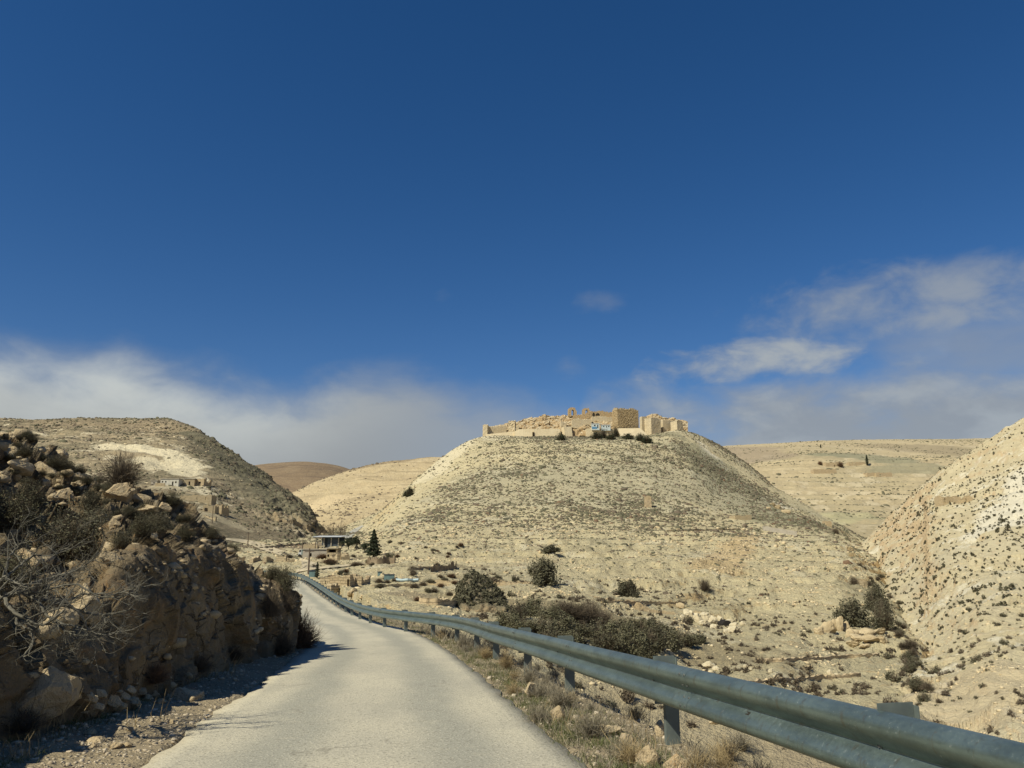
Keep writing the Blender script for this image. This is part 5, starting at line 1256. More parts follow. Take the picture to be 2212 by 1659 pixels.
# loose stones and rubble on the terraces and slopes
def stone_field(P_, size, seed, flat=0.7):
    g = np.random.default_rng(seed); n = len(P_); t_ = (1 + 5 ** .5) / 2
    b = np.array([(-1, t_, 0), (1, t_, 0), (-1, -t_, 0), (1, -t_, 0), (0, -1, t_), (0, 1, t_), (0, -1, -t_), (0, 1, -t_), (t_, 0, -1), (t_, 0, 1), (-t_, 0, -1), (-t_, 0, 1)]) / 1.9
    f = np.array([(0, 11, 5), (0, 5, 1), (0, 1, 7), (0, 7, 10), (0, 10, 11), (1, 5, 9), (5, 11, 4), (11, 10, 2), (10, 7, 6), (7, 1, 8), (3, 9, 4), (3, 4, 2), (3, 2, 6), (3, 6, 8), (3, 8, 9), (4, 9, 5), (2, 4, 11), (6, 2, 10), (8, 6, 7), (9, 8, 1)])
    an = g.uniform(0, 6.28, n); V = b[None] * g.uniform(0.6, 1.15, (n, 12, 1)) * np.stack([g.uniform(.7, 1.5, n), g.uniform(.6, 1.1, n), flat * g.uniform(.6, 1.2, n)], -1)[:, None]
    c, s = np.cos(an)[:, None], np.sin(an)[:, None]; X = V[..., 0] * c - V[..., 1] * s; Y_ = V[..., 0] * s + V[..., 1] * c
    V = np.stack([X, Y_, V[..., 2]], -1) * size[:, None, None] + P_[:, None]
    return V.reshape(-1, 3), (f[None] + (np.arange(n) * 12)[:, None, None]).reshape(-1, 3)
M['stone'] = simple('pale_stone', (0.62, 0.525, 0.345), (0.52, 0.40, 0.23), 0.4, 0.95, 0.4, 0.05)
M['gravel'] = simple('gravel_stone', (0.56, 0.48, 0.36), (0.34, 0.27, 0.18), 3.0, 0.95, 0, 0)
def dS(p):
    z = p[:, 2] + 0.7 * fbm(p * 0.02 + 8, 3); fr = z / 1.7 - np.floor(z / 1.7)
    return (0.08 + 1.0 * (np.abs(fr - 0.85) < 0.2)) * np.clip(0.35 + pat(p, 0.06, 5), 0, 1) * (p[:, 1] < 300) * smooth(36, 50, p[:, 1]) / (0.3 + p[:, 1] / 100)
q = scatter(GB, 22000, 61, dS); q = q[inview(q)]
sz = np.exp(np.random.default_rng(62).normal(-2.35, 0.5, len(q))) * (0.6 + q[:, 1] / 150)
q2 = scatter(GR, 7000, 63, lambda p: np.clip(0.2 + pat(p, 0.08, 2), 0, 1) * (p[:, 1] < 200) / (.4 + p[:, 1] / 90)); q2 = q2[inview(q2)]
q3 = scatter(GL, 3500, 64, lambda p: np.clip(0.1 + pat(p, 0.03, 2), 0, 1) * smooth(320, 350, p[:, 1])); q3 = q3[inview(q3)]
Q = np.concatenate([q, q2, q3]); S = np.concatenate([sz, np.exp(np.random.default_rng(65).normal(-2.3, .5, len(q2))), np.exp(np.random.default_rng(66).normal(-1.0, .45, len(q3)))])
v_, f_ = stone_field(Q, S, 67); o = obj('rubble', v_, f_, M['stone']); tag(o, 'pale loose stones strewn along the terraces and slopes', 'rubble', None, 'stuff')
# ------------------------------------------------------------------ plants standing on their own
def place(px, py, only=None):
    h = hit(px, py, only); return h
def plant(name, me, px, pyb, hpx, wpx, label, cat, group=None, only=None, rz=None, parts=None, sink=0.04):
    """me has unit height and unit width"""
    h = hit(px, pyb, only)
    if not h: return None
    q = h[0]; k = pxm(q.y)
    sc = (wpx * k, wpx * k, hpx * k)
    o = link(name, me, None, (q.x, q.y, q.z - sink * hpx * k), rnd.uniform(0, 6.28) if rz is None else rz, sc)
    return tag(o, label, cat, group)
B_OL = [bush_mesh('bush', 100 + i, 1, 1, 2300, 20, 0.040, 200, 'olive', 'brownbark', 0.005) for i in range(3)]
B_GG = [bush_mesh('bush', 120 + i, 1, 1, 1500, 16, 0.042, 320, 'greygreen', 'drybush', 0.006) for i in range(3)]
B_TW = [twiggy_mesh('bush', 140 + i, 1, 1, 420, 5, 0.006, 'drybush', 0.15) for i in range(3)]
B_RU = [twiggy_mesh('bush', 150 + i, 1, 1, 620, 6, 0.006, 'rust', 0.2) for i in range(2)]
S_SM = [bush_mesh('shrub', 160 + i, 0.7, 1, 330, 9, 0.075, 90, 'greygreen' if i % 2 else 'drybush', 'brownbark', 0.012) for i in range(5)]
# round dark bushes on the slopes
def thick_bush(px, pyb, hpx, wpx, label, seed, only=None, leaf='greygreen', name='round_bush', cat='bush', nl=4200):
    """bush with stems and crown as parts"""
    h = hit(px, pyb, only)
    if not h: return
    q = h[0]; k = pxm(q.y) * 1.15; r_ = empty(name, tuple(q)); W, H = wpx * k, hpx * k
    g = np.random.default_rng(seed); n = 900
    d = g.normal(size=(n, 3)); d[:, 2] = np.abs(d[:, 2]) + .1; d /= np.linalg.norm(d, axis=1)[:, None]
    e = d * np.array((W / 2, W / 2, H)) * g.uniform(.6, 1.02, n)[:, None]; a = e * .12 * np.array((1, 1, 0)); a[:, 2] -= .1
    v, f = blades(a, e, 0.0045 * W, seed); obj('stems', v, f, M['drybush'], r_)
    c = clumps(nl, 34, seed + 1, W * .48, W * .48, H * .95, 0.30, True, 0.35); v, f = leaves(c, 0.035 * W, seed + 2); obj('crown', v, f, M[leaf], r_)
    return tag(r_, label, cat)
thick_bush(1175, 1262, 50, 66, 'large round dark bush on the terraced slope, left of the smaller one', 301)
thick_bush(1358, 1289, 33, 47, 'smaller round dark bush on the terraced slope', 302)
thick_bush(1840, 1350, 50, 66, 'dark dome shaped bush on the rock ledge by the gully', 303)
thick_bush(1893, 1318, 50, 46, 'upper dark bush growing in the gully', 304)
thick_bush(1908, 1362, 62, 48, 'lower tall dark bush in the gully, partly behind the ledge', 305)
thick_bush(1187, 1193, 13, 40, 'long low dark shrub on the terrace above the large round bush', 306)
thick_bush(884, 1072, 17, 24, 'single green tree clump on the left slope of the castle hill', 307, None, 'darkpine', 'pine_bush', 'bush')
for i, (px, pb, hh, w_, lab) in enumerate(((1212, 951, 14, 26, 'dark pine clump low on the slope at the left below the castle'), (1232, 943, 14, 14, 'small dark pine right of the leftmost clump below the castle'), (1288, 948, 16, 24, 'dark pine clump right below the pale blue hut'), (1303, 947, 20, 22, 'taller dark pine clump below the white hut'), (1330, 944, 24, 18, 'tallest dark pine at the left foot of the great tower'), (1318, 949, 13, 24, 'low dark pine between the huts and the tallest pine'), (1357, 949, 13, 28, 'low dark pine in front of the tower apron'), (1383, 952, 18, 22, 'dark pine in front of the middle of the tower apron'), (1397, 957, 15, 26, 'rightmost dark pine below the tower apron'))):
    thick_bush(px, pb, hh, w_, lab, 320 + i, ['castle'], 'darkpine', 'pine_tree', 'pine tree', 1500)
# thicket in the wadi
W_ = [(1120, 1338, 36, 50), (1150, 1330, 38, 54), (1185, 1338, 34, 56), (1212, 1336, 40, 50), (1240, 1340, 44, 70), (1275, 1345, 46, 64), (1300, 1352, 36, 54), (1095, 1352, 28, 50), (1130, 1362, 32, 60), (1170, 1368, 36, 62), (1215, 1372, 40, 66), (1255, 1376, 36, 60), (1295, 1384, 40, 64), (1335, 1388, 44, 70), (1375, 1396, 52, 74), (1415, 1404, 50, 76), (1450, 1402, 42, 64), (1480, 1394, 34, 52), (1345, 1358, 22, 44), (1385, 1360, 24, 46), (1425, 1366, 26, 46), (1310, 1412, 46, 70), (1360, 1418, 50, 66), (1235, 1396, 34, 60), (1190, 1392, 32, 60), (1400, 1430, 40, 60), (1508, 1388, 22, 40)]
for i, (px, pb, hh, w_) in enumerate(W_):
    ms_ = B_TW if i in (4, 5, 3, 6) else (B_OL if (i % 3) else B_GG)
    lab = 'bare grey brown bush at the back of the wadi thicket' if i in (3, 4, 5, 6) else ('low olive shrub at the right end of the wadi thicket' if px > 1340 and hh < 35 else ('dense dark olive bush in the front of the wadi thicket' if pb > 1365 else 'grey olive bush at the back left of the wadi thicket'))
    plant('wadi_bush', ms_[i % 3], px, pb, hh * 1.1, w_ * 1.12, lab, 'bush', 'bushes of the thicket in the wadi', ['castle'])
for i, (px, pb, hh, w_, lab) in enumerate(((1523, 1276, 28, 34, 'small bare tree on the terraced slope above the cave'), (780, 1262, 9, 26, 'low dry bush right of the roofless stone ruin'), (620, 1205, 9, 40, 'reddish dry bush in front of the block house wall'), (697, 1208, 13, 36, 'reddish brown bush below the flat roofed block house'), (712, 1218, 12, 44, 'low brown bush row below the unfinished block house'), (770, 1222, 10, 40, 'low brown shrub on the bank below the fir'), (1805, 1152, 14, 18, 'dark shrub beside the tiny square ruin'), (1845, 1262, 20, 26, 'grey shrub just left of the small stone hut wall'), (1772, 1004, 9, 13, 'brown bush on the far plateau left of the settlement'), (1815, 1008, 11, 17, 'dark bush against the tan ruin in the far settlement'), (843, 1207, 14, 24, 'olive shrub at the right end of the rock step below the fir'))):
    plant('dry_bush', (B_TW + B_RU)[i % 5] if i != 10 else B_OL[0], px, pb, hh, w_, lab, 'bush')

g = np.random.default_rng(88)
for i in range(30):
    f = g.random(); py = 1205 + 320 * f; px = np.interp(py, [1205, 1260, 1310, 1370, 1440, 1520], [1868, 1890, 1928, 1950, 1966, 1992]) + g.normal() * 12; s_ = np.interp(py, [1205, 1520], [11, 30]) * g.uniform(.7, 1.3)
    plant('gully_bush', (B_GG + B_TW)[i % 6], px, py, s_ * .7, s_ * 1.2, 'dark grey shrub growing along the bed of the gully', 'bush', 'shrubs in the gully', ['castle', 'right'])
for i in range(70):
    px = g.uniform(560, 1000); py = g.uniform(1172, 1300)
    if py > np.interp(px, [560, 640, 740, 830, 1000], [1200, 1225, 1275, 1300, 1312]) - 6: continue
    s_ = np.interp(py, [1170, 1300], [9, 17]) * g.uniform(.6, 1.3)
    plant('dry_bush', (B_TW + B_RU + B_GG)[i % 8], px, py, s_ * .62, s_ * 1.4, 'low brown dry bush on the rough ground of the valley floor', 'bush', 'dry bushes on the valley floor', VO)
# trees of the village
def fir(px, pb, hh, w_, label, seed, only, name='fir_tree', slim=False, mat='darkpine', cat='fir tree'):
    h = hit(px, pb, only)
    if not h: return
    q = h[0]; k = pxm(q.y); H, W = hh * k, w_ * k; r_ = empty(name, tuple(q)); g = np.random.default_rng(seed)
    MB().tube([(0, 0, -.4), (0, 0, H * .5), (0.02, 0, H * .97)], [W * .045, W * .03, W * .008], 6).build('trunk', M['brownbark'], r_)
    n = 4200; t_ = g.random(n) ** 1.25; rad = ((1 - t_) ** (0.85 if not slim else 0.5)) * (np.minimum(1, (t_ + .03) / (.10 if not slim else .22))) * W / 2
    tier = 0.78 + 0.3 * np.sin(t_ * 48 + g.normal(size=n) * .3); an = g.uniform(0, 6.28, n); lob = 0.86 + 0.2 * np.sin(an * 5 + t_ * 20)
    rr = rad * np.sqrt(g.random(n)) ** .55 * tier * lob
    c = np.stack([rr * np.cos(an), rr * np.sin(an), H * (0.08 + 0.9 * t_) - rr * .18], -1); v, f = leaves(c, 0.034 * W + .02 * H * .3, seed, 0.3); obj('crown', v, f, M[mat], r_)
    return tag(r_, label, cat)
fir(806.5, 1203, 58, 48, 'tall dark conical fir tree standing right of the farm', 401, VO)
fir(684.5, 1251, 36, 13, 'small narrow dark cypress beside the guardrail at the road bend', 402, VO, 'cypress_tree', True, 'darkpine', 'cypress')
fir(1873.5, 1006, 24, 10, 'slender dark cypress in the far settlement', 403, PO, 'cypress_tree', True, 'darkpine', 'cypress')
fir(1773, 968, 9, 5, 'tiny dark tree alone on the far skyline', 404, PO, 'cypress_tree', True, 'darkpine', 'tree')
def broad(px, pb, hh, w_, label, seed, only, leaf='olive', n=2600):
    h = hit(px, pb, only)
    if not h: return
    q = h[0]; k = pxm(q.y); H, W = hh * k, w_ * k; r_ = empty('olive_tree', tuple(q))
    mb = MB(); mb.tube([(0, 0, -.3), (.05 * W, 0, H * .25), (0, .03 * W, H * .55)], [W * .05, W * .04, W * .02], 6)
    for a in (0.4, 2.1, 3.7, 5.2): mb.tube([(.04 * W, 0, H * .25), (W * .2 * math.cos(a), W * .2 * math.sin(a), H * .55), (W * .34 * math.cos(a), W * .34 * math.sin(a), H * .75)], [W * .03, W * .02, W * .008], 5)
    mb.build('trunk', M['bark'], r_)
    c = clumps(n, 16, seed, W / 2, W / 2, H * .40, .36, False, .3) + np.array((0, 0, H * .60)); v, f = leaves(c, .034 * W, seed); obj('crown', v, f, M[leaf], r_)
    return tag(r_, label, 'tree')
broad(752, 1187, 25, 26, 'dark leafy tree at the right end of the farm shed', 411, VO, 'darkpine')
broad(769, 1187, 32, 30, 'taller rounded dark tree between the shed and the fir', 412, VO, 'darkpine')
broad(786, 1193, 22, 26, 'low dark tree touching the left side of the fir', 413, VO, 'darkpine')
broad(737, 1184, 14, 16, 'small pale trunked tree just right of the farm shed', 414, VO, 'olive', 900)
def bare_tree_mesh(seed, H=1.0, W=0.45, n0=7, mat='brownbark'):
    g = np.random.default_rng(seed); P0, P1, Wd = [], [], []
    def grow(p, d, L_, w_, lv):
        e = p + d * L_; P0.append(p); P1.append(e); Wd.append(w_)
        if lv == 0: return
        for _ in range(3 if lv > 1 else 4):
            dd = d + g.normal(size=3) * .33; dd[2] = abs(dd[2]) * .9 + .25; dd /= np.linalg.norm(dd); grow(p + (e - p) * g.uniform(.55, 1), dd, L_ * g.uniform(.55, .8), w_ * .6, lv - 1)
    for _ in range(n0):
        d = np.array((g.normal() * .2, g.normal() * .2, 1)); d /= np.linalg.norm(d); grow(np.array((g.normal() * .04, g.normal() * .04, 0)), d, .38 * g.uniform(.7, 1.1), .008, 3)
    p0 = np.array(P0); p1 = np.array(P1); s = 1 / max(.2, p1[:, 2].max()); p0 *= s; p1 *= s
    v, f = blades(p0, p1, np.array(Wd), seed); return mesh('bare_tree', v, f, M[mat])
BT = [bare_tree_mesh(430 + i) for i in range(3)]
for i, (px, pb, hh) in enumerate(((690, 1164, 36), (697, 1167, 30), (704, 1166, 40), (711, 1167, 36), (718, 1166, 44), (725, 1167, 38), (732, 1166, 48), (738, 1167, 42), (743, 1163, 34), (685, 1160, 24))):
    plant('poplar_tree', BT[i % 3], px, pb, hh, hh * .75, 'leafless grey brown poplar in the row behind the farm shed', 'tree', 'bare poplars behind the farm shed', VO + ['left'])
plant('bare_tree', BT[1], 1523, 1276, 30, 36, 'small leafless tree standing alone on the terraced slope', 'tree', None, VO)

# shrubs on the near side of the chalk hill and the terraces: the largest ones, each its own object
qn, sn = NEAR_SHRUB
x_, y_, f_ = proj(qn); ordr = np.argsort(-(sn / f_))
cnt = 0
for k in ordr[:170]:
    i = cnt % 5; s_ = float(sn[k]) * 1.5
    o = link('desert_shrub', S_SM[i], None, tuple(qn[k] - np.array((0, 0, .06))), rnd.uniform(0, 6.28), (s_, s_ * rnd.uniform(.8, 1.2), s_ * rnd.uniform(.7, 1.1)))
    tag(o, 'small dry grey shrub dotted on the near side of the chalk hill on the right', 'shrub', 'dry shrubs on the chalk hill'); cnt += 1
rest = ordr[170:]
S_LO = [bush_mesh('shrub', 170 + i, 0.75, 1, 120, 7, 0.12, 40, 'greygreen' if i % 2 else 'drybush', 'brownbark', 0.016) for i in range(4)]
S_XL = [bush_mesh('shrub', 180 + i, 0.8, 1, 64, 5, 0.20, 14, 'greygreen' if i % 3 else 'drybush', 'brownbark', 0.02) for i in range(6)]
v_, f2, mi_ = merge_field(S_XL, qr[far_], szr[far_] * 1.5, 75); o = obj('scrub', v_, f2, [M['greygreen'], M['brownbark']], None, False, mi_); tag(o, 'dry scrub dotted over the upper chalk hill on the right', 'scrub', None, 'stuff')
v_, f2, mi_ = merge_field(S_LO, qn[rest], sn[rest] * 1.4, 71); o = obj('scrub', v_, f2, [M['greygreen'], M['brownbark']], None, False, mi_); tag(o, 'smaller dry scrub between the shrubs of the chalk hill', 'scrub', None, 'stuff')
def dT(p): return np.clip(0.4 + pat(p, .05, 77), 0, 1) * (p[:, 1] < 150) * smooth(24, 45, p[:, 1]) / (.5 + p[:, 1] / 120)
qt = scatter(GB, 2200, 72, dT); qt = qt[inview(qt)]
x_, y_, f_ = proj(qt); keep = (x_ > 1000)
qt = qt[keep]; st_ = np.exp(np.random.default_rng(73).normal(-.72, .35, len(qt)))
for j in range(min(130, len(qt))):
    s_ = float(st_[j]) * 1.5
    o = link('desert_shrub', S_SM[j % 5], None, tuple(qt[j] - np.array((0, 0, .06))), rnd.uniform(0, 6.28), (s_, s_ * rnd.uniform(.8, 1.2), s_ * rnd.uniform(.7, 1.2)))
    tag(o, 'small grey brown shrub scattered on the stony terraces below the castle hill', 'shrub', 'dry shrubs on the terraces')
v_, f2, mi_ = merge_field(S_LO, qt[130:], st_[130:] * 1.1, 74); o = obj('scrub', v_, f2, [M['drybush'], M['brownbark']], None, False, mi_); tag(o, 'low grey scrub on the stony terraces in the wadi', 'scrub', None, 'stuff')

# ------------------------------------------------------------------ rocks
def boulder_mesh(seed, cuts=17, sub=4, noise_=0.05, mats='bank'):
    bm = bmesh.new(); bmesh.ops.create_icosphere(bm, subdivisions=sub, radius=0.72); V = np.array([v.co[:] for v in bm.verts]); g = np.random.default_rng(seed)
    for _ in range(cuts):
        n = g.normal(size=3); n /= np.linalg.norm(n); d = g.uniform(.27, .47); e = V @ n - d; V = V - np.where(e > 0, e, 0)[:, None] * n * 0.96
    V += V / np.linalg.norm(V, axis=1)[:, None] * (noise_ * fbm(V * 3 + seed, 4) + 0.03 * fbm(V * 9 + seed, 2))[:, None]
    V /= np.abs(V).max(0)[None] * 2          # unit box
    for v, c in zip(bm.verts, V): v.co = c
    me = bpy.data.meshes.new('boulder'); bm.to_mesh(me); bm.free(); me.materials.append(M[mats]); return me
def boulder_mat():
    t = NT('boulder_rock'); oi = t.n('ShaderNodeObjectInfo')
    v2 = t.n('ShaderNodeVectorMath', operation='SCALE'); g_ = t.n('ShaderNodeNewGeometry'); t.l(g_.outputs['Position'], v2.inputs[0]); v2.inputs['Scale'].default_value = 1.0
    pos = v2.outputs[0]
    n1 = t.noise(1.4, 5, .6, vec=pos); n2 = t.noise(7, 5, .7, vec=pos); n3 = t.noise(30, 4, .7, vec=pos)
    c = t.mix(t.ramp(n1, .35, .65), (0.54, 0.43, 0.27), (0.44, 0.34, 0.205))
    c = t.mix(t.math('MULTIPLY', t.ramp(n2, .52, .68), t.ramp(oi.outputs['Random'], 0.2, 1, .1, .75, False)), c, (0.47, 0.28, 0.125))
    c = t.mix(t.math('MULTIPLY', t.ramp(n3, .55, .7), .5), c, (0.24, 0.185, 0.12))
    c = t.mix(t.math('MULTIPLY', t.ramp(n2, .45, .3), .4), c, (0.6, 0.53, 0.40))
    return t.fin(c, t.bump(t.math('ADD', n2, t.math('MULTIPLY', n3, .5)), 1.0, .06), .97)
M['boulder'] = boulder_mat()
BM = [boulder_mesh(200 + i, 16 + i % 5, 4, .022, 'boulder') for i in range(8)]
def boulder(px, py, wpx, hpx, label, i=0, group=None, only=None, rz=None, depth=0.9, tilt=0.15, name='boulder'):
    h = hit(px, py + hpx * .35, only)
    if not h: return
    q = h[0]; k = pxm(q.y); W, H = wpx * k * 1.12, hpx * k * 1.25
    o = link(name, BM[i % 8], None, (q.x, q.y + W * depth * .25, q.z + H * .16), 0, (W, W * depth, H))
    o.rotation_euler = (rnd.uniform(-tilt, tilt), rnd.uniform(-tilt, tilt), rnd.uniform(-.5, .5) if rz is None else rz)
    return tag(o, label, 'boulder', group)
KO = ['bank']
big_b = [(252, 1057, 64, 50, 'largest pale squared boulder on the bank, under the tall bush'), (120, 980, 36, 28, 'pale rounded boulder near the bank crest left of the grey slab'), (162, 1001, 32, 28, 'grey slab boulder with a dark shaded side below the bank crest'), (16, 975, 38, 28, 'sandy block at the left picture edge high on the bank'), (40, 1003, 46, 30, 'orange sandy boulder below the high left block'), (95, 1013, 48, 28, 'yellowish lumpy boulder in the middle of the upper bank'), (174, 1032, 46, 26, 'pale jutting rock above a dark hollow on the bank'), (212, 1017, 36, 26, 'rounded pale rock just left of the tall bush'), (132, 1066, 50, 40, 'big brown sandstone boulder left of the largest pale one'), (104, 1072, 36, 20, 'flat topped orange rock in front of the brown sandstone boulder'), (240, 1132, 28, 28, 'small cube shaped tan rock on the lip of the cut'), (26, 1144, 44, 32, 'pale block beside the dark shrubs at the left edge'), (305, 1075, 36, 24, 'sloping pale slab right of the largest boulder'), (322, 1097, 54, 20, 'long flat ledge rock near the lip of the cut'), (349, 1092, 30, 18, 'small pale ledge rock at the right of the bank crest'), (45, 917, 44, 32, 'tall ledge rock standing on the bank skyline'), (14, 907, 32, 22, 'skyline rock at the far left of the bank'), (110, 1335, 76, 56, 'large pale lit boulder behind the bare branches'), (175, 1300, 64, 76, 'big rounded brown boulder hanging over the bare branches'), (58, 1500, 136, 96, 'large dark shaded boulder at the foot of the bank'), (237, 1205, 40, 34, 'stacked layered tan rock on the edge of the shaded face'), (60, 1205, 50, 40, 'grey block low on the bank behind the branches')]
for i, (px, py, w_, h_, lab) in enumerate(big_b): boulder(px, py, w_, h_, lab, i, None, KO)
g = np.random.default_rng(81)
for i in range(34):
    px = g.uniform(-40, 440); top = np.interp(px, [0, 60, 200, 300, 420], [900, 925, 1010, 1060, 1118]); py = top + 4 + abs(g.normal()) * 62
    if py > 1210 or (px > 300 and py > 1125): continue
    s_ = g.uniform(10, 24); boulder(px, py, s_ * 1.2, s_ * .8, 'small sandy rock among the scrub on the bank slope', i, 'small rocks on the bank slope', KO)
for i, (px, py, w_, h_) in enumerate([(165, 1500, 26, 16), (190, 1508, 30, 18), (215, 1496, 24, 16), (235, 1512, 34, 20), (262, 1504, 30, 18), (285, 1516, 36, 20), (310, 1508, 26, 16), (330, 1500, 24, 14), (250, 1526, 30, 16), (205, 1526, 28, 16), (300, 1492, 30, 16), (275, 1488, 26, 14), (345, 1515, 22, 12), (180, 1535, 24, 12)]):
    boulder(px, py, w_, h_, 'grey fallen rock in the shaded rubble at the foot of the bank', i + 3, 'fallen rocks at the foot of the bank', ['near', 'bank'])
boulder(405, 1503, 66, 30, 'long grey shaded slab lying at the foot of the cut', 5, None, ['near', 'bank'])
for i, (px, py, w_, h_, lab) in enumerate([(193, 1582, 26, 14, 'orange topped stone at the lit edge of the left verge'), (205, 1600, 32, 14, 'flat yellow stone at the edge of the shadow on the left verge'), (245, 1612, 28, 14, 'pale stone second from the shadow edge on the left verge'), (268, 1611, 24, 12, 'rounded pale stone at the right end of the verge stones'), (281, 1576, 18, 12, 'small yellow stone beyond the verge stones'), (374, 1558, 20, 11, 'small pale stone under the fallen rocks on the verge'), (200, 1611, 22, 10, 'low grey stone nearest the camera on the left verge')]):
    boulder(px, py, w_, h_, lab, i, None, ['near', 'bank'])
# stones beside the rail
for i, (px, py, w_, h_, lab) in enumerate([(1402, 1640, 46, 50, 'large orange brown stone at the foot of the nearest full post'), (1460, 1652, 50, 36, 'tan stone just right of the nearest full post'), (1205, 1545, 30, 34, 'orange stone between the two middle posts'), (1150, 1490, 34, 44, 'pale upright rock behind the second full post'), (1322, 1577, 50, 24, 'tan flat rock lying in the sun behind the rail shadow'), (1352, 1598, 36, 22, 'rounded orange rock in front of the rail shadow'), (1428, 1576, 26, 40, 'yellow rock tip behind the nearest full post'), (1545, 1560, 20, 14, 'small dark rock on the ground beyond the rail')]):
    boulder(px, py, w_, h_, lab, i + 1, None, ['near', 'castle'], tilt=.35)
# white and layered outcrops across the wadi
M['chalk'] = simple('white_chalk', (0.60, 0.53, 0.37), (0.46, 0.385, 0.25), .9, .95, .6, .12)
M['outcrop'] = simple('tan_outcrop', (0.52, 0.42, 0.26), (0.38, 0.295, 0.175), .9, .95, .6, .12)
BC = [boulder_mesh(240 + i, 22, 4, .09, 'chalk') for i in range(5)]; BO = [boulder_mesh(250 + i, 22, 4, .09, 'outcrop') for i in range(5)]; BMk = BM
g = np.random.default_rng(95)
def outcrop(pts, ms, label, group):
    global BM
    BM = ms
    for i, (px, py, w_, h_) in enumerate(pts): boulder(px, py, w_, h_, label, int(g.integers(5)), group, ['castle'], tilt=.35, name='rock_outcrop')
    BM = BMk
outcrop([(1490, 1326, 26, 20), (1506, 1334, 30, 22), (1524, 1330, 30, 18), (1540, 1340, 34, 20), (1556, 1338, 24, 14), (1578, 1344, 26, 14), (1592, 1352, 28, 14), (1520, 1346, 26, 14), (1545, 1354, 20, 12), (1588, 1360, 36, 14), (1572, 1364, 22, 10), (1606, 1346, 14, 8), (1475, 1332, 14, 10)], BC, 'white chalk rock of the ledge around the small cave', 'chalk rocks around the cave')
outcrop([(1774, 1364, 20, 20), (1790, 1356, 30, 34), (1806, 1350, 20, 36), (1818, 1350, 18, 36), (1830, 1354, 16, 28), (1842, 1368, 22, 22)], BO, 'fissured tan boulder of the row left of the gully ledge', 'fissured boulders left of the gully')
outcrop([(1850, 1366, 34, 14), (1876, 1364, 40, 14), (1904, 1366, 34, 14), (1862, 1380, 36, 14), (1890, 1380, 44, 16), (1912, 1384, 26, 18), (1848, 1392, 30, 14), (1872, 1396, 26, 12)], BO, 'layered tan ledge rock under the dark bushes at the gully', 'ledge rocks at the gully')
outcrop([(1536, 1438, 30, 15), (1550, 1444, 18, 9)], BC, 'bright white rock on the terrace just beyond the rail', 'bright white rocks beyond the rail')
outcrop([(1612, 1440, 14, 9), (1624, 1446, 12, 8), (1606, 1450, 12, 7), (1668, 1450, 14, 10), (1795, 1452, 14, 10), (1808, 1458, 10, 7)], BC, 'small white rock on the wadi terraces', 'small white rocks on the wadi terraces')
outcrop([(1672, 1090, 18, 10), (1684, 1096, 16, 12), (1700, 1104, 20, 12), (1662, 1098, 10, 8)], BO, 'dark crag on the right shoulder of the castle hill', 'crags on the right shoulder')
outcrop([(1470, 1308, 26, 18), (760, 1280, 24, 20)], BO, 'rounded dark rock standing alone on the slope', 'lone dark rocks')
h = hit(1566, 1352, ['castle']); q = h[0]; k = pxm(q.y)
o = link('cave_mouth', B_OL[0], None) if False else MB().prism([(-11 * k, -3 * k), (-11 * k, 5 * k), (-5 * k, 11 * k), (4 * k, 12 * k), (11 * k, 6 * k), (12 * k, -3 * k)], -1.3, 1.0, (rotz(0), np.array(q))).build('cave_mouth', M['dark']); fixn(o)
tag(o, 'small dark cave mouth under the white chalk outcrop', 'cave')

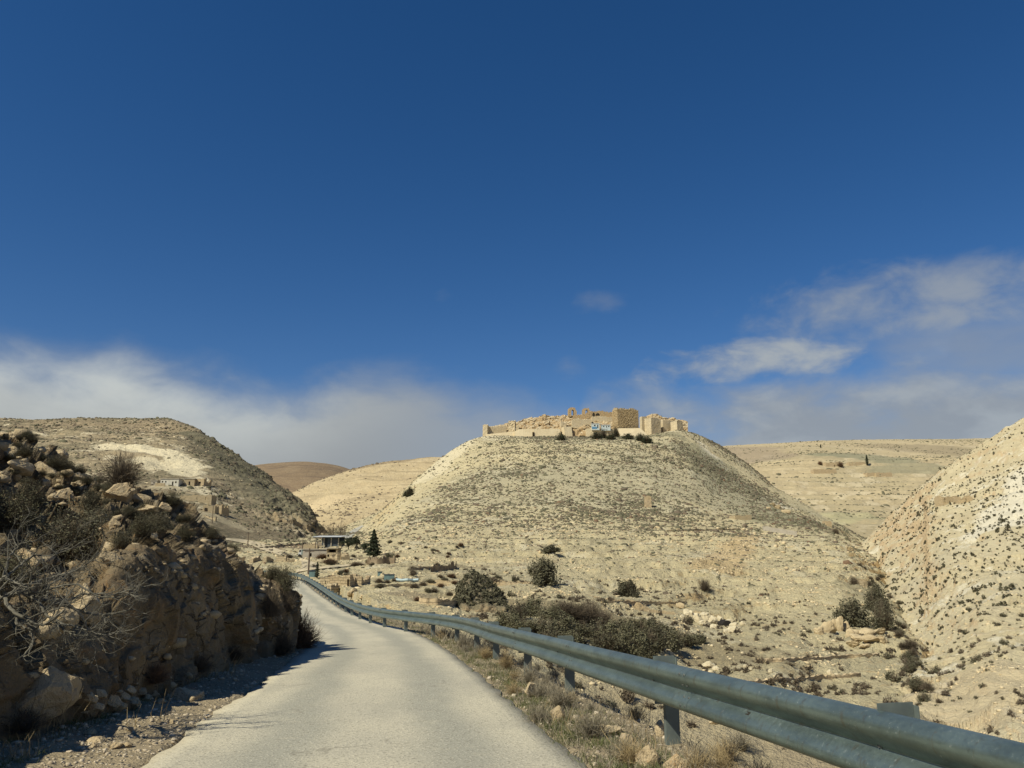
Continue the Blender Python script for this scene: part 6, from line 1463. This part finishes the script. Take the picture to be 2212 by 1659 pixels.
# ------------------------------------------------------------------ plants of the near bank
N_GG = [twiggy_mesh('bank_shrub', 500 + i, 1, 1, 260, 6, 0.003, 'drybush', .25, 'greygreen', 5600, .019) for i in range(3)]
N_DK = [twiggy_mesh('bank_shrub', 510 + i, 1, 1, 260, 6, 0.0035, 'brownbark', .25, 'olive', 5200, .020) for i in range(2)]
bs = [(28, 1140, 80, 110, 1, 'dark shrub at the left edge of the bank below the sandy blocks'), (150, 1205, 112, 165, 0, 'biggest grey green shrub in the middle of the bank'), (60, 1095, 56, 70, 1, 'dark shrub left of the brown sandstone boulder'), (143, 1022, 34, 44, 1, 'small green shrub beside the grey slab boulder'), (52, 986, 26, 44, 1, 'low dark green shrub near the bank skyline'), (116, 1010, 28, 56, 0, 'grey twiggy shrub between the yellowish boulder and the slab'), (200, 1150, 60, 84, 0, 'grey shrub left of the largest boulder'), (196, 1100, 44, 60, 0, 'dry shrub above the brown sandstone boulder'), (262, 1050, 84, 98, 2, 'tall reddish brown bush behind the largest boulder'), (225, 1040, 50, 60, 2, 'brown bare bush at the left of the tall reddish one'), (340, 1150, 50, 70, 0, 'grey shrub hanging over the lip of the cut, right of the cube rock'), (262, 1180, 36, 56, 0, 'grey twigs at the lip right below the cube rock'), (305, 1155, 44, 58, 1, 'dark shrub on the lip of the shaded cut'), (372, 1090, 30, 44, 1, 'dark low shrub at the right end of the crest'), (398, 1165, 34, 44, 1, 'dark shrub clinging to the edge of the face'), (22, 902, 14, 24, 1, 'tiny dark shrub on the bank skyline'), (48, 906, 10, 26, 2, 'dry grass tuft on the bank skyline'), (196, 990, 24, 50, 0, 'grey green shrub on the crest left of the tall bush'), (455, 1160, 26, 46, 0, 'small grey shrub on the falling crest line'), (500, 1192, 20, 44, 1, 'dark low shrub further down the falling crest'), (545, 1222, 22, 44, 0, 'grey shrub near the low end of the bank'), (615, 1275, 54, 56, 1, 'dark bush on top of the end of the bank'), (588, 1250, 30, 50, 1, 'dark green bush just left of the bank end'), (585, 1330, 70, 60, 2, 'dark bare bush growing on the shaded face near the bank end'), (620, 1320, 50, 44, 2, 'brownish twigs hanging at the bank end'), (648, 1400, 70, 90, 3, 'rusty brown bush at the road edge by the bank end'), (606, 1412, 52, 70, 2, 'dark dry bush left of the rusty roadside bush'), (330, 1475, 44, 76, 3, 'dry brown weeds at the foot of the shaded cut'), (430, 1450, 40, 70, 2, 'dark weeds in the shade under the cut'), (500, 1425, 34, 66, 2, 'dark low weeds further along the foot of the cut'), (40, 1580, 50, 120, 2, 'dark weeds around the large shaded boulder'), (20, 1260, 70, 110, 1, 'dark leafy shrub behind the bare tree at the left edge')]
for i, (px, pb, hh, w_, ty, lab) in enumerate(bs):
    me = (N_GG[i % 3], N_DK[i % 2], B_TW[i % 3], B_RU[i % 2])[ty]
    plant('bank_shrub', me, px, pb, hh, w_, lab, 'shrub', None, ['bank', 'near'])
g = np.random.default_rng(83)
for i in range(84):
    px = g.uniform(-30, 430); top = np.interp(px, [0, 60, 200, 300, 420], [905, 935, 1015, 1065, 1120]); py = top + 10 + abs(g.normal()) * 55
    if py > 1200 or (px > 300 and py > 1130): continue
    s_ = g.uniform(12, 26); plant('bank_shrub', N_GG[i % 3] if i % 3 else N_DK[i % 2], px, py, s_ * .8, s_ * 1.5, 'small scrubby plant between the rocks of the bank', 'shrub', 'small plants on the bank slope', KO)
# bare tree with drooping, upturned branches at the left edge
def bare_tree():
    h = hit(22, 1490, ['bank', 'near']); q = np.array(h[0]); Yt = 8.4
    hb = hit(-40, 1330, ['bank']); base = np.array(hb[0]) if hb else P(-40, 1330, 9)
    r_ = empty('bare_tree', tuple(base)); g = np.random.default_rng(92); mb = MB(); lm = MB(); tips = []
    def limb(p, d, L_, r0, lv, mbx):
        n = max(4, int(L_ / .09)); pts = [p]; d = d / np.linalg.norm(d); bend = g.normal(size=3) * .22
        for i in range(n):
            d = d + bend * .26 + g.normal(size=3) * .2 + np.array((0, 0, .10 if lv < 3 else .03)); d /= np.linalg.norm(d)
            if i % 4 == 3: bend = g.normal(size=3) * .8 * np.array((1, 1, .8))
            pts.append(pts[-1] + d * L_ / n)
        pts = np.array(pts); mbx.tube(pts, np.linspace(r0, r0 * .5 if lv else r0 * .4, len(pts)), 6 if lv > 1 else 4, lv > 1)
        if lv == 0: return
        for _ in range((2, 3, 4, 5)[min(lv, 3)]):
            i = g.integers(max(1, n // 3), n + 1); dd = (pts[i] - pts[i - 1]); dd /= np.linalg.norm(dd); dd = dd + g.normal(size=3) * .9 + np.array((.15, 0, .05)); limb(pts[i], dd, L_ * g.uniform(.45, .72), r0 * .55 * g.uniform(.75, 1.0), lv - 1, mbx)
    hb = hit(-40, 1330, ['bank']); hb = np.array(hb[0]) if hb else P(-40, 1330, 9)
    trunk = [hb + (0, .3, -.1), (hb * 2 + P(-20, 1310, Yt)) / 3, P(-14, 1300, Yt), P(10, 1288, Yt)]
    mb.tube(pchip(np.arange(4), np.array(trunk), np.linspace(0, 3, 10)), np.linspace(.05, .03, 10), 7)
    mb.build('trunk', M['bark'], None)
    tr = COL.objects[-1]; tr.parent = r_; tr.matrix_parent_inverse = Matrix.Translation(-r_.location)
    # limbs traced from the photograph: (points, radius)
    L3 = [([(10, 1288), (28, 1284), (45, 1279), (65, 1286), (78, 1294), (100, 1298)], .024, 0), ([(10, 1288), (2, 1268), (12, 1246), (22, 1256), (40, 1262)], .02, -.2), ([(100, 1298), (140, 1296), (190, 1282), (240, 1284), (275, 1276), (288, 1268)], .013, .2), ([(100, 1298), (150, 1312), (210, 1328), (260, 1322), (292, 1316)], .013, .3), ([(65, 1286), (85, 1305), (110, 1335), (150, 1350), (190, 1362)], .013, -.3), ([(10, 1288), (20, 1312), (60, 1338), (90, 1350), (140, 1318)], .016, -.5), ([(45, 1279), (75, 1258), (120, 1245), (165, 1232), (205, 1205)], .012, .4), ([(12, 1246), (40, 1225), (70, 1200), (110, 1200), (150, 1180)], .012, .6), ([(78, 1294), (100, 1275), (160, 1262), (220, 1290), (260, 1290), (290, 1278)], .010, -.1), ([(2, 1268), (20, 1205), (40, 1180), (75, 1168)], .012, .2), ([(110, 1335), (140, 1362), (165, 1372), (200, 1374)], .009, -.2), ([(20, 1312), (35, 1330), (40, 1350), (70, 1360), (95, 1345)], .012, -.4), ([(140, 1296), (175, 1330), (190, 1360), (230, 1372), (262, 1365)], .010, .1), ([(100, 1298), (110, 1260), (150, 1240), (190, 1215)], .010, .5), ([(60, 1338), (70, 1390), (50, 1420), (95, 1400), (130, 1410)], .010, -.3)]
    for pts, r0, dy in L3:
        p3 = np.array([P(x, y, Yt + dy * min(1, i / 2.0)) for i, (x, y) in enumerate(pts)]); u = np.arange(len(p3)); n = len(p3) * 6
        c = pchip(u, p3, np.linspace(0, len(p3) - 1, n)) + g.normal(size=(n, 3)) * .005
        lb = MB(); lb.tube(c, np.linspace(r0 * 1.25, r0 * .55, n), 6)
        for _ in range(9):
            i = g.integers(n // 5, n); dd = c[min(n - 1, i)] - c[i - 1]; dd /= np.linalg.norm(dd) + 1e-6; dd = dd + g.normal(size=3) * .8 + np.array((.1, 0, .1)); limb(c[i], dd, g.uniform(.14, .36), r0 * .5, 2, lb)
        o = lb.build('branch', M['bark'], None); o.parent = r_; o.matrix_parent_inverse = Matrix.Translation(-r_.location)
    tag(r_, 'leafless pale barked tree with twisting branches leaning out of the bank at the left', 'bare tree')
bare_tree()

# ------------------------------------------------------------------ road verges
def verge_points(side, s0, s1, e0, e1, n, seed, bias=1.0):
    g = np.random.default_rng(seed); y = s0 * (s1 / s0) ** (g.random(n) ** bias)         # denser near the camera
    k = np.clip(np.searchsorted(CR[:, 1], y), 1, len(CR) - 1); e = g.uniform(e0, e1, n)
    q = CR[k] + LL[k] * ((HW + e)[:, None] * (1 if side == 'L' else -1)) + g.normal(size=(n, 3)) * np.array((.1, .1, 0)); q[:, 2] = zground(q[:, 0], q[:, 1])[0]; return q
def grass(P_, h, seed, w=.004, lean=.45):
    g = np.random.default_rng(seed); n = len(P_); hh = h * g.uniform(.4, 1.4, n)
    d = np.stack([g.normal(size=n) * lean, g.normal(size=n) * lean, np.ones(n)], -1) * hh[:, None]
    v, f = blades(P_ - np.array((0, 0, .01)), P_ + d, w, seed); return v, f
def tuftify(q, per, r, seed):
    g = np.random.default_rng(seed); return np.repeat(q, per, 0) + g.normal(size=(len(q) * per, 3)) * np.array((r, r, 0))
parts = []
qa = tuftify(verge_points('R', 4.2, 45, 0.02, 0.75, 900, 91), 26, .06, 92); v, f = grass(qa, .05, 93, .0028, .7); parts.append((v, f, 0))
qa = tuftify(verge_points('R', 4.2, 60, 0.1, 1.2, 560, 94), 16, .06, 95); v, f = grass(qa, .10, 96, .0025, .5); parts.append((v, f, 2))
qa = tuftify(verge_points('R', 4.2, 70, 0.15, 1.5, 190, 97), 9, .07, 98); v, f = grass(qa, .14, 99, .0025, .4); parts.append((v, f, 1))
qa = tuftify(verge_points('L', 5, 30, 1.0, 2.4, 420, 101), 22, .07, 102); v, f = grass(qa, .05, 103, .003, .7); parts.append((v, f, 0))
qa = tuftify(verge_points('L', 5, 30, 1.2, 2.8, 260, 104), 12, .07, 105); v, f = grass(qa, .16, 106, .003, .35); parts.append((v, f, 1))
qa = tuftify(verge_points('R', 20, 95, 0.3, 3.5, 900, 107), 8, .15, 108); v, f = grass(qa, .22, 109, .008, .5); parts.append((v, f, 2))
V, F, mi = join(*parts); o = obj('grass', V, F, [M['green'], M['straw'], M['greystraw']], None, False, mi); tag(o, 'short green and dry grass along both road verges', 'grass', None, 'stuff')
T_ = [twiggy_mesh('roadside_shrub', 600 + i, 1, 1, 150, 5, .006, 'greystraw', .35) for i in range(3)]
T2 = [twiggy_mesh('roadside_shrub', 610 + i, 1, 1, 150, 5, .006, 'straw', .5) for i in range(2)]
rs = [(1278, 1592, 62, 130, 0, 'largest grey wiry shrub on the right verge in front of the rail shadow'), (1210, 1530, 50, 90, 0, 'grey wiry shrub left of the largest one on the right verge'), (1145, 1478, 46, 70, 0, 'grey wiry shrub by the second full post'), (1095, 1446, 40, 56, 1, 'straw coloured tuft in front of the third post'), (1050, 1424, 34, 48, 1, 'straw coloured tuft near the fourth post'), (1165, 1560, 40, 80, 0, 'low grey tuft near the asphalt edge'), (1345, 1640, 46, 90, 0, 'low wiry tuft at the bottom of the right verge'), (1000, 1400, 30, 50, 0, 'grey tuft under the bend of the rail'), (960, 1380, 26, 46, 1, 'dry tuft under the far curve of the rail'), (1520, 1655, 50, 80, 0, 'grey shrub below the rail right of the nearest full post'), (1570, 1640, 46, 76, 1, 'dry shrub beyond the rail near the bottom edge'), (1600, 1620, 40, 90, 0, 'dark grey shrub on the ground beyond the rail'), (1110, 1500, 32, 56, 1, 'small dry tuft on the verge halfway along')]
for i, (px, pb, hh, w_, ty, lab) in enumerate(rs): plant('roadside_shrub', T_[i % 3] if ty == 0 else T2[i % 2], px, pb, hh, w_, lab, 'shrub', None, ['near', 'castle'])
for i, q in enumerate(verge_points('R', 6, 40, .35, 1.3, 34, 121)):
    s_ = rnd.uniform(.14, .3); o = link('roadside_shrub', (T_ + T2)[i % 5], None, tuple(q), rnd.uniform(0, 6), (s_ * 1.5, s_ * 1.5, s_)); tag(o, 'small dry tuft along the right verge below the rail', 'shrub', 'dry tufts on the right verge')
# dry stalks on the left
STK = MB(); g = np.random.default_rng(131)
def stalks(px, pb, n, hpx, label, spread):
    h = hit(px, pb, ['near', 'bank']); q = np.array(h[0]); k = pxm(q[1]); p0 = q + g.normal(size=(n, 3)) * np.array((spread * k, spread * k, 0)); d = np.stack([g.normal(.25, .22, n), g.normal(0, .2, n), np.ones(n)], -1) * (hpx * k * g.uniform(.5, 1.1, n))[:, None]
    v, f = blades(p0, p0 + d, .005, 7); o = obj('dry_stalks', v, f, M['straw']); tag(o, label, 'dry weeds')
stalks(85, 1560, 34, 74, 'pale dry stalks in front of the large shaded boulder', 40)
stalks(455, 1462, 22, 56, 'thin dry stalks at the foot of the shaded cut', 26)
stalks(345, 1560, 4, 70, 'single tall dry stalks beside the fallen rocks', 6)
stalks(290, 1570, 5, 40, 'short reddish stalks at the lit edge of the verge', 5)
# gravel
q = np.concatenate([verge_points('L', 4.5, 30, -.02, 2.2, 5200, 141), verge_points('R', 4.0, 45, .05, 1.6, 3600, 142)]); s_ = np.exp(np.random.default_rng(143).normal(-4.2, .55, len(q)))
v, f = stone_field(q, np.clip(s_, .006, .06), 144); o = obj('gravel', v, f, M['gravel']); tag(o, 'loose gravel and small stones on the road verges', 'gravel', None, 'stuff')
nb_ = scatter(GN, 5000, 151, lambda p: ((road_sd(p[:, 0], p[:, 1])[0] - HW) > 1.2) * (p[:, 1] > 3) * (p[:, 1] < 40) / (1 + p[:, 1] * .2)); nb_ = nb_[inview(nb_)]
v, f = stone_field(nb_, np.exp(np.random.default_rng(152).normal(-2.9, .6, len(nb_))), 153); o = obj('rubble', v, f, M['stone']); tag(o, 'stones on the slope falling away beyond the rail', 'rubble', None, 'stuff')
kq = scatter(GK, 5200, 161, lambda p: np.clip(.3 + pat(p, .8, 3), 0, 1)); kq = kq[inview(kq)]; nn_ = kq
v, f = stone_field(kq, np.exp(np.random.default_rng(162).normal(-3.0, .6, len(kq))), 163); o = obj('rubble', v, f, M['boulder']); tag(o, 'small broken stones lying over the rocky bank', 'rubble', None, 'stuff')

# scrubby knoll beside the walled field
tb = []
for px, t_ in ((950, 1352), (962, 1335), (974, 1318), (986, 1290), (1002, 1262), (1020, 1251), (1040, 1255), (1060, 1268), (1078, 1284), (1090, 1310), (1102, 1350)):
    tb.append((px, [P(px, 1348, 76), P(px, max(1342 if px < 1070 else 1335, t_ + 2), 78), P(px, max(t_ + 3, 1318 if 985 < px < 1080 else t_ + 3), 79), P(px, t_ + max(0, 1318 - t_) * .45, 84), P(px, t_, 90), P(px, t_ + 14, 98)]))
GKN = loft([b for a, b in tb], [a for a, b in tb], 90, [8, 20, 24, 24, 10]); GKN[..., 2] += .3 * fbm(GKN * .35, 4) + .25 * ridged(GKN * .6, 3)
make_sheet('knoll', GKN, M['left_hill'], 'knoll'); _bv['knoll'] = BVHTree.FromPolygons([tuple(x) for x in GKN.reshape(-1, 3).tolist()], gridfaces(*GKN.shape[:2]).tolist())
q = scatter(GKN, 2600, 171, lambda p: (p[:, 1] > 79.5) * 1.0); q = q[:1500]; v, f, mi_ = merge_field(S_XL, q, np.exp(np.random.default_rng(172).normal(-.95, .4, len(q))), 173); o = obj('scrub', v, f, [M['greygreen'], M['brownbark']], None, False, mi_); tag(o, 'dense grey scrub covering the rounded knoll', 'scrub', None, 'stuff')

# ------------------------------------------------------------------ tracks laid on the ground
def track(name, pl, pr, mat, only, lift=.12, n=40, m=5):
    u = np.linspace(0, 1, n); L_ = pchip(np.linspace(0, 1, len(pl)), np.array(pl, float), u); R_ = pchip(np.linspace(0, 1, len(pr)), np.array(pr, float), u); V = []
    for i in range(n):
        for j in range(m):
            x, y = L_[i] + (R_[i] - L_[i]) * j / (m - 1); h = hit(x, y, only); q = h[0] if h else Vector(P(x, y, 300)); V.append((q.x, q.y, q.z + lift))
    V = np.array(V).reshape(n, m, 3)
    for _ in range(3): V[1:-1, :, 2] = (V[:-2, :, 2] + V[1:-1, :, 2] * 2 + V[2:, :, 2]) / 4 + .02
    o = obj(name, V.reshape(-1, 3), gridfaces(n, m), mat, smooth_=True); return tag(o, kind='structure')
M['track'] = simple('track_dirt', (0.56, 0.47, 0.32), (0.48, 0.40, 0.26), .3, .97, .4, .05)
M['paved'] = simple('pale_paving', (0.40, 0.385, 0.33), (0.34, 0.325, 0.28), .2, .95, .2, .03)
track('dirt_track', [(488, 1163), (540, 1168), (580, 1180), (615, 1192)], [(488, 1167), (530, 1175), (570, 1190), (605, 1200)], M['track'], ['castle', 'left'])
track('dirt_track', [(648, 1206), (660, 1210), (676, 1216), (690, 1221)], [(646, 1210), (650, 1216), (652, 1226), (640, 1238)], M['track'], ['castle'])
track('dirt_track', [(640, 1232), (690, 1226), (740, 1222), (790, 1216)], [(640, 1238), (690, 1231), (740, 1226), (790, 1219)], M['track'], ['castle'])
track('paved_ramp', [(740, 1164), (748, 1154), (760, 1146), (782, 1135)], [(757, 1164), (764, 1156), (772, 1148), (786, 1136)], M['paved'], ['castle'])
track('field', [(1005, 1285), (1025, 1274), (1060, 1268)], [(1000, 1294), (1040, 1294), (1075, 1284)], M['track'], ['castle'], .08, 20, 6)
# ------------------------------------------------------------------ light and sky
SUN_EL = R(46.0); sun_az = np.array((-0.75, -0.66)); sun_az /= np.linalg.norm(sun_az)
sdir = Vector((sun_az[0] * math.cos(SUN_EL), sun_az[1] * math.cos(SUN_EL), math.sin(SUN_EL)))
ld = bpy.data.lights.new('sun', 'SUN'); ld.energy = 5.0; ld.angle = R(0.5); ld.color = (1.0, 0.95, 0.77)
lo = bpy.data.objects.new('sun', ld); COL.objects.link(lo); lo.rotation_euler = sdir.to_track_quat('Z', 'Y').to_euler(); lo.location = (-40, -30, 60)

w = bpy.data.worlds.new('World'); scene.world = w; w.use_nodes = True
t = w.node_tree; t.nodes.clear()
def nn(tp, **k):
    n = t.nodes.new(tp)
    for a, v in k.items(): setattr(n, a, v)
    return n
def mt(op, a, b=0.0, clamp=False):
    n = nn('ShaderNodeMath', operation=op, use_clamp=clamp)
    for i, v in enumerate((a, b)):
        if isinstance(v, bpy.types.NodeSocket): t.links.new(v, n.inputs[i])
        else: n.inputs[i].default_value = v
    return n.outputs[0]
def mr(f, a, b, lo=0.0, hi=1.0):
    n = nn('ShaderNodeMapRange', interpolation_type='SMOOTHSTEP'); t.links.new(f, n.inputs[0])
    for i, v in enumerate((a, b, lo, hi)): n.inputs[i + 1].default_value = v
    return n.outputs[0]
out = nn('ShaderNodeOutputWorld'); sky = nn('ShaderNodeTexSky', sky_type='NISHITA')
sky.sun_disc = False; sky.sun_elevation = SUN_EL; sky.sun_rotation = math.atan2(sdir.x, sdir.y); sky.altitude = 1300; sky.air_density = 1.0; sky.dust_density = 0.3; sky.ozone_density = 3.0
hs = nn('ShaderNodeHueSaturation'); hs.inputs['Saturation'].default_value = 1.3; hs.inputs['Value'].default_value = 0.8
gm = nn('ShaderNodeMix', data_type='RGBA', blend_type='MULTIPLY'); gm.inputs['Factor'].default_value = 1.0; gi = [i for i in gm.inputs if i.type == 'RGBA']; gi[1].default_value = (1.20, 1.06, 1.13, 1)
t.links.new(sky.outputs[0], hs.inputs['Color']); t.links.new(hs.outputs[0], gi[0])
bg = nn('ShaderNodeBackground'); t.links.new([o_ for o_ in gm.outputs if o_.type == 'RGBA'][0], bg.inputs[0]); bg.inputs[1].default_value = 0.085
tc = nn('ShaderNodeTexCoord'); sp = nn('ShaderNodeSeparateXYZ'); t.links.new(tc.outputs['Generated'], sp.inputs[0])
az = mt('ARCTAN2', sp.outputs[0], sp.outputs[1]); el = mt('ARCSINE', sp.outputs[2])
azn = mt('ADD', mt('DIVIDE', az, 1.4), 0.5)             # -0.7..0.7 rad over 0..1
def pe(px, py):
    d = ray(px, py); d = d / np.linalg.norm(d); return math.atan2(d[0], d[1]) / 1.4 + 0.5, math.asin(d[2])
def curve(pts):
    n = nn('ShaderNodeFloatCurve'); c = n.mapping.curves[0]; q = [pe(*p_) for p_ in pts]
    while len(c.points) < len(q): c.points.new(0.5, 0.5)
    for cp, (x, y) in zip(c.points, q): cp.location = (x, y * 2.0)
    n.mapping.extend = 'HORIZONTAL'; n.mapping.update(); t.links.new(azn, n.inputs['Value']); return mt('MULTIPLY', n.outputs[0], 0.5)
def cnoise(scale, detail=6, rough=0.6, zs=2.2, seed=0.0, dist=0.3):
    mp = nn('ShaderNodeMapping'); mp.inputs['Scale'].default_value = (1, 1, zs); mp.inputs['Location'].default_value = (seed, seed * .7, seed * 1.3)
    t.links.new(tc.outputs['Generated'], mp.inputs[0])
    n = nn('ShaderNodeTexNoise'); n.inputs['Scale'].default_value = scale; n.inputs['Detail'].default_value = detail; n.inputs['Roughness'].default_value = rough; n.inputs['Distortion'].default_value = dist
    t.links.new(mp.outputs[0], n.inputs['Vector']); return n.outputs['Fac']
nA = cnoise(5, 6, 0.52); nB = cnoise(13, 6, 0.55, 1.8, 3.0); nC = cnoise(3.2, 5, 0.5, 2.5, 7.0)
# low bank of cloud on the left, its upper edge given as a line in the sky
topL = curve([(-500, 690), (0, 725), (150, 755), (300, 760), (400, 790), (560, 820), (640, 815), (760, 793), (850, 795), (950, 812), (1080, 835), (1200, 875), (1300, 940), (1500, 1010), (2400, 1010)])
wob = mt('ADD', mt('MULTIPLY', mt('SUBTRACT', nA, 0.5), 0.09), mt('MULTIPLY', mt('SUBTRACT', nB, 0.5), 0.05))
dl = mt('SUBTRACT', mt('ADD', topL, wob), el)
mL = mt('MULTIPLY', mr(dl, -0.022, 0.06), mr(az, 0.16, -0.26, 0.5, 0.98))
topR = curve([(-500, 1400), (1150, 1150), (1280, 900), (1380, 850), (1500, 870), (1650, 835), (1750, 800), (1900, 780), (2050, 765), (2212, 760), (2600, 750)])
dr_ = mt('SUBTRACT', mt('ADD', topR, mt('MULTIPLY', wob, 1.8)), el)
mR = mt('MULTIPLY', mr(dr_, -0.03, 0.06), 0.85)
def puff(px, py, rx, ry, lo, hi, nz=None):
    a0, e0 = pe(px, py); a0 = (a0 - .5) * 1.4
    dx = mt('DIVIDE', mt('SUBTRACT', az, a0), rx / FPX); dy = mt('DIVIDE', mt('SUBTRACT', el, e0), ry / FPX)
    r2 = mt('ADD', mt('MULTIPLY', dx, dx), mt('MULTIPLY', dy, dy))
    g = mt('SUBTRACT', 1.0, mt('MULTIPLY', r2, 0.5))
    return mr(mt('ADD', g, mt('MULTIPLY', mt('SUBTRACT', nz or nB, 0.5), 2.6)), lo, hi)
mP = mt('MULTIPLY', puff(1620, 785, 200, 46, 0.1, 1.15), 0.85)
mQ = mt('MULTIPLY', puff(2010, 650, 300, 75, 0.05, 1.35, nB), 0.7)
mS = mt('MULTIPLY', puff(1300, 655, 60, 30, 0.4, 1.6), 0.3)
mT = mt('MULTIPLY', puff(955, 640, 34, 22, 0.4, 1.6), 0.2)
mU = mt('MULTIPLY', puff(1225, 795, 40, 30, 0.4, 1.6), 0.25)
mV = mt('MULTIPLY', puff(1390, 860, 90, 40, 0.4, 1.6), 0.45)
mW = mt('MULTIPLY', puff(2230, 745, 240, 80, 0.0, 1.3, nA), 0.6)
rest = mt('MAXIMUM', mt('MAXIMUM', mt('MAXIMUM', mP, mQ), mt('MAXIMUM', mS, mT)), mt('MAXIMUM', mt('MAXIMUM', mU, mV), mt('MAXIMUM', mR, mW)))
mask = mt('MAXIMUM', mL, rest, True)
# cloud bodies: thick sunlit upper rim, thinner grey underside
bright = mt('MULTIPLY', mr(dl, 0.16, 0.03), mt('MULTIPLY', mr(mt('ADD', nB, mt('MULTIPLY', nC, 0.8)), 0.6, 1.1, 0.6, 1.0), mr(az, -0.08, -0.46, 0.2, 1.0)))
bright = mt('MAXIMUM', mt('MULTIPLY', bright, mL), mt('MAXIMUM', mt('MULTIPLY', mP, 0.5), mt('MAXIMUM', mt('MULTIPLY', mQ, 0.3), mt('MULTIPLY', mR, mr(nB, 0.42, 0.7, 0.0, 0.35)))))
cm = nn('ShaderNodeMix', data_type='RGBA'); ci_ = [i for i in cm.inputs if i.type == 'RGBA']
ci_[0].default_value = (0.295, 0.315, 0.33, 1); ci_[1].default_value = (0.56, 0.59, 0.57, 1); t.links.new(bright, cm.inputs['Factor'])
bg2 = nn('ShaderNodeBackground'); t.links.new([o_ for o_ in cm.outputs if o_.type == 'RGBA'][0], bg2.inputs[0]); bg2.inputs[1].default_value = 1.0
ms = nn('ShaderNodeMixShader'); t.links.new(mask, ms.inputs[0]); t.links.new(bg.outputs[0], ms.inputs[1]); t.links.new(bg2.outputs[0], ms.inputs[2]); t.links.new(ms.outputs[0], out.inputs[0])

scene.view_settings.view_transform = 'Standard'; scene.view_settings.look = 'None'; scene.view_settings.exposure = 0.05; scene.view_settings.gamma = 1.0
scene.cycles.max_bounces = 4; scene.cycles.diffuse_bounces = 2; scene.cycles.glossy_bounces = 2; scene.cycles.transparent_max_bounces = 4
scene.cycles.use_denoising = True
